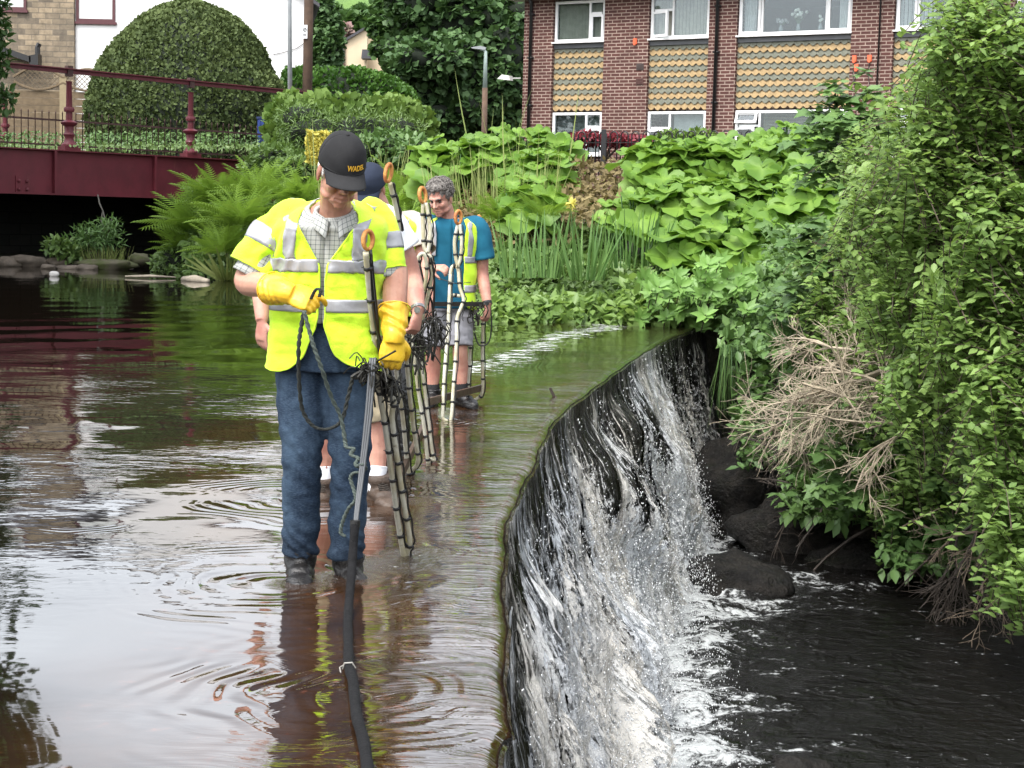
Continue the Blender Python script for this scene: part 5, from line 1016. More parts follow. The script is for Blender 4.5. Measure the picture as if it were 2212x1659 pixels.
for (a, b, r, lb) in [((228, 578), (262, 576), .05, 'pale driftwood stick at the edge of the gravel bar'), ((270, 597), (380, 599), .03, 'long white stick floating beneath the bridge'), ((395, 603), (450, 607), .09, 'pale log lying at the foot of the ferns')]:
    p0, p1 = PZ(*a, .03), PZ(*b, .03); tag(MB().tube([p0, (p0 + p1) / 2 + [0, 0, .02], p1], [r * .6, r, r * .5], 7).build('driftwood', DRIFT, None, True), lb, 'driftwood', 'driftwood on the water')
for (a, b, r, lb) in [((1130, 684), (1190, 683), .03, 'thin pale stick at the far bank waterline'), ((1195, 685), (1245, 686), .035, 'second pale stick at the far bank, nearer the weir')]:
    p0, p1 = PZ(*a, .03), PZ(*b, .03); tag(MB().tube([p0, (p0 + p1) / 2, p1], [r * .5, r, r * .4], 6).build('driftwood', DRIFT, None, True), lb, 'driftwood', 'driftwood on the water')
t = plant('hanging_creeper', 'bare creeper stems hanging from the girder above the gravel bar', 'creeper', P(212, 420, 40.6)); m = MB()
for q in ([(211, 420), (215, 440), (222, 455), (218, 475), (224, 495), (222, 515)], [(222, 455), (226, 470), (222, 490), (210, 515)], [(224, 500), (235, 485), (243, 470)]): m.tube([P(x, y, 40.6) for x, y in q], .018, 5)
m.build('stem', simple('pale_creeper', (.16, .15, .13), .8), t)
c = PZ(1193, 850, .05); t = plant('snagged_twig', 'small dark twig snagged on the weir lip', 'twig', c); m = MB(); m.tube([P(1188, 838, 13.2), P(1196, 855, 13.2), P(1200, 868, 13.3)], .012, 5); m.tube([P(1195, 855, 13.2), P(1212, 862, 13.2)], .007, 4); m.build('twig', DKW, t)
# ================================================================ people
def skin_mat(name, c, red):
    t = NT(name); o = t.obj(); n = t.noise(o, 9, 4, .6); n2 = t.noise(o, 45, 3)
    col = t.mix(t.mr(n, .35, .68), c, red); col = t.mix(t.mr(n2, .55, .75, 0, .35), col, tuple(np.array(red) * .75))
    d = t.bsdf(col, .5, t.bump(t.noise(o, 120, 3), 1, .0012), .4); b = d.node; b.inputs['Subsurface Weight'].default_value = .12; b.inputs['Subsurface Radius'].default_value = (.02, .008, .004); b.inputs['Subsurface Scale'].default_value = .4
    return t.done(d)
SKIN = skin_mat('skin', (.46, .25, .175), (.36, .165, .115)); SKINP = skin_mat('flushed_skin', (.50, .27, .20), (.40, .175, .135))
def cloth(name, c, c2=None, var=.2, rough=.9, bump=.002, scale=6, weave=220):
    t = NT(name); o = t.obj(); n = t.noise(o, scale, 4, .6); c = np.array(c, float); d = np.array(c2) if c2 is not None else c * (1 - var)
    col = t.mix(t.mr(n, .35, .65), tuple(c), tuple(d)); w = t.noise(o, weave, 2)
    sh = t.bsdf(col, rough, t.bump(t.math('ADD', t.math('MULTIPLY', w, .25), t.noise(o, 14, 3)), 1, bump), .25); sh.node.inputs['Sheen Weight'].default_value = .15 if c[0] > .1 else .0
    return t.done(sh)
HIVIS = cloth('fluorescent_yellow_mesh', (.64, .93, .045), (.55, .88, .03), rough=.7, bump=.008); STRIP = simple('reflective_tape', (.36, .365, .385), .38, .12, 14, .001, metal=.25)
def denim():
    t = NT('blue_denim'); o = t.obj(); s = t.n('ShaderNodeSeparateXYZ', Vector=o); n = t.noise(t.vmul(o, (1, 1, .5)), 6, 4, .65); n2 = t.noise(t.vmul(o, (90, 90, 400)), 1, 2)
    c = t.mix(t.mr(n, .38, .66), (.012, .024, .046), (.036, .062, .098)); c = t.mix(t.mr(s.outputs[2], .34, .18, 0, .65), c, (.006, .012, .024)); c = t.mix(t.mr(n2, .4, .7, 0, .3), c, (.09, .13, .18))
    return t.done(t.bsdf(c, .85, t.bump(t.math('ADD', n2, t.noise(o, 20, 4)), 1, .002), .2))
DENIM = denim(); TEAL = cloth('teal_jersey', (.012, .115, .185), (.008, .085, .145)); GREYSH = cloth('grey_shorts_cloth', (.27, .27, .29), (.20, .20, .22)); KHAKI = cloth('khaki_cloth', (.33, .28, .19), (.25, .21, .14))
WHITE = cloth('white_cotton', (.74, .76, .80)); BEIGE = cloth('beige_jersey', (.46, .41, .35)); NAVY = cloth('navy_cotton', (.022, .030, .052)); BLACKC = cloth('black_cotton', (.016, .016, .017), (.024, .024, .025), bump=.003)
RUBBER = simple('yellow_rubber', (.80, .52, .035), .42, .12, 12, .002, c2=(.72, .42, .02)); WELLY = simple('black_wet_rubber', (.012, .012, .013), .22, .3, 8, .004); LEATH = simple('brown_wet_leather', (.075, .05, .035), .5, .35, 14, .006); BLEATH = simple('black_wet_leather', (.014, .013, .013), .3, .3, 14, .006)
GREYHAIR = simple('grey_hair', (.085, .075, .068), .65, .5, 45, .003, c2=(.24, .22, .20)); WHITEHAIR = simple('white_hair', (.62, .60, .57), .6, .2, 30, .003); GOLD = simple('gold_thread', (.75, .42, .03), .6); EYE = simple('eye', (.03, .025, .02), .2); STEEL = simple('brushed_steel', (.35, .35, .35), .3, .2, 30, metal=.8)
def check_mat():
    t = NT('checked_shirt_cloth'); uv = t.uv(); s = t.n('ShaderNodeSeparateXYZ', Vector=uv)
    def ln(x, per, w): return t.math('LESS_THAN', t.math('FRACT', t.math('MULTIPLY', x, 1 / per)), w)
    a = ln(s.outputs[0], .018, .16); b = ln(s.outputs[1], .018, .16); k = t.math('MULTIPLY', t.math('ADD', a, b), .55, clamp=True)
    return t.done(t.bsdf(t.mix(k, (.36, .37, .345), (.05, .06, .07)), .85, t.bump(t.noise(t.obj(), 25, 3), 1, .002), .2))
CHECK = check_mat()
def A3(*q): return np.array(q, float)
def ev_mesh(o):
    dg = bpy.context.evaluated_depsgraph_get(); return bpy.data.meshes.new_from_object(o.evaluated_get(dg))
def remesh(m, name, mat, parent, voxel=.006, smooth=4, fn=None, fac=.5):
    """join the overlapping shapes of m into one continuous skin"""
    me = bpy.data.meshes.new('t'); me.from_pydata(m.v, [], m.f); me.update(); o = bpy.data.objects.new('t', me); COL.objects.link(o)
    r = o.modifiers.new('r', 'REMESH'); r.mode = 'VOXEL'; r.voxel_size = voxel
    if smooth: s = o.modifiers.new('s', 'SMOOTH'); s.factor = fac; s.iterations = smooth
    me2 = ev_mesh(o); bpy.data.objects.remove(o); bpy.data.meshes.remove(me)
    n = len(me2.vertices); V = np.empty(n * 3, np.float32); me2.vertices.foreach_get('co', V); V = V.reshape(-1, 3).astype(float)
    if fn is not None:
        Nn = np.empty(n * 3, np.float32); me2.vertices.foreach_get('normal', Nn); V = fn(V, Nn.reshape(-1, 3).astype(float))
    if parent is not None: V = V - ORG.get(parent.name, np.zeros(3))
    me2.vertices.foreach_set('co', V.astype(np.float32).ravel()); me2.materials.clear(); me2.name = name
    return link_mesh(name, me2, mat, parent, True)
def limb(m, pts, r, n=14, k=7):
    c = catmull(pts, k); rr = np.interp(np.linspace(0, 1, len(c)), np.linspace(0, 1, len(r)), r); return m.tube(c, rr, n)
def ellip(m, c, r, M=None, n=9):
    R = []; c = np.array(c, float); r = np.array(r, float)
    for i in range(n + 1):
        ph = -pi / 2 + pi * (i + .02) / (n + .04); th = np.arange(2 * n) * pi / n
        q = np.stack([np.cos(ph) * np.cos(th) * r[0], np.cos(ph) * np.sin(th) * r[1], np.full(2 * n, np.sin(ph) * r[2])], 1) + c
        R.append(M(q) if M else q)
    return m.rings(R)
def headframe(c, pitch, yaw, roll=0, s=1.0):
    c = np.array(c, float); f0 = A3(math.sin(yaw), -math.cos(yaw), 0); f = math.cos(pitch) * f0 - math.sin(pitch) * A3(0, 0, 1); u = math.cos(pitch) * A3(0, 0, 1) + math.sin(pitch) * f0
    r = np.cross(f, u); r, u = r * math.cos(roll) + u * math.sin(roll), u * math.cos(roll) - r * math.sin(roll)
    return lambda q: c + s * (np.asarray(q, float) @ np.stack([r, f, u]))
def headframe_inv(Mf):
    o = Mf([0, 0, 0]); B = np.stack([Mf([1, 0, 0]) - o, Mf([0, 1, 0]) - o, Mf([0, 0, 1]) - o]); return lambda V: (V - o) @ np.linalg.inv(B)
def head_shapes(m, Mf):
    E = lambda c, r, n=9: ellip(m, c, r, Mf, n)
    E((0, -.012, .032), (.076, .097, .088)); E((0, .022, -.035), (.064, .068, .070)); E((0, .040, -.070), (.048, .050, .042)); E((0, .072, -.098), (.024, .018, .018), 6)
    for s in (-1, 1): E((s * .036, .066, -.024), (.026, .022, .026), 6); E((s * .046, .02, -.075), (.020, .045, .022), 6); E((s * .079, -.008, -.008), (.008, .019, .031), 6); E((s * .078, -.004, -.034), (.007, .011, .012), 6); E((s * .012, .098, -.030), (.009, .009, .008), 5)
    T = lambda pts, r: m.tube(np.array([Mf(p) for p in pts]), r, 8)
    T([(-.044, .070, .026), (-.02, .084, .026), (0, .086, .024), (.02, .084, .026), (.044, .070, .026)], [.011, .013, .012, .013, .011])
    T([(0, .082, .022), (0, .100, -.006), (0, .112, -.026), (0, .100, -.034)], [.009, .011, .014, .010])
    T([(-.024, .076, -.064), (0, .090, -.060), (.024, .076, -.064)], [.006, .0075, .006]); T([(-.021, .074, -.076), (0, .088, -.077), (.021, .074, -.076)], [.006, .009, .006])
def head_detail(Mf):
    inv = headframe_inv(Mf)
    def fn(V, N):
        L = inv(V); near = (np.abs(L) < .2).all(1); d = np.zeros(len(V))
        for s in (-1, 1): d -= .011 * np.exp(-(((L[:, 0] - s * .031) / .017) ** 2 + ((L[:, 1] - .078) / .03) ** 2 + ((L[:, 2] - .004) / .011) ** 2))
        front = L[:, 1] > .05
        d -= .005 * front * np.exp(-((L[:, 2] + .069 + 1.2 * L[:, 0] ** 2) / .0035) ** 2) * (np.abs(L[:, 0]) < .026)
        for s in (-1, 1): d -= .0035 * front * np.exp(-((s * L[:, 0] - (.022 + (-.03 - L[:, 2]) * .35)) / .005) ** 2) * ((L[:, 2] < -.028) & (L[:, 2] > -.08))
        d -= .003 * front * np.exp(-((L[:, 2] - .062 - .004 * np.sin(L[:, 0] * 60)) / .003) ** 2) + .003 * front * np.exp(-((L[:, 2] - .050) / .003) ** 2) * (np.abs(L[:, 0]) < .05)
        return V + N * (d * near)[:, None]
    return fn
def hand(m, w, d, n, side, curl=(.5, .55, .6, .65), s=1.0, thick=1.0, thumb=(.5, .35), spread=.06):
    """w wrist, d wrist->knuckle direction, n direction the palm faces; side +1 thumb lies along cross(d,n)"""
    w = np.array(w, float); d = unit(np.array(d, float)); n = unit(np.array(n, float) - d * (np.array(n, float) @ d)); x = np.cross(d, n) * side
    R = []
    th = np.arange(14) * 2 * pi / 14
    for f, a, b in ((-.02, .026, .021), (.015, .030, .021), (.045, .040, .019), (.075, .043, .017), (.095, .040, .013)):
        R.append(w + d * f * s + s * thick * (np.cos(th)[:, None] * a * x + np.sin(th)[:, None] * b * n))
    m.rings(R)
    for k, (off, L, r) in enumerate([(.031, .074, .0090), (.0105, .082, .0093), (-.0105, .076, .0088), (-.030, .060, .0078)]):
        p = w + s * (d * .088 + x * off); dd = unit(d + x * off * spread * 20); pts = [p - dd * .012 * s, p]; a = 0
        for seg, fr in enumerate((.45, .32, .25)):
            a += curl[k] * (.75, 1.15, .9)[seg]; v = dd * math.cos(a) + n * math.sin(a); p = p + v * L * fr * s; pts.append(p)
        m.tube(catmull(pts, 4), np.interp(np.linspace(0, 1, 4 * (len(pts) - 1) + 1), [0, .3, .8, 1], [r * 1.08, r * 1.04, r * .92, r * .62]) * s * thick, 9)
    p = w + s * (d * .022 + x * .026 + n * .004); v0 = unit(d * .75 + x * .8 + n * thumb[0]); q1 = p + v0 * .044 * s; v1 = unit(d * .95 + x * .15 + n * (thumb[0] + thumb[1])); q2 = q1 + v1 * .034 * s; q3 = q2 + unit(v1 + n * thumb[1]) * .026 * s
    m.tube(catmull([p - v0 * .015 * s, p, q1, q2, q3], 4), np.interp(np.linspace(0, 1, 17), [0, .3, .55, .8, 1], [.014, .0145, .0115, .0105, .0065]) * s * thick, 9)
def boot(parent, ank, hd, top, mat, s=1.0, name='boot', r=.058, laces=False):
    """ank: ankle centre; hd: heading (xy); top: shaft height above the ankle"""
    a = np.array(ank, float); h = unit(A3(hd[0], hd[1], 0)); x = A3(-h[1], h[0], 0); m = MB()
    z0 = a[2]
    m.tube(catmull([a + [0, 0, top], a + [0, 0, top * .5], a + [0, 0, .0], a + [0, 0, -.05]], 5), np.interp(np.linspace(0, 1, 16), [0, .5, .8, 1], [r * 1.12, r * 1.0, r * .95, r * .9]), 14)
    th = np.arange(16) * 2 * pi / 16; R = []
    for f, w, zt in ((-.085, .030, .02), (-.06, .040, .035), (0, .044, .05), (.06, .046, .03), (.12, .052, .005), (.17, .050, -.015), (.205, .036, -.03), (.225, .014, -.045)):
        zb = -.085; c = a + h * f * s; zc = (zt + zb) / 2; hh = (zt - zb) / 2
        R.append(c + A3(0, 0, zc) + s * (np.cos(th)[:, None] * w * x + np.sign(np.sin(th))[:, None] * (np.abs(np.sin(th)) ** .7)[:, None] * hh * A3(0, 0, 1)))
    m.rings(R)
    def fn(V, N):
        q = (V - a); return V + N * (.004 * np.sin(q[:, 2] * 90 + 3 * np.sin(q @ h * 25)) * (q[:, 2] > -.05))[:, None]
    o = remesh(m, name, mat, parent, .006, 3, fn)
    sl_ = MB(); R = []
    for f, w in ((-.09, .028), (-.06, .043), (0, .046), (.06, .045), (.12, .055), (.18, .050), (.215, .032), (.23, .012)): R.append([a + h * f * s + x * w * s, a + h * f * s - x * w * s])
    R = np.array(R); V = []; [V.extend([q[0] + [0, 0, -.085], q[1] + [0, 0, -.085], q[0] + [0, 0, -.108], q[1] + [0, 0, -.108]]) for q in R]; F = []
    for i in range(len(R) - 1): b = 4 * i; F += [(b, b + 1, b + 5, b + 4), (b + 2, b + 6, b + 7, b + 3), (b, b + 4, b + 6, b + 2), (b + 1, b + 3, b + 7, b + 5)]
    sl_.add(V, F + [(0, 2, 3, 1), (28, 29, 31, 30)]); sl_.build('sole', WELLY, o)
    if laces:
        l = MB()
        for k in range(6): f = .10 - .012 * k; z = .008 + .010 * k; c = a + h * f + A3(0, 0, z); l.tube([c - x * .025, c + h * .008 + [0, 0, .01], c + x * .025 + [0, 0, .012]], .004, 5); l.tube([c + x * .025, c + h * .010 + [0, 0, .008], c - x * .025 + [0, 0, .012]], .004, 5)
        l.build('lace', DARKL, o)
    return o
DARKL = simple('bootlace', (.03, .022, .016), .8)
def sup(a, b, ph, e=2.5):
    s, c = np.sin(ph), np.cos(ph); return a * np.sign(s) * np.abs(s) ** (2 / e), -b * np.sign(c) * np.abs(c) ** (2 / e)
class Torso:
    """surface of the trunk: ph = 0 in front (towards the viewer), pi/2 at the person's left (viewer's right)"""
    TB = [(-.62, 1.0, 1.06), (-.52, 1.0, 1.05), (-.42, 1.0, 1.04), (-.32, 1.0, 1.0), (-.22, 1.02, .98), (-.12, 1.04, .94), (-.06, 1.05, .88), (-.015, 1.0, .80), (.015, .86, .70), (.040, .62, .60), (.058, .40, .52)]
    def __init__(s, cx, cy, zs, a, b, lean=.05, twist=0, tilt=0, sway=0, dip=.035): s.dip = dip; s.cx, s.cy, s.zs, s.a, s.b, s.lean, s.tw, s.tilt, s.sway = cx, cy, zs, a, b, lean, twist, tilt, sway
    def S(s, ph, dz, off=0, wr=0):
        ph = np.asarray(ph, float); dz = np.asarray(dz, float); t = np.array(s.TB); a = np.interp(dz, t[:, 0], t[:, 1]) * s.a + off; b = np.interp(dz, t[:, 0], t[:, 2]) * s.b + off
        x, y = sup(a, b, ph); k = 1 + wr * (.6 * fbm2(ph * 1.6 + dz * 3, dz * 7 + ph, 3) + .5 * np.sin(ph * 5 + dz * 26 + 2 * np.sin(ph * 3))) / np.maximum(a, .05)
        x = x * k; y = y * k; c, sn = math.cos(s.tw), math.sin(s.tw); x, y = x * c - y * sn, x * sn + y * c
        ld = s.lean * np.clip((dz + .45) / .5, 0, 1.2) ** 1.5; sw = s.sway * np.clip((dz + .6) / .6, 0, 1.2)
        return np.stack([s.cx + x + sw, s.cy + y - ld, s.zs + dz + s.tilt * x - s.dip * (.5 + .5 * np.cos(ph)) * np.clip((dz + .08) / .11, 0, 1)], -1)
def sheet(name, G, mat, parent, th=.004, uv=None, sub=0):
    n, m = G.shape[:2]; i = np.arange(n - 1)[:, None] * m + np.arange(m - 1)[None]; F = np.stack([i, i + 1, i + m + 1, i + m], -1).reshape(-1, 4)
    o = npmesh(name, G.reshape(-1, 3), F, mat, parent, True, uv=uv)
    if th: q = o.modifiers.new('thick', 'SOLIDIFY'); q.thickness = th; q.offset = 0
    return o
def tubegrid(pts, r, n=26, k=8, wr=.0, seed=0, flat=1.0):
    c = catmull(pts, k); M_ = len(c); rr = np.interp(np.linspace(0, 1, M_), np.linspace(0, 1, len(r)), r); T = np.gradient(c, axis=0); G = []; pa = None
    th = np.linspace(0, 2 * pi, n)
    for i in range(M_):
        t = T[i] / np.linalg.norm(T[i]); 
        if pa is None: a, b, _ = frame_of(t, (0, -1, 0))
        else: a = pa - t * (pa @ t); a /= np.linalg.norm(a); b = np.cross(t, a)
        pa = a; f = i / M_; k_ = rr[i] + wr * (.6 * np.sin(th * 3 + f * 17 + seed) * np.sin(f * 11 + seed) + .5 * np.sin(th * 2 - f * 26 + seed * 2))
        k_[-1] = k_[0]
        G.append(c[i] + k_[:, None] * (np.cos(th)[:, None] * a + flat * np.sin(th)[:, None] * b))
    return np.array(G)
def joinsheets(name, Gs, mat, parent, th=.004, uvs=None):
    V = []; F = []; U = []; b = 0
    for k, G in enumerate(Gs):
        n, m = G.shape[:2]; i = np.arange(n - 1)[:, None] * m + np.arange(m - 1)[None]; F.append(np.stack([i, i + 1, i + m + 1, i + m], -1).reshape(-1, 4) + b); V.append(G.reshape(-1, 3)); b += n * m
        du = np.concatenate([[0], np.cumsum(np.linalg.norm(np.diff(G[n // 2], axis=0), axis=1))]); dv = np.concatenate([[0], np.cumsum(np.linalg.norm(np.diff(G[:, m // 3], axis=0), axis=1))]); U.append(np.stack(np.meshgrid(du, dv), -1).reshape(-1, 2))
    o = npmesh(name, np.concatenate(V), np.concatenate(F), mat, parent, True, uv=np.concatenate(U))
    if th: q = o.modifiers.new('thick', 'SOLIDIFY'); q.thickness = th; q.offset = 0
    return o
def vest(par, T, hem, gap, sleeves=(), wr=.010, off=.014, hoops=(), strap=(.085, .135), label=None):
    """open hi-vis waistcoat; gap(dz) -> half angle left/right of the opening"""
    nu, nv = 110, 46; dz = np.linspace(hem, .050, nv); G = []
    for z in dz:
        gl, gr = gap(z); ph = np.linspace(gr, 2 * pi - gl, nu); f = (z - hem) / (-hem); e = np.minimum(ph - gr, 2 * pi - gl - ph)
        zz = z + np.clip(1 - f * 3.2, 0, 1) * .065 * np.exp(-e / .13) + np.clip(1 - f * 3, 0, 1) * .012 * np.sin(ph * 3)
        G.append(T.S(ph, zz, off + .004 * np.sin(ph * 4) * (1 - f), wr))
    Gs = [np.array(G)] + [tubegrid(p, r, 30, 12, .009, i * 2.1, .80) for i, (p, r) in enumerate(sleeves)]
    o = joinsheets('vest', Gs, HIVIS, par, .004); 
    if label: o['label'] = label
    for (z0, z1) in hoops:
        zz = np.linspace(z0, z1, 5); 
        gl, gr = gap((z0 + z1) / 2); ph = np.linspace(gr + .015, 2 * pi - gl - .015, nu)
        sheet('reflective_strip', np.array([T.S(ph, np.full(nu, z), off + .005 + .004 * np.sin(ph * 4) * (1 - (z - hem) / (-hem)), wr) for z in zz]), STRIP, o, .001)
    a_of = lambda z: np.interp(z, np.array(T.TB)[:, 0], np.array(T.TB)[:, 1]) * T.a + off
    for s in (1, -1):
        for back in (0, 1):
            rows = []
            for z in np.linspace(hoops[0][1] if hoops else hem, .036, 30):
                q = np.clip(np.linspace(*strap, 6) / a_of(z), -.995, .995); ph = np.arcsin(np.sign(q) * np.abs(q) ** 1.25)
                ph = ph if not back else pi - ph; rows.append(T.S(s * ph, np.full(6, z), off + .006, wr))
            sheet('reflective_strip', np.array(rows), STRIP, o, .001)
    for i, (p, r) in enumerate(sleeves):
        G = tubegrid(p, np.array(r) + .004, 30, 12, .009, i * 2.1, .80); n = len(G); sheet('reflective_strip', G[int(n * .56):int(n * .56) + max(3, int(n * .2))], STRIP, o, .001)
    return o
from mathutils.bvhtree import BVHTree
import bmesh
def drape_vest(par, T, hem, gap, sleeves, off, hoops, strap, mat=None, label=None):
    """one continuous jacket: trunk and sleeves grown together, then cut open at the front, neck, hem and cuffs"""
    m = MB(); n = 44; th = np.arange(n) * 2 * pi / n
    m.rings([T.S(th, np.full(n, z), off + .010 * np.clip(-(z + .3) / .3, 0, 1) * (1 + .6 * np.sin(th * 5 + 1))) for z in np.linspace(hem - .05, .052, 34)])
    ends = []
    for i, (p, r) in enumerate(sleeves):
        p = list(p); e = unit(p[-1] - p[-2]); G = tubegrid(p + [p[-1] + e * .04], list(r) + [r[-1] * 1.04], 28, 8, .004, i * 2.1, .84); m.rings([g[:-1] for g in G]); ends.append((p[-1], e))
    def fn(V, N):
        dz = V[:, 2] - T.zs; x = V[:, 0] - T.cx
        f = .55 * fbm2(x * 7 + dz * 10, dz * 9 - x * 5, 3)                                   # soft slanting folds
        f2 = np.sin((dz * 60 + np.abs(x) * 95) + 2.4 * np.sin(x * 17 + dz * 8)) * np.exp(-(((np.abs(x) - .17) / .09) ** 2 + ((dz + .17) / .13) ** 2))   # pulled from the armpits
        f3 = np.sin(dz * 52 + 2.2 * np.sin(x * 14) + x * 12) * np.exp(-((dz + .36) / .10) ** 2) * .6
        return V + N * (.0095 * f + .0085 * f2 + .0075 * f3)[:, None]
    o = remesh(m, 'vest', mat or HIVIS, par, .0060, 16, fn, .6)
    if label: o['label'] = label
    org = ORG[par.name]; bm = bmesh.new(); bm.from_mesh(o.data); bvh = BVHTree.FromBMesh(bm)
    V = np.array([v.co for v in bm.verts]) + org
    x = V[:, 0] - T.cx; ld = T.lean * np.clip((V[:, 2] - T.zs + .45) / .5, 0, 1.2) ** 1.5; sw = T.sway * np.clip((V[:, 2] - T.zs + .6) / .6, 0, 1.2); y = V[:, 1] - T.cy + ld; xs_ = x - sw; ph = np.arctan2(xs_ / T.a, -y / T.b)
    dz = V[:, 2] - T.zs + T.dip * (.5 + .5 * np.cos(ph)) * np.clip((V[:, 2] - T.zs + .08) / .11, 0, 1)
    dd = np.linspace(hem - .06, .06, 60); gl, gr = zip(*[gap(z) for z in dd]); XR = np.array([T.S(np.array([g]), np.array([z]), off)[0][0] for g, z in zip(gr, dd)]); XL = np.array([T.S(np.array([-g]), np.array([z]), off)[0][0] for g, z in zip(gl, dd)])
    xr = np.interp(dz, dd, XR); xl = np.interp(dz, dd, XL); front = (y < -.02)
    cut = front & (V[:, 0] > xl) & (V[:, 0] < xr)
    e = np.minimum(np.abs(V[:, 0] - xl), np.abs(V[:, 0] - xr)); hz = hem + np.where(front, .075 * np.exp(-e / .035), 0) + .012 * np.sin(ph * 3)
    cut |= dz < hz
    r2 = np.hypot(xs_, y + .01); cut |= (V[:, 2] - T.zs > -.06) & (r2 < .083 + .0 * r2)
    for (p, d) in ends: q = V - p; al = q @ d; cut |= (al > 0) & (al < .14) & (np.linalg.norm(q - al[:, None] * d, axis=1) < .125) & (np.abs(xs_) > .222)
    bmesh.ops.delete(bm, geom=[v for v, c in zip(bm.verts, cut) if c], context='VERTS')
    bm.verts.ensure_lookup_table(); loose = [v for v in bm.verts if not v.link_faces]; bmesh.ops.delete(bm, geom=loose, context='VERTS')
    for it in range(7):
        new = {}
        for v in bm.verts:
            if v.is_boundary:
                nb = [ed.other_vert(v).co for ed in v.link_edges if ed.is_boundary]
                if len(nb) == 2: new[v] = v.co * .4 + (nb[0] + nb[1]) * .3
        for v, c in new.items(): v.co = c
    edges = [ed for ed in bm.edges if ed.is_boundary]
    bm.to_mesh(o.data); o.data.update()
    # bound edges: a thin rolled hem
    adj = {}
    for ed in edges: a, b = ed.verts; adj.setdefault(a, []).append(b); adj.setdefault(b, []).append(a)
    done = set(); hb = MB()
    for s in list(adj):
        if s in done: continue
        loop = [s]; done.add(s); cur = s
        while True:
            nx = [w for w in adj[cur] if w not in done]
            if not nx: break
            cur = nx[0]; done.add(cur); loop.append(cur)
        if len(loop) > 12:
            P_ = np.array([v.co for v in loop]) + org; hb.tube(P_[::2], .0042, 6, close=True)
    bm.free(); hb.build('edge_binding', mat or HIVIS, o, True)
    q = o.modifiers.new('thick', 'SOLIDIFY'); q.thickness = .003; q.offset = 0
    def snap(G, lift):
        out = np.empty_like(G)
        for i in np.ndindex(G.shape[:2]):
            c, nrm, k, d = bvh.find_nearest(Vector(G[i] - org)); out[i] = np.array(c) + np.array(nrm) * lift + org
        return out
    for (z0, z1) in hoops:
        gl, gr = gap((z0 + z1) / 2); ph = np.linspace(gr + .02, 2 * pi - gl - .02, 120); sheet('reflective_strip', snap(np.array([T.S(ph, np.full(120, z), off + .008) for z in np.linspace(z0, z1, 7)]), .0035), STRIP, o, .001)
    a_of = lambda z: np.interp(z, np.array(T.TB)[:, 0], np.array(T.TB)[:, 1]) * T.a + off
    for s in (1, -1):
        for back in (0, 1):
            rows = []
            for z in np.linspace(hoops[0][1], .030, 34):
                q = np.clip(np.linspace(*strap, 7) / a_of(z), -.995, .995); ph = np.arcsin(np.sign(q) * np.abs(q) ** 1.25); ph = ph if not back else pi - ph; rows.append(T.S(s * ph, np.full(7, z), off + .008))
            sheet('reflective_strip', snap(np.array(rows), .0035), STRIP, o, .001)
    for i, (p, r) in enumerate(sleeves):
        G = tubegrid(p, np.array(r) + .006, 34, 12, 0, 0, .84); k = len(G); sheet('reflective_strip', snap(G[int(k * .58):int(k * .58) + max(3, int(k * .2))], .0035), STRIP, o, .001)
    return o
def shirt(par, T, hem, mat, sleeves, wr=.006, off=.004, name='shirt', top=.058):
    nu, nv = 90, 44; dz = np.linspace(hem, top, nv); ph = np.linspace(0, 2 * pi, nu)
    G = np.array([T.S(ph, np.full(nu, z), off, wr) for z in dz])
    return joinsheets(name, [G] + [tubegrid(p, r, 26, 8, .004, i + 1) for i, (p, r) in enumerate(sleeves)], mat, par, .004)
def legs_mesh(par, name, mat, T, hipz, legs, r, wrk=.006, vox=.008, amp_knee=.55, seed=0, poff=-.006):
    """trousers or shorts: pelvis joined to two legs [(hip, knee, end)]"""
    m = MB(); th = np.arange(24) * 2 * pi / 24
    R = [T.S(th, np.full(24, z), poff) for z in np.linspace(hipz[0], hipz[1], 6)]; m.rings(R)
    for L in legs: limb(m, L, r, 18, 9)
    ks = [L[1] for L in legs]
    def fn(V, N):
        d = wrk * (.5 * fbm2(V[:, 0] * 9 + seed, V[:, 2] * 14 + V[:, 1] * 5, 3)) + wrk * .9 * np.clip(fbm2(V[:, 0] * 14 + V[:, 2] * 16 + seed, V[:, 2] * 9 - V[:, 0] * 12, 2) - .35, -.6, 0)
        for L in legs:
            k = L[len(L) // 2]; e = L[-1]; g = np.exp(-((V - k) ** 2).sum(1) / .12 ** 2); d += amp_knee * wrk * g * np.sin(V[:, 2] * 70 + V[:, 0] * 70 + 3 * np.sin(V[:, 0] * 22 + V[:, 2] * 9))
            g = np.exp(-((V - e) ** 2).sum(1) / .12 ** 2); d += amp_knee * wrk * 1.3 * g * np.sin(V[:, 2] * 80 + V[:, 0] * 45 + 3.5 * np.sin(V[:, 0] * 25 + V[:, 2] * 14))
        return V + N * d[:, None]
    return remesh(m, name, mat, par, vox, 3, fn)
def body(par, T, Mf, neck, arms, legs, mat, hands=(), vox=.0050):
    m = MB(); th = np.arange(24) * 2 * pi / 24
    m.rings([T.S(th, np.full(24, z), -.016) for z in np.linspace(-.6, .045, 16)]); head_shapes(m, Mf)
    limb(m, [neck + A3(0, .01, -.06), neck, Mf(A3(0, -.030, -.05)), Mf(A3(0, -.02, .0))], [.075, .062, .057, .055])
    for a, r in arms: limb(m, a, r, 14, 9)
    for l, r in legs: limb(m, l, r, 14, 9)
    for h in hands: hand(m, **h)
    return remesh(m, 'body', mat, par, vox, 3, head_detail(Mf))
ARM_R = [.058, .054, .047, .043, .043, .036, .028, .026]
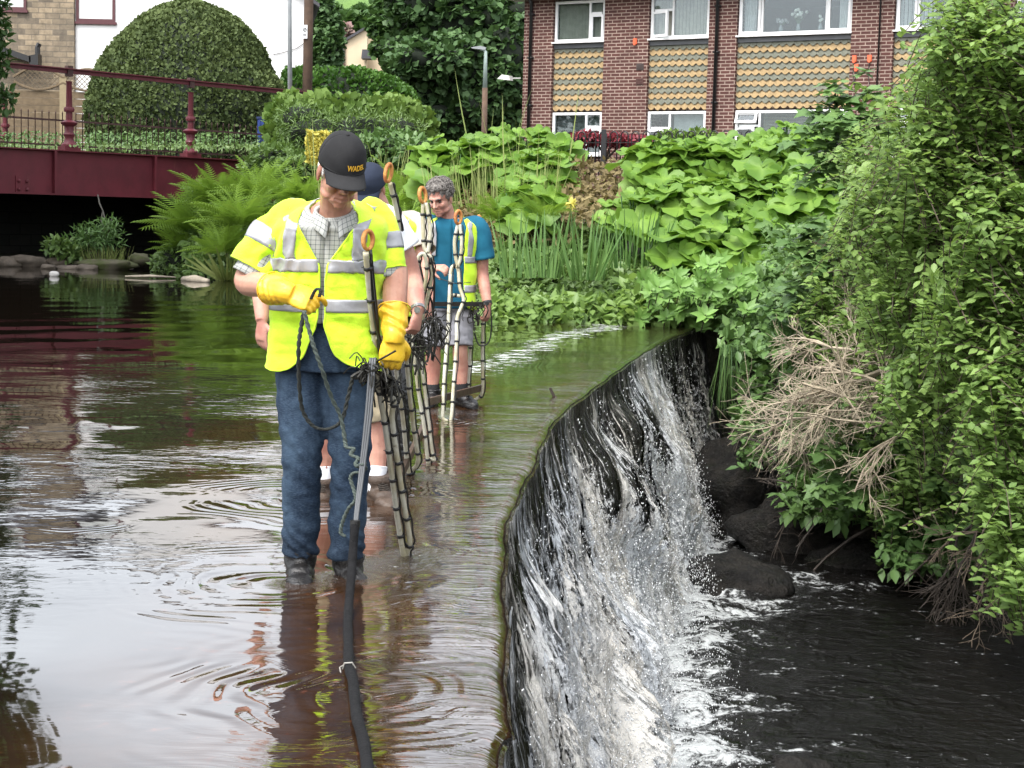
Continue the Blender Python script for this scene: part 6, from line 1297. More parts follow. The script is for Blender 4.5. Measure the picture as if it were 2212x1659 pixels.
def cap(par, Mf, mat, brim=.085, s=1.0, droop=.30, tall=1.0, label=None):
    """baseball cap: six panel crown and curved peak"""
    n = 48; th = np.linspace(0, 2 * pi, n); G = []
    for e in np.linspace(-.06, pi / 2, 18):
        r = math.cos(e) ** .72 if e > 0 else 1.0; z = .040 + (.098 * tall * math.sin(e) if e > 0 else .14 * e); seam = 1 + .012 * np.abs(np.cos(3 * th)) + .022 * np.sin(th * 2 + 1) * np.sin(e * 5) + .012 * np.sin(5 * th + e * 9) * math.cos(e)
        G.append(Mf(np.stack([s * .092 * r * seam * np.cos(th), -.010 + s * .112 * r * seam * np.sin(th), np.full(n, z)], 1)))
    o = sheet('cap', np.array(G), mat, par, .003)
    if label: o['label'] = label
    m = MB(); R = []
    na = 17; A = np.linspace(-1.08, 1.08, na); rows = []
    for f in np.linspace(0, 1, 8):
        row = []
        for a in A:
            x0, y0 = s * .092 * math.sin(a), -.010 + s * .112 * math.cos(a); x1, y1 = s * .092 * math.sin(a * .94) * 1.02, -.010 + s * .112 * math.cos(a) + brim * math.cos(a * .78) ** .55
            x = x0 + (x1 - x0) * f; y = y0 + (y1 - y0) * f; row.append((x, y, .037 - droop * f * brim - .9 * (x / .09) ** 2 * .022 * (.4 + f) + .004 * f))
        rows.append(row)
    sheet('peak', Mf(np.array(rows)), mat, o, .004)
    t = np.linspace(-1.08, 1.08, 20); b = MB(); b.tube(Mf(np.stack([s * .0935 * np.sin(t), -.010 + s * .1135 * np.cos(t), np.full(20, .040)], 1)), .0022, 5); b.build('seam', mat, o)
    b = MB(); ellip(b, (0, -.010, .040 + .098 * tall + .002), (.008, .008, .005), Mf, 5); b.build('button', mat, o); return o
def eyes(par, Mf):
    for s in (-1, 1):
        m = MB(); ellip(m, (s * .031, .0705, .003), (.0125, .011, .0085), Mf, 6); m.build('eye', EYE, par, True)
# ---------------------------------------------------------------- the front man
p1 = thing('person', 'man in front in a sleeved yellow vest, black cap, jeans and yellow gloves, looking down', 'person', (-.73, 6.4, -.1), 'men wading on the weir')
T1 = Torso(-.735, 6.40, 1.435, .192, .135, .085, -.05, 0, .025, .085); M1 = headframe(P(735, 373, 6.165), R_(29), R_(20), R_(4), 1.0)
shR, shL = P(620, 482, 6.40), P(812, 480, 6.42)
elR, wrR = P(533, 606, 6.34), P(604, 626, 6.10); elL, wrL = P(853, 585, 6.38), P(853, 702, 6.25)
knR, anR = P(653, 985, 6.36), P(649, 1194, 6.42); knL, anL = P(757, 990, 6.36), P(746, 1202, 6.42); hpR, hpL = A3(-.825, 6.40, .84), A3(-.655, 6.40, .84)
neck1 = A3(-.69, 6.30, 1.435)
body(p1, T1, M1, neck1, [([A3(-.82, 6.41, 1.38), shR, (shR + elR) / 2 + [-.02, 0, 0], elR, (elR + wrR) / 2, wrR], [.035, .042, .044, .050, .047, .032]), ([A3(-.62, 6.42, 1.38), shL, (shL + elL) / 2, elL, (elL + wrL) / 2, wrL], [.035, .040, .042, .050, .049, .033])],
     [([hpR, knR, anR], [.07, .055, .04]), ([hpL, knL, anL], [.07, .055, .04])], SKIN); eyes(p1, M1)
slR = ([P(664, 462, 6.40), P(622, 474, 6.39), P(580, 518, 6.36), P(545, 580, 6.34)], [.060, .074, .084, .093]); slL = ([P(780, 456, 6.42), P(814, 472, 6.41), P(834, 524, 6.39), P(839, 580, 6.38)], [.052, .064, .067, .070])
shirt(p1, T1, -.43, CHECK, [([P(664, 466, 6.40), P(622, 484, 6.39), P(580, 530, 6.36), P(540, 598, 6.34)], [.040, .052, .064, .074]), ([P(780, 460, 6.42), P(812, 480, 6.41), P(834, 530, 6.39), P(841, 598, 6.38)], [.036, .046, .054, .062])])
# shirt collar
def collar(par, T, neck, mat, r0=.066, r1=.088, zt=.028, zb=-.022, pt=.035, dip=.05):
    n = 40; ph = np.linspace(.22, 2 * pi - .22, n); e = np.minimum(ph, 2 * pi - ph); k = np.exp(-(e - .22) / .30)
    def ring(r, z): return np.stack([neck[0] + r * np.sin(ph) * 1.05, neck[1] - r * np.cos(ph), neck[2] + z - dip * (.5 + .5 * np.cos(ph))], 1)
    G = np.array([ring(r0 + .004, zb * .6 - .02 * k), ring(r0, zt - .02 * k), ring(r0 + .010, zt + .002 - .02 * k), ring(r1, zb * .3 - pt * .7 * k), ring(r1 + .008 + .012 * k, zb - pt * k)]); return joinsheets('collar', [G], mat, par, .003)
collar(p1, T1, neck1 + A3(0, -.012, .0), CHECK)
def gap1(z):
    f = np.interp(z, [-.61, -.50, -.44, -.25, -.20, -.06, .02, .05], [.27, .12, .03, .02, .03, .40, .60, .95]); return (f * .9, f)
v1 = drape_vest(p1, T1, -.615, gap1, [slR, slL], .022, ((-.235, -.185), (-.385, -.335)), (.105, .155))
legs_mesh(p1, 'jeans', DENIM, T1, (-.62, -.40), [[hpR, (hpR + knR) / 2, knR, (knR + anR) / 2, anR], [hpL, (hpL + knL) / 2, knL, (knL + anL) / 2, anL]], [.105, .099, .080, .077, .074], .006, .007, poff=-.004, amp_knee=.8)
boot(p1, anR + A3(0, 0, -.045), (.12, -1), .07, BLEATH, 1.0, r=.062); boot(p1, anL + A3(0.01, 0.02, -.065), (.42, -.9), .07, BLEATH, 1.0, r=.060)
def glove(par, w, el, d, n, side, curl, thumb, label=None, spread=.06, flare=1.0):
    m = MB(); hand(m, w, d, n, side, curl, 1.08, 1.14, thumb, spread); ax = unit(el - w)
    limb(m, [w + unit(np.array(d)) * .03, w, w + ax * .05, w + ax * .11], [.040, .043, .053 * flare, .062 * flare], 14, 6)
    def fn(V, N): q = (V - w) @ ax; return V + N * (.0035 * np.sin(q * 120 + 3 * np.sin(V[:, 0] * 40 + V[:, 2] * 30)) * np.clip((q + .03) / .05, 0, 1))[:, None]
    o = remesh(m, 'glove', RUBBER, par, .0042, 2, fn)
    if label: o['label'] = label
    a, b, t = frame_of(ax); th = np.arange(20) * 2 * pi / 20; q = MB(); q.tube([w + ax * .11 + .062 * flare * (math.cos(k) * a + math.sin(k) * b) for k in th], .003, 5, close=True); q.build('cuff_rim', RUBBER, o); return o
glove(p1, P(617, 632, 6.08), elR, A3(.62, -.14, -.17), A3(.05, .75, -.65), 1, (.55, 1.15, 1.25, 1.3), (.55, .35), 'yellow rubber glove pinching a looped cord', .05)
glove(p1, P(851, 722, 6.245), elL, A3(-.08, -.02, -1), A3(-.25, .9, .0), 1, (.75, .8, .85, .9), (.3, .5), 'yellow rubber glove gripping the nearest tube frame', .03)
c1 = cap(p1, M1, BLACKC, .085, .94, .24, 1.12)
def on_cap(Mf, s, tall, az0, el0, txt, size, mat, par, name):
    cu = bpy.data.curves.new('t', 'FONT'); cu.body = txt; cu.size = size; cu.extrude = .001; cu.align_x = 'CENTER'; cu.offset = .0009; o = bpy.data.objects.new('t', cu); COL.objects.link(o); me = ev_mesh(o); bpy.data.objects.remove(o)
    n = len(me.vertices); V = np.empty(n * 3, np.float32); me.vertices.foreach_get('co', V); V = V.reshape(-1, 3); az = az0 + V[:, 0] / .10; e = el0 + V[:, 1] / .10; k = 1.035 + V[:, 2] * 2
    r = np.cos(e) ** .72; L = np.stack([-s * .092 * r * k * np.sin(az), -.010 + s * .112 * r * k * np.cos(az), .040 + .098 * tall * np.sin(e) * k], 1)
    W = Mf(L) - ORG[par.name]; me.vertices.foreach_set('co', W.astype(np.float32).ravel()); me.materials.clear(); return link_mesh(name, me, mat, par)
on_cap(M1, .94, 1.12, .36, .16, 'WADEL', .025, GOLD, c1, 'embroidered_lettering')
m = MB(); rng2 = np.random.default_rng(5)
ellip(m, (0, -.030, .0), (.0795, .083, .066), M1, 9)
for s in (-1, 1): ellip(m, (s * .070, .018, .012), (.009, .016, .03), M1, 6)
remesh(m, 'hair', WHITEHAIR, p1, .005, 2, lambda V, N: V + N * (.003 * fbm2(V[:, 0] * 50, V[:, 2] * 22 + V[:, 1] * 30, 3))[:, None])
# ---------------------------------------------------------------- second man (head hidden behind the first)
p2 = thing('person', 'man in khaki shorts, white socks and brown boots close behind the front man', 'person', (-.86, 8.25, -.1), 'men wading on the weir')
T2 = Torso(-.86, 8.28, 1.42, .192, .132, .08, 0, 0, 0); M2 = headframe(P(742, 356, 8.17), R_(30), R_(-5), 0, .96)
shR, shL = A3(-1.06, 8.27, 1.38), A3(-.655, 8.27, 1.39); elR, wrR = P(564, 612, 8.36), P(566, 694, 8.26); elL, wrL = P(888, 600, 8.3), P(903, 672, 8.12)
hpR, hpL = A3(-.95, 8.28, .84), A3(-.77, 8.28, .84); knR, anR = P(697, 925, 8.25), P(697, 1040, 8.28); knL, anL = P(806, 925, 8.25), P(810, 1040, 8.2)
body(p2, T2, M2, A3(-.85, 8.22, 1.44), [([A3(-.98, 8.27, 1.39), shR, (shR + elR) / 2 + [-.015, 0, 0], elR, (elR + wrR) / 2, wrR], [.06, .064, .054, .046, .044, .031]), ([A3(-.74, 8.27, 1.39), shL, (shL + elL) / 2 + [.02, 0, 0], elL, (elL + wrL) / 2, wrL], [.06, .064, .060, .054, .052, .033])],
     [([hpR, (hpR + knR) / 2, knR, (knR + anR) / 2 + [0, .02, 0], anR], [.085, .08, .062, .066, .043]), ([hpL, (hpL + knL) / 2, knL, (knL + anL) / 2 + [0, .02, 0], anL], [.085, .08, .062, .066, .043])], SKINP,
     [dict(w=wrR, d=(-.02, -.03, -1), n=(.6, .75, 0), side=1, curl=(.32, .42, .5, .55), s=1.02, thumb=(.2, .2)), dict(w=wrL, d=(-.18, -.1, -1), n=(-.75, .5, .1), side=1, curl=(1.2, 1.3, 1.3, 1.3), s=1.04, thumb=(.6, .6))])
shirt(p2, T2, -.55, WHITE, [([A3(-.98, 8.27, 1.385), shR, (shR + elR) / 2 + [-.015, 0, .03]], [.075, .080, .078]), ([A3(-.74, 8.27, 1.385), shL, shL + (elL - shL) * .5 + [.025, 0, 0]], [.078, .088, .092])], name='tee_shirt')
vest(p2, T2, -.60, lambda z: (.1, .1), (), .008, .016, hoops=((-.235, -.185), (-.385, -.335)))
legs_mesh(p2, 'shorts', KHAKI, T2, (-.60, -.40), [[hpR, (hpR + knR) / 2, knR + A3(0, 0, .03)], [hpL, (hpL + knL) / 2, knL + A3(0, 0, .03)]], [.11, .108, .10], .007, .008)
for a in (anR, anL):
    limb_ = tubegrid([a + A3(0, .01, .075), a + A3(0, 0, .02), a + A3(0, 0, -.05)], [.060, .053, .053], 20, 5, .002); sheet('sock', limb_, WHITE, p2, .004)
boot(p2, anR + A3(0, 0, -.055), (-.05, -1), .075, LEATH, 1.05, r=.062, laces=True); boot(p2, anL + A3(.02, 0, -.045), (.35, -.95), .085, LEATH, 1.05, r=.068, laces=True)
eyes(p2, M2); m = MB(); ellip(m, (0, -.02, .04), (.084, .104, .090), M2); m.build('hair', GREYHAIR, p2, True)
def bracelet(par, a, b, r, w, mat, name='watch', links=0):
    a = np.array(a, float); ax = unit(np.array(b) - a); x, y, _ = frame_of(ax); th = np.linspace(0, 2 * pi, 25)[:-1]; m = MB()
    if links:
        for k in th: m.bar(a + r * (math.cos(k) * x + math.sin(k) * y) - ax * w / 2, a + r * (math.cos(k) * x + math.sin(k) * y) + ax * w / 2, .009, .004, up=tuple(math.cos(k) * x + math.sin(k) * y))
    else: m.rings([a + ax * f + rr * (np.cos(th)[:, None] * x + np.sin(th)[:, None] * y) for f, rr in ((-w / 2, r - .002), (-w / 2, r + .002), (w / 2, r + .002), (w / 2, r - .002))], False, True)
    o = m.build(name, mat, par); q = MB(); c = a + np.array([.3, -.9, .2]) * 0 + A3(0, -r - .004, 0); q.tube([c + A3(0, .004, 0), c - A3(0, .005, 0)], .016, 14); q.build('dial', mat, o); return o
bracelet(p2, wrL + unit(elL - wrL) * .012, elL, .036, .020, STEEL, 'watch', 1)
# ---------------------------------------------------------------- third man
p3 = thing('person', 'man in a navy cap, beige tee shirt and black waders, third in the line', 'person', (-.80, 9.95, -.1), 'men wading on the weir')
T3 = Torso(-.80, 9.98, 1.395, .195, .135, .08); M3 = headframe(P(800, 408, 9.85), R_(38), R_(-18), 0, 1.02)
shR, shL = A3(-1.00, 9.97, 1.36), A3(-.615, 9.97, 1.365); elR, wrR = A3(-1.03, 9.9, 1.10), A3(-.98, 9.75, .92); elL, wrL = P(921, 575, 9.85), P(927, 655, 9.65)
hpR, hpL = A3(-.89, 9.98, .82), A3(-.72, 9.98, .82); knR, anR = P(800, 830, 9.9), P(800, 985, 9.95); knL, anL = P(857, 830, 9.85), P(860, 975, 9.8)
body(p3, T3, M3, A3(-.80, 9.92, 1.42), [([A3(-.9, 9.97, 1.37), shR, (shR + elR) / 2, elR, (elR + wrR) / 2, wrR], [.06, .062, .054, .046, .044, .031]), ([A3(-.69, 9.97, 1.37), shL, (shL + elL) / 2, elL, (elL + wrL) / 2, wrL], [.06, .062, .054, .047, .044, .031])], [([hpR, knR, anR], [.075, .055, .04]), ([hpL, knL, anL], [.075, .055, .04])], SKINP,
     [dict(w=wrL, d=(-.1, -.2, -1), n=(-.7, .6, 0), side=1, curl=(1.1, 1.2, 1.2, 1.2), thumb=(.5, .5)), dict(w=wrR, d=(.3, -.3, -1), n=(.7, .6, 0), side=-1, curl=(.8, .9, .9, 1.0), thumb=(.4, .3))], .006)
shirt(p3, T3, -.55, BEIGE, [([A3(-.9, 9.97, 1.365), shR, (shR + elR) / 2], [.078, .082, .084]), ([A3(-.69, 9.97, 1.365), shL, shL + (elL - shL) * .62], [.078, .084, .088])], name='tee_shirt')
vest(p3, T3, -.58, lambda z: (.25, .25), (), .008, .016, hoops=((-.235, -.185), (-.385, -.335)), strap=(.10, .155))
legs_mesh(p3, 'waders', WELLY, T3, (-.60, -.40), [[hpR, (hpR + knR) / 2, knR, (knR + anR) / 2, anR], [hpL, (hpL + knL) / 2, knL, (knL + anL) / 2, anL]], [.105, .098, .082, .078, .072], .005, .009)
boot(p3, anR + A3(0, 0, -.02), (0, -1), .06, WELLY, 1.05, r=.066); boot(p3, anL + A3(.01, 0, -.02), (.2, -1), .08, WELLY, 1.05, r=.066)
c3 = cap(p3, M3, NAVY, .075, 1.06, .3, 1.05); on_cap(M3, 1.06, 1.05, .05, .28, '■', .036, simple('cap_badge', (.62, .52, .28), .7, .5, 60), c3, 'badge'); eyes(p3, M3)
m = MB(); ellip(m, (0, -.02, .02), (.081, .100, .075), M3); m.build('hair', GREYHAIR, p3, True)
# ---------------------------------------------------------------- fourth man
p4 = thing('person', 'man with curly grey hair in a teal tee shirt, open yellow vest and grey shorts', 'person', (-.5, 12.4, -.1), 'men wading on the weir')
T4 = Torso(-.485, 12.42, 1.385, .180, .128, .08, .10, 0, .0); M4 = headframe(P(951, 428, 12.28), R_(24), R_(-24), R_(-3), 1.06)
shR, shL = A3(-.675, 12.40, 1.345), A3(-.285, 12.40, 1.345); elR, wrR = P(915, 590, 12.38), P(938, 578, 12.12); elL, wrL = P(1042, 590, 12.42), P(1053, 660, 12.32)
hpR, hpL = A3(-.575, 12.42, .78), A3(-.405, 12.42, .78); knR, anR = P(936, 752, 12.36), P(935, 838, 12.42); knL, anL = P(994, 752, 12.36), P(996, 838, 12.40)
elR = P(898, 612, 12.36)
body(p4, T4, M4, A3(-.51, 12.36, 1.41), [([A3(-.58, 12.4, 1.35), shR, (shR + elR) / 2, elR, (elR + wrR) / 2, wrR], [.06, .062, .052, .046, .043, .030]), ([A3(-.38, 12.4, 1.35), shL, (shL + elL) / 2 + [.01, 0, 0], elL, (elL + wrL) / 2, wrL], [.06, .062, .054, .048, .045, .031])],
     [([hpR, (hpR + knR) / 2, knR, (knR + anR) / 2 + [0, .02, 0], anR], [.085, .078, .058, .058, .042]), ([hpL, (hpL + knL) / 2, knL, (knL + anL) / 2 + [0, .02, 0], anL], [.085, .078, .058, .058, .042])], SKINP,
     [dict(w=wrR, d=(.55, -.55, .02), n=(.35, .35, -.85), side=-1, curl=(.7, .8, .9, .95), thumb=(.5, .4)), dict(w=wrL, d=(-.04, -.1, -1), n=(-.8, .5, 0), side=1, curl=(1.0, 1.1, 1.1, 1.1), thumb=(.5, .5))], .0050)
eyes(p4, M4)
ts = shirt(p4, T4, -.64, TEAL, [([A3(-.58, 12.4, 1.345), shR, shR + (elR - shR) * .55], [.074, .080, .084]), ([A3(-.38, 12.4, 1.345), shL, shL + (elL - shL) * .68 + [.012, 0, 0]], [.074, .082, .092])], .009, name='tee_shirt')
m = MB(); m.tube(np.stack([A3(-.51 + .068 * math.sin(a), 12.335 - .066 * math.cos(a), 1.427 - .022 * math.cos(a)) for a in np.linspace(0, 2 * pi, 30)[:-1]]), .007, 6, close=True); m.build('neckband', TEAL, ts, True)
lg = P(1002, 516, 12.26); LOGO = simple('lime_print', (.35, .62, .06), .7); m = MB()
q0 = T4.S(np.array([.25]), np.array([-.115]), .007, .009)[0]; n_ = unit(A3(.45, -.9, 0)); xx = unit(np.cross(A3(0, 0, 1), -n_) * -1); zz_ = A3(0, 0, 1)
for pl in ([(-.022, 0), (.022, 0), (.018, .012), (-.018, .012)], [(-.016, .014), (.016, .014), (.012, .024), (.006, .020), (0, .024), (-.006, .020), (-.012, .024)]):
    m.prism([q0 + n_ * .004 + (-xx if xx[0] < 0 else xx) * a + zz_ * b for a, b in pl], n_ * .001)
for k in range(8): m.prism([q0 + n_ * .004 + (-xx if xx[0] < 0 else xx) * (a - .03 + k * .0078) + zz_ * b for a, b in ((0, -.012), (.005, -.012), (.005, -.005), (0, -.005))], n_ * .001)
m.build('logo', LOGO, ts)
def gap4(z):
    f = np.interp(z, [-.66, -.5, -.2, -.05, .02, .05], [.50, .50, .46, .5, .7, .95]); return (f + .27, f - .10)
vest(p4, T4, -.66, gap4, (), .010, .016, hoops=((-.30, -.25), (-.52, -.465)), strap=(.115, .150))
legs_mesh(p4, 'shorts', GREYSH, T4, (-.66, -.54), [[hpR, (hpR + knR) / 2, knR + A3(0, 0, .015)], [hpL, (hpL + knL) / 2, knL + A3(0, 0, .015)]], [.105, .102, .098], .007, .008)
for a in (anR, anL): sheet('sock', tubegrid([a + A3(0, .01, .035), a + A3(0, 0, 0), a + A3(0, 0, -.05)], [.048, .050, .050], 18, 5, .002), BLACKC, p4, .004)
boot(p4, anR + A3(0, 0, -.06), (-.1, -1), .05, BLEATH, 1.05, r=.058); boot(p4, anL + A3(0, 0, -.06), (.5, -.85), .05, BLEATH, 1.05, r=.058)
bracelet(p4, wrL + unit(elL - wrL) * .02, elL, .036, .022, BLK)
m = MB(); rng2 = np.random.default_rng(9)
for c_, r_ in (((0, -.02, .055), (.084, .098, .082)), ((0, .03, .098), (.070, .055, .035)), ((.055, -.02, .03), (.034, .065, .05)), ((-.055, -.02, .03), (.034, .065, .05)), ((0, -.07, .0), (.07, .05, .06))): ellip(m, c_, r_, M4, 8)
hb_ = remesh(m, 'hair', GREYHAIR, p4, .008, 2, lambda V, N: V + N * (.006 * fbm2(V[:, 0] * 60, V[:, 2] * 60 + V[:, 1] * 40, 3))[:, None]); m = MB()
for i in range(620):
    d_ = unit(rng2.normal(size=3) + [0, 0, .6])
    if d_[2] < -.35 or (d_[1] > .55 and d_[2] < .45): continue
    q = A3(0, -.015, .05) + d_ * [.088, .100, .088] * rng2.uniform(.96, 1.10); a_, b_, _ = frame_of(d_); r_ = rng2.uniform(.008, .016); th = np.linspace(0, rng2.uniform(3.5, 6), 9) + rng2.uniform(0, 6)
    m.tube(M4(np.stack([q + r_ * (math.cos(k) * a_ + math.sin(k) * b_) + d_ * .010 * j / 8 for j, k in enumerate(th)])), np.linspace(.0042, .002, 9), 5)
m.build('curl', GREYHAIR, hb_, True)
m = MB()
for s in (-1, 1): m.tube(M4(np.array([(s * .014, .096, .022), (s * .030, .093, .029), (s * .047, .078, .022)])), [.004, .005, .003], 6)
m.build('eyebrow', GREYHAIR, p4, True)
# ================================================================ tube frames, battens, hose, cord
def tubemat():
    t = NT('dirty_white_tube'); o = t.obj(); n = t.noise(t.vmul(o, (1, 1, .6)), 7, 4, .7); n2 = t.noise(o, 30, 3)
    c = t.mix(t.mr(n, .35, .65), (.56, .55, .46), (.40, .36, .22)); c = t.mix(t.mr(n2, .62, .75, 0, .7), c, (.16, .12, .06)); return t.done(t.bsdf(c, .4, None, .4))
TUBE = tubemat(); TAPE = simple('black_tape', (.012, .012, .012), .4); CABLE = simple('black_cable', (.014, .013, .012), .35); CANE = simple('orange_rope_loop', (.52, .25, .055), .6, .4, 20, .004, c2=(.36, .12, .03)); WEED = simple('wet_weed', (.014, .013, .008), .6, .5, 20)
WOODB = simple('wet_batten_wood', (.075, .045, .028), .5, .4, 6, .004)
def frame(label, loop, legs, r=.0115, tears=(), cables=(), lr=.014, yellow=False):
    """loop: (px,py,d) centre, half size px; legs: list of picture polylines with depth"""
    top = P(*loop[:3]); t = thing('tube_frame', label, 'tube frame', P(*legs[0][-1]), 'white tube frames carried along the weir')
    k = loop[2] / CF; th = np.linspace(.35 * pi, 2.65 * pi, 22); w, h = loop[3] * k, loop[4] * k
    tilt = loop[5] if len(loop) > 5 else 0
    pts = [top + A3(w * math.cos(q - pi / 2 + .15) + tilt * h * math.sin(q - pi / 2), .02 * math.sin(q), h * math.sin(q - pi / 2 + .15)) for q in np.linspace(-.05, 2 * pi - .25, 22)]
    MB().tube(pts, lr * np.interp(np.arange(22), [0, 6, 16, 21], [.85, 1.1, 1.1, .85]), 8).build('loop', CANE, t, True)
    for L in list(tears) + list(legs):
        c = catmull([P(*q) for q in L], 7); m = MB(); m.tube(c, r, 9); m.m = 1
        ct = MB(); off = A3(r * 1.5, .008, 0); ct.tube(c[:-2] + off + np.stack([.003 * np.sin(np.arange(len(c) - 2) * 1.3), np.zeros(len(c) - 2), np.zeros(len(c) - 2)], 1), .0045, 5); ct.build('cable', CABLE, t, True)
        s = np.concatenate([[0], np.cumsum(np.linalg.norm(np.diff(c, axis=0), axis=1))])
        for q in np.arange(.07, s[-1] - .02, .145):
            i = min(np.searchsorted(s, q), len(c) - 2); p = np.array([np.interp(q, s, c[:, j]) for j in range(3)]); tg = unit(c[i + 1] - c[i - 1]); m.tube([p - tg * .007, p + tg * .007], r * 1.28, 8); m.tube([p + off * .3 - tg * .005, p + off * .3 + tg * .005], r * 1.3, 8)
            a, b, _ = frame_of(tg); m.tube([p + a * r, p + a * (r + .011) + b * .004], .0016, 4)
        m.build('tube', [TUBE, TAPE], t, True)
    for L in cables: MB().tube(catmull([P(*q) for q in L], 6), .0065, 6).build('cable', CABLE, t, True)
    return t
def D(pts, d0, d1):
    y0, y1 = pts[0][1], pts[-1][1]; return [(x, y, d0 + (d1 - d0) * ((y - y0) / (y1 - y0 + 1e-6))) for x, y in pts]
frame('nearest tube frame, its orange loop in front of the yellow vest', (795, 519, 6.10, 9, 20), [
    D([(790, 545), (797, 620), (804, 690), (811, 756), (820, 849), (832, 921), (847, 1031), (860, 1130), (873, 1207)], 6.09, 6.82),
    D([(806, 735), (818, 728), (828, 760), (834, 815), (842, 849), (851, 868), (847, 905), (860, 1004), (872, 1087), (885, 1163), (881, 1188), (874, 1207)], 6.30, 6.83)], .0115,
    cables=[D([(800, 540), (808, 620), (815, 690), (818, 740), (826, 850)], 6.10, 6.4), D([(797, 560), (803, 640), (812, 700), (826, 760), (836, 850)], 6.11, 6.4)], lr=.0085)
frame('tube frame whose orange loop stands highest, beside the navy cap', (839, 374, 8.05, 6, 19, .12), [
    D([(842, 395), (852, 435), (860, 478), (864, 560), (858, 680), (855, 789), (870, 902), (878, 988), (885, 1031)], 8.05, 8.95),
    D([(862, 560), (872, 690), (875, 733), (882, 822), (893, 921), (903, 994), (890, 1016), (885, 1030)], 8.3, 8.97)], .0120,
    cables=[D([(847, 395), (858, 440), (868, 500), (870, 620), (878, 720)], 8.06, 8.5)], lr=.0095)
frame('tube frame with its loop left of the curly grey hair', (913, 422, 9.15, 6, 16, -.12), [
    D([(902, 590), (904, 556), (917, 551), (921, 600), (899, 690), (893, 740), (903, 839), (916, 921), (925, 1007)], 9.15, 9.42),
    D([(917, 551), (930, 556), (932, 600), (915, 680), (903, 730), (913, 806), (923, 888), (933, 971), (938, 994), (930, 990), (925, 1006)], 9.15, 9.43)], .0108,
    tears=[D([(914, 436), (913, 461), (914, 493), (916, 533), (924, 546)], 9.15, 9.15), D([(920, 438), (929, 490), (928, 520), (924, 546)], 9.15, 9.15)],
    cables=[D([(931, 556), (938, 600), (936, 680), (930, 760)], 9.14, 9.3), D([(908, 575), (918, 620), (932, 650), (936, 690)], 9.14, 9.3)], lr=.0105)
frame('tube frame with a pale yellow loop before the teal shirt', (990, 470, 11.75, 6, 14), [
    D([(973, 592), (970, 656), (968, 707), (966, 733), (959, 822), (956, 905)], 11.75, 11.5),
    D([(973, 592), (976, 578), (984, 574), (990, 585), (993, 620), (1001, 645), (997, 662), (987, 690), (986, 740), (979, 839), (974, 905), (962, 908), (956, 903)], 11.75, 11.5)], .0125,
    tears=[D([(989, 485), (982, 520), (984, 555), (990, 578)], 11.75, 11.75), D([(993, 485), (997, 520), (995, 555), (988, 578)], 11.75, 11.75), D([(970, 650), (977, 638), (995, 640)], 11.74, 11.74)], lr=.012)
frame('rightmost tube frame held at arm\'s length by the curly haired man', (1034, 482, 12.45, 5, 15), [
    D([(1017, 611), (1016, 707), (1016, 740), (1014, 789), (1009, 868)], 12.45, 12.6),
    D([(1017, 611), (1020, 600), (1034, 596), (1046, 600), (1046, 611), (1045, 654), (1050, 668), (1044, 685), (1043, 707), (1042, 773), (1042, 845), (1029, 862), (1010, 868)], 12.45, 12.6)], .0125,
    tears=[D([(1033, 497), (1030, 540), (1030, 590)], 12.45, 12.45), D([(1037, 497), (1039, 550), (1033, 592)], 12.45, 12.45)],
    cables=[D([(1048, 600), (1056, 640), (1062, 700), (1055, 740), (1035, 745), (1025, 720)], 12.44, 12.44)], lr=.012)
for pts, lb in (([P(1060, 657, 12.35), P(935, 657, 12.0)], 'dark bar across the thighs of the curly haired man'),):
    t = tag(MB().bar(pts[0], pts[1], .02, .034).build('carrying_bar', simple('dark_wet_bar', (.02, .017, .014), .4), None), lb, 'bar')
for a, b, lb in ((P(1046, 836, 12.72), P(918, 870, 11.2), 'wet wooden batten behind the two farthest frames'), (P(921, 908, 9.75), P(848, 1066, 8.35), 'wet wooden batten running past the brown boots')):
    tag(MB().bar(a, b, .022, .05).build('batten', WOODB, None), lb, 'batten', 'wooden battens tying the frames')
def weeds(label, px, py, d, n, L, sp):
    c = P(px, py, d); t = thing('pond_weed', label, 'weed', c, 'wet weed caught on the frames'); m = MB()
    for i in range(n):
        q = c + rng.normal(0, sp, 3) * [1, .5, .7]; e = q + A3(rng.normal(0, .025), rng.normal(0, .015), -abs(rng.normal(L, L * .5))); m.tube(catmull([q, (q + e) / 2 + rng.normal(0, .025, 3), e], 3), rng.uniform(.0025, .006), 4)
    for i in range(int(n * .5)): q = c + rng.normal(0, sp * 1.2, 3) * [1, .5, .7]; v = rng.normal(0, .022, 3); m.tube(catmull([q, q + v + [0, 0, .01], q + v * 1.8 + rng.normal(0, .015, 3) - [0, 0, .02]], 3), rng.uniform(.002, .004), 4)
    m.build('strand', WEED, t); return t
weeds('black weed hanging where the hands grip the middle frames', 940, 690, 9.2, 30, .14, .026); weeds('clump of black weed at the hem of the front vest', 798, 795, 6.15, 34, .035, .016); weeds('weed draped on the bar before the grey shorts', 1030, 664, 12.25, 18, .07, .04); weeds('weed under the left yellow glove', 846, 820, 6.4, 24, .05, .015); weeds('weed tangle beside the wristwatch', 905, 735, 8.3, 26, .10, .03)
tag(MB().tube(catmull([P(943, 600, 11.95), P(960, 605, 11.8), P(985, 612, 11.7), P(1015, 610, 12.3), P(1028, 612, 12.4)], 6), .003, 5).build('thin_wire', CABLE, None), 'thin black wire held out by the curly haired man', 'wire')
ROPE = simple('dark_twisted_cord', (.022, .026, .022), .8, .4, 60, .004); ROPE2 = simple('grey_green_cord', (.085, .11, .095), .8, .4, 60, .004)
t = thing('cord', 'looped cord hanging from the raised yellow glove', 'cord', P(655, 700, 6.05))
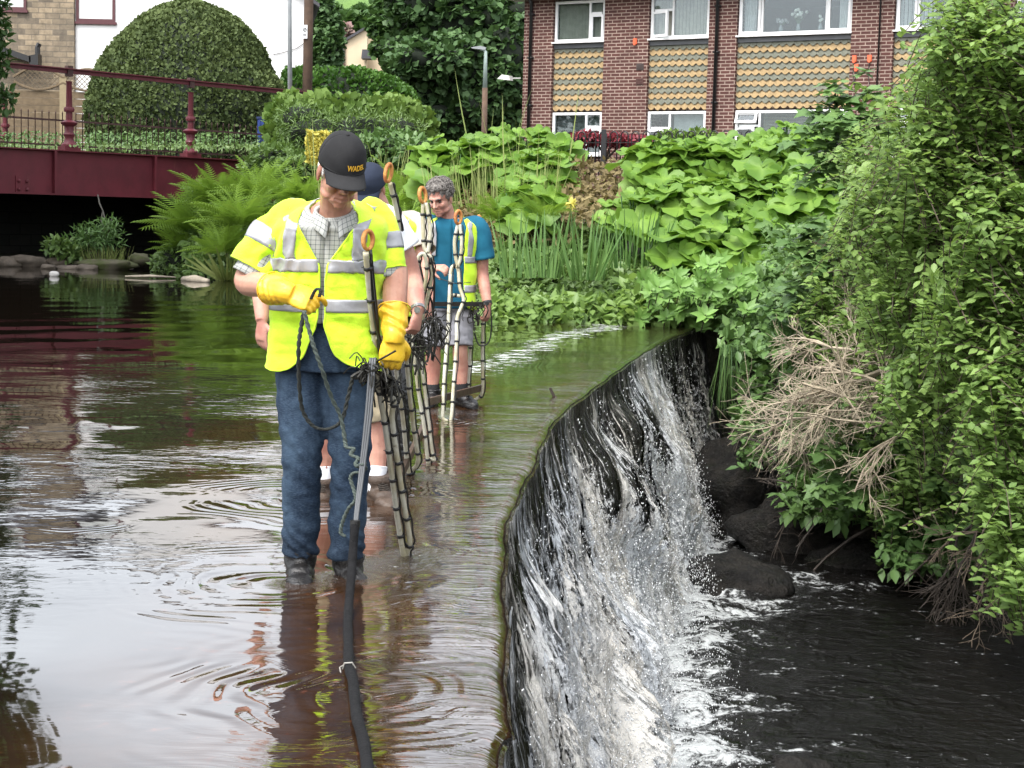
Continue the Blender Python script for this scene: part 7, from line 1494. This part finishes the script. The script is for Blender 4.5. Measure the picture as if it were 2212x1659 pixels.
def cord(pts, r=.0075):
    c = catmull(pts, 8); m = MB(); s = np.arange(len(c)); a = np.stack([np.cos(s * 1.1), np.sin(s * 1.1), 0 * s], 1) * r * .55; m.tube(c + a, r * .72, 6); m.tube(c - a, r * .72, 6); return m
cord([P(x, y, d) for x, y, d in [(657, 672, 6.03), (650, 710, 6.03), (645, 752, 6.03), (646, 821, 6.08), (653, 884, 6.14), (674, 918, 6.16), (698, 927, 6.17), (722, 922, 6.17), (740, 904, 6.17), (752, 856, 6.17), (762, 815, 6.16)]]).build('dark_strand', ROPE, t, True)
cord([P(x, y, d) for x, y, d in [(657, 672, 6.02), (668, 715, 6.02), (679, 752, 6.02), (695, 797, 6.04), (715, 856, 6.10), (736, 901, 6.14), (745, 950, 6.15), (749, 966, 6.14), (764, 969, 6.13), (758, 982, 6.12), (774, 990, 6.11), (768, 1003, 6.10), (781, 1010, 6.10), (788, 1000, 6.08)]]).build('grey_strand', ROPE2, t, True)
cord([P(x, y, d) for x, y, d in [(690, 640, 6.00), (692, 628, 6.0), (686, 624, 6.01), (679, 630, 6.02), (672, 645, 6.03)]], .006).build('dark_strand', ROPE, t, True)
cord([P(x, y, d) for x, y, d in [(771, 1008, 6.10), (782, 1003, 6.06), (790, 1012, 6.10), (778, 1020, 6.09), (764, 1022, 6.12), (757, 1034, 6.13), (765, 1060, 6.12), (768, 1080, 6.11), (752, 1100, 6.14), (740, 1128, 6.16), (736, 1150, 6.17), (745, 1158, 6.17)]], .007).build('grey_strand', ROPE2, t, True)
h = thing('cable_hose', 'grey rods running into a black foam sleeved hose that snakes to the foreground', 'hose', P(770, 1130, 6.0)); GR = simple('grey_rod', (.085, .09, .095), .4, .2, 5); FOAM = simple('black_foam_sleeve', (.012, .012, .013), .8, .3, 30, .006, spec=.15)
for dx in (-4, 1, 6): MB().tube(catmull([P(804 + dx, 773, 6.14), P(795 + dx, 891, 6.10), P(782 + dx * .8, 1008, 6.06), P(771 + dx * .6, 1099, 6.0), P(767 + dx * .5, 1140, 5.97)], 5), .0048, 8).build('rod', GR, h, True)
pts = []
for x, y, d in [(767, 1128, 5.97), (762, 1200, 5.93), (759, 1241, 5.86), (752, 1330, 5.68)]: pts.append(P(x, y, d))
for x, y in [(752, 1385), (754, 1439), (763, 1475), (770, 1543), (785, 1600), (795, 1665), (806, 1740), (812, 1850)]: pts.append(PZ(x, y, .019))
c = catmull(pts, 8); sc_ = 1 + .04 * np.sin(np.arange(len(c)) * .9); MB().tube(c, .0165 * sc_, 14).build('foam_sleeve', FOAM, h, True)
m = MB(); q = PZ(754, 1440, .025); m.tube([q + A3(-.020, 0, -.008), q + A3(-.014, -.004, .012), q + A3(.010, -.004, .014), q + A3(.020, 0, -.004)], .0028, 6); m.tube([q + A3(-.018, 0, .004), q + A3(-.028, -.012, .0), q + A3(-.022, -.035, -.01)], .002, 5); m.build('tie', simple('pale_string', (.3, .29, .26), .8), h)
m = MB(); q = P(767, 1131, 5.97); m.tube([q + A3(0, 0, -.012), q + A3(0, 0, .012)], .019, 12); m.build('clamp', TAPE, h)
c = P(820, 680, 6.45); tag(MB().add([c, c + A3(.025, 0, -.03), c + A3(.02, .0, -.12), c + A3(-.005, 0, -.09), c + A3(0, .01, 0), c + A3(.025, .01, -.03), c + A3(.02, .01, -.12), c + A3(-.005, .01, -.09)], [(0, 1, 2, 3), (7, 6, 5, 4), (0, 4, 5, 1), (1, 5, 6, 2), (2, 6, 7, 3), (3, 7, 4, 0)]).build('marker_tag', simple('orange_tag_cloth', (.75, .16, .03), .7), None), 'small orange marker tag tied beside the front man\'s left forearm', 'tag')
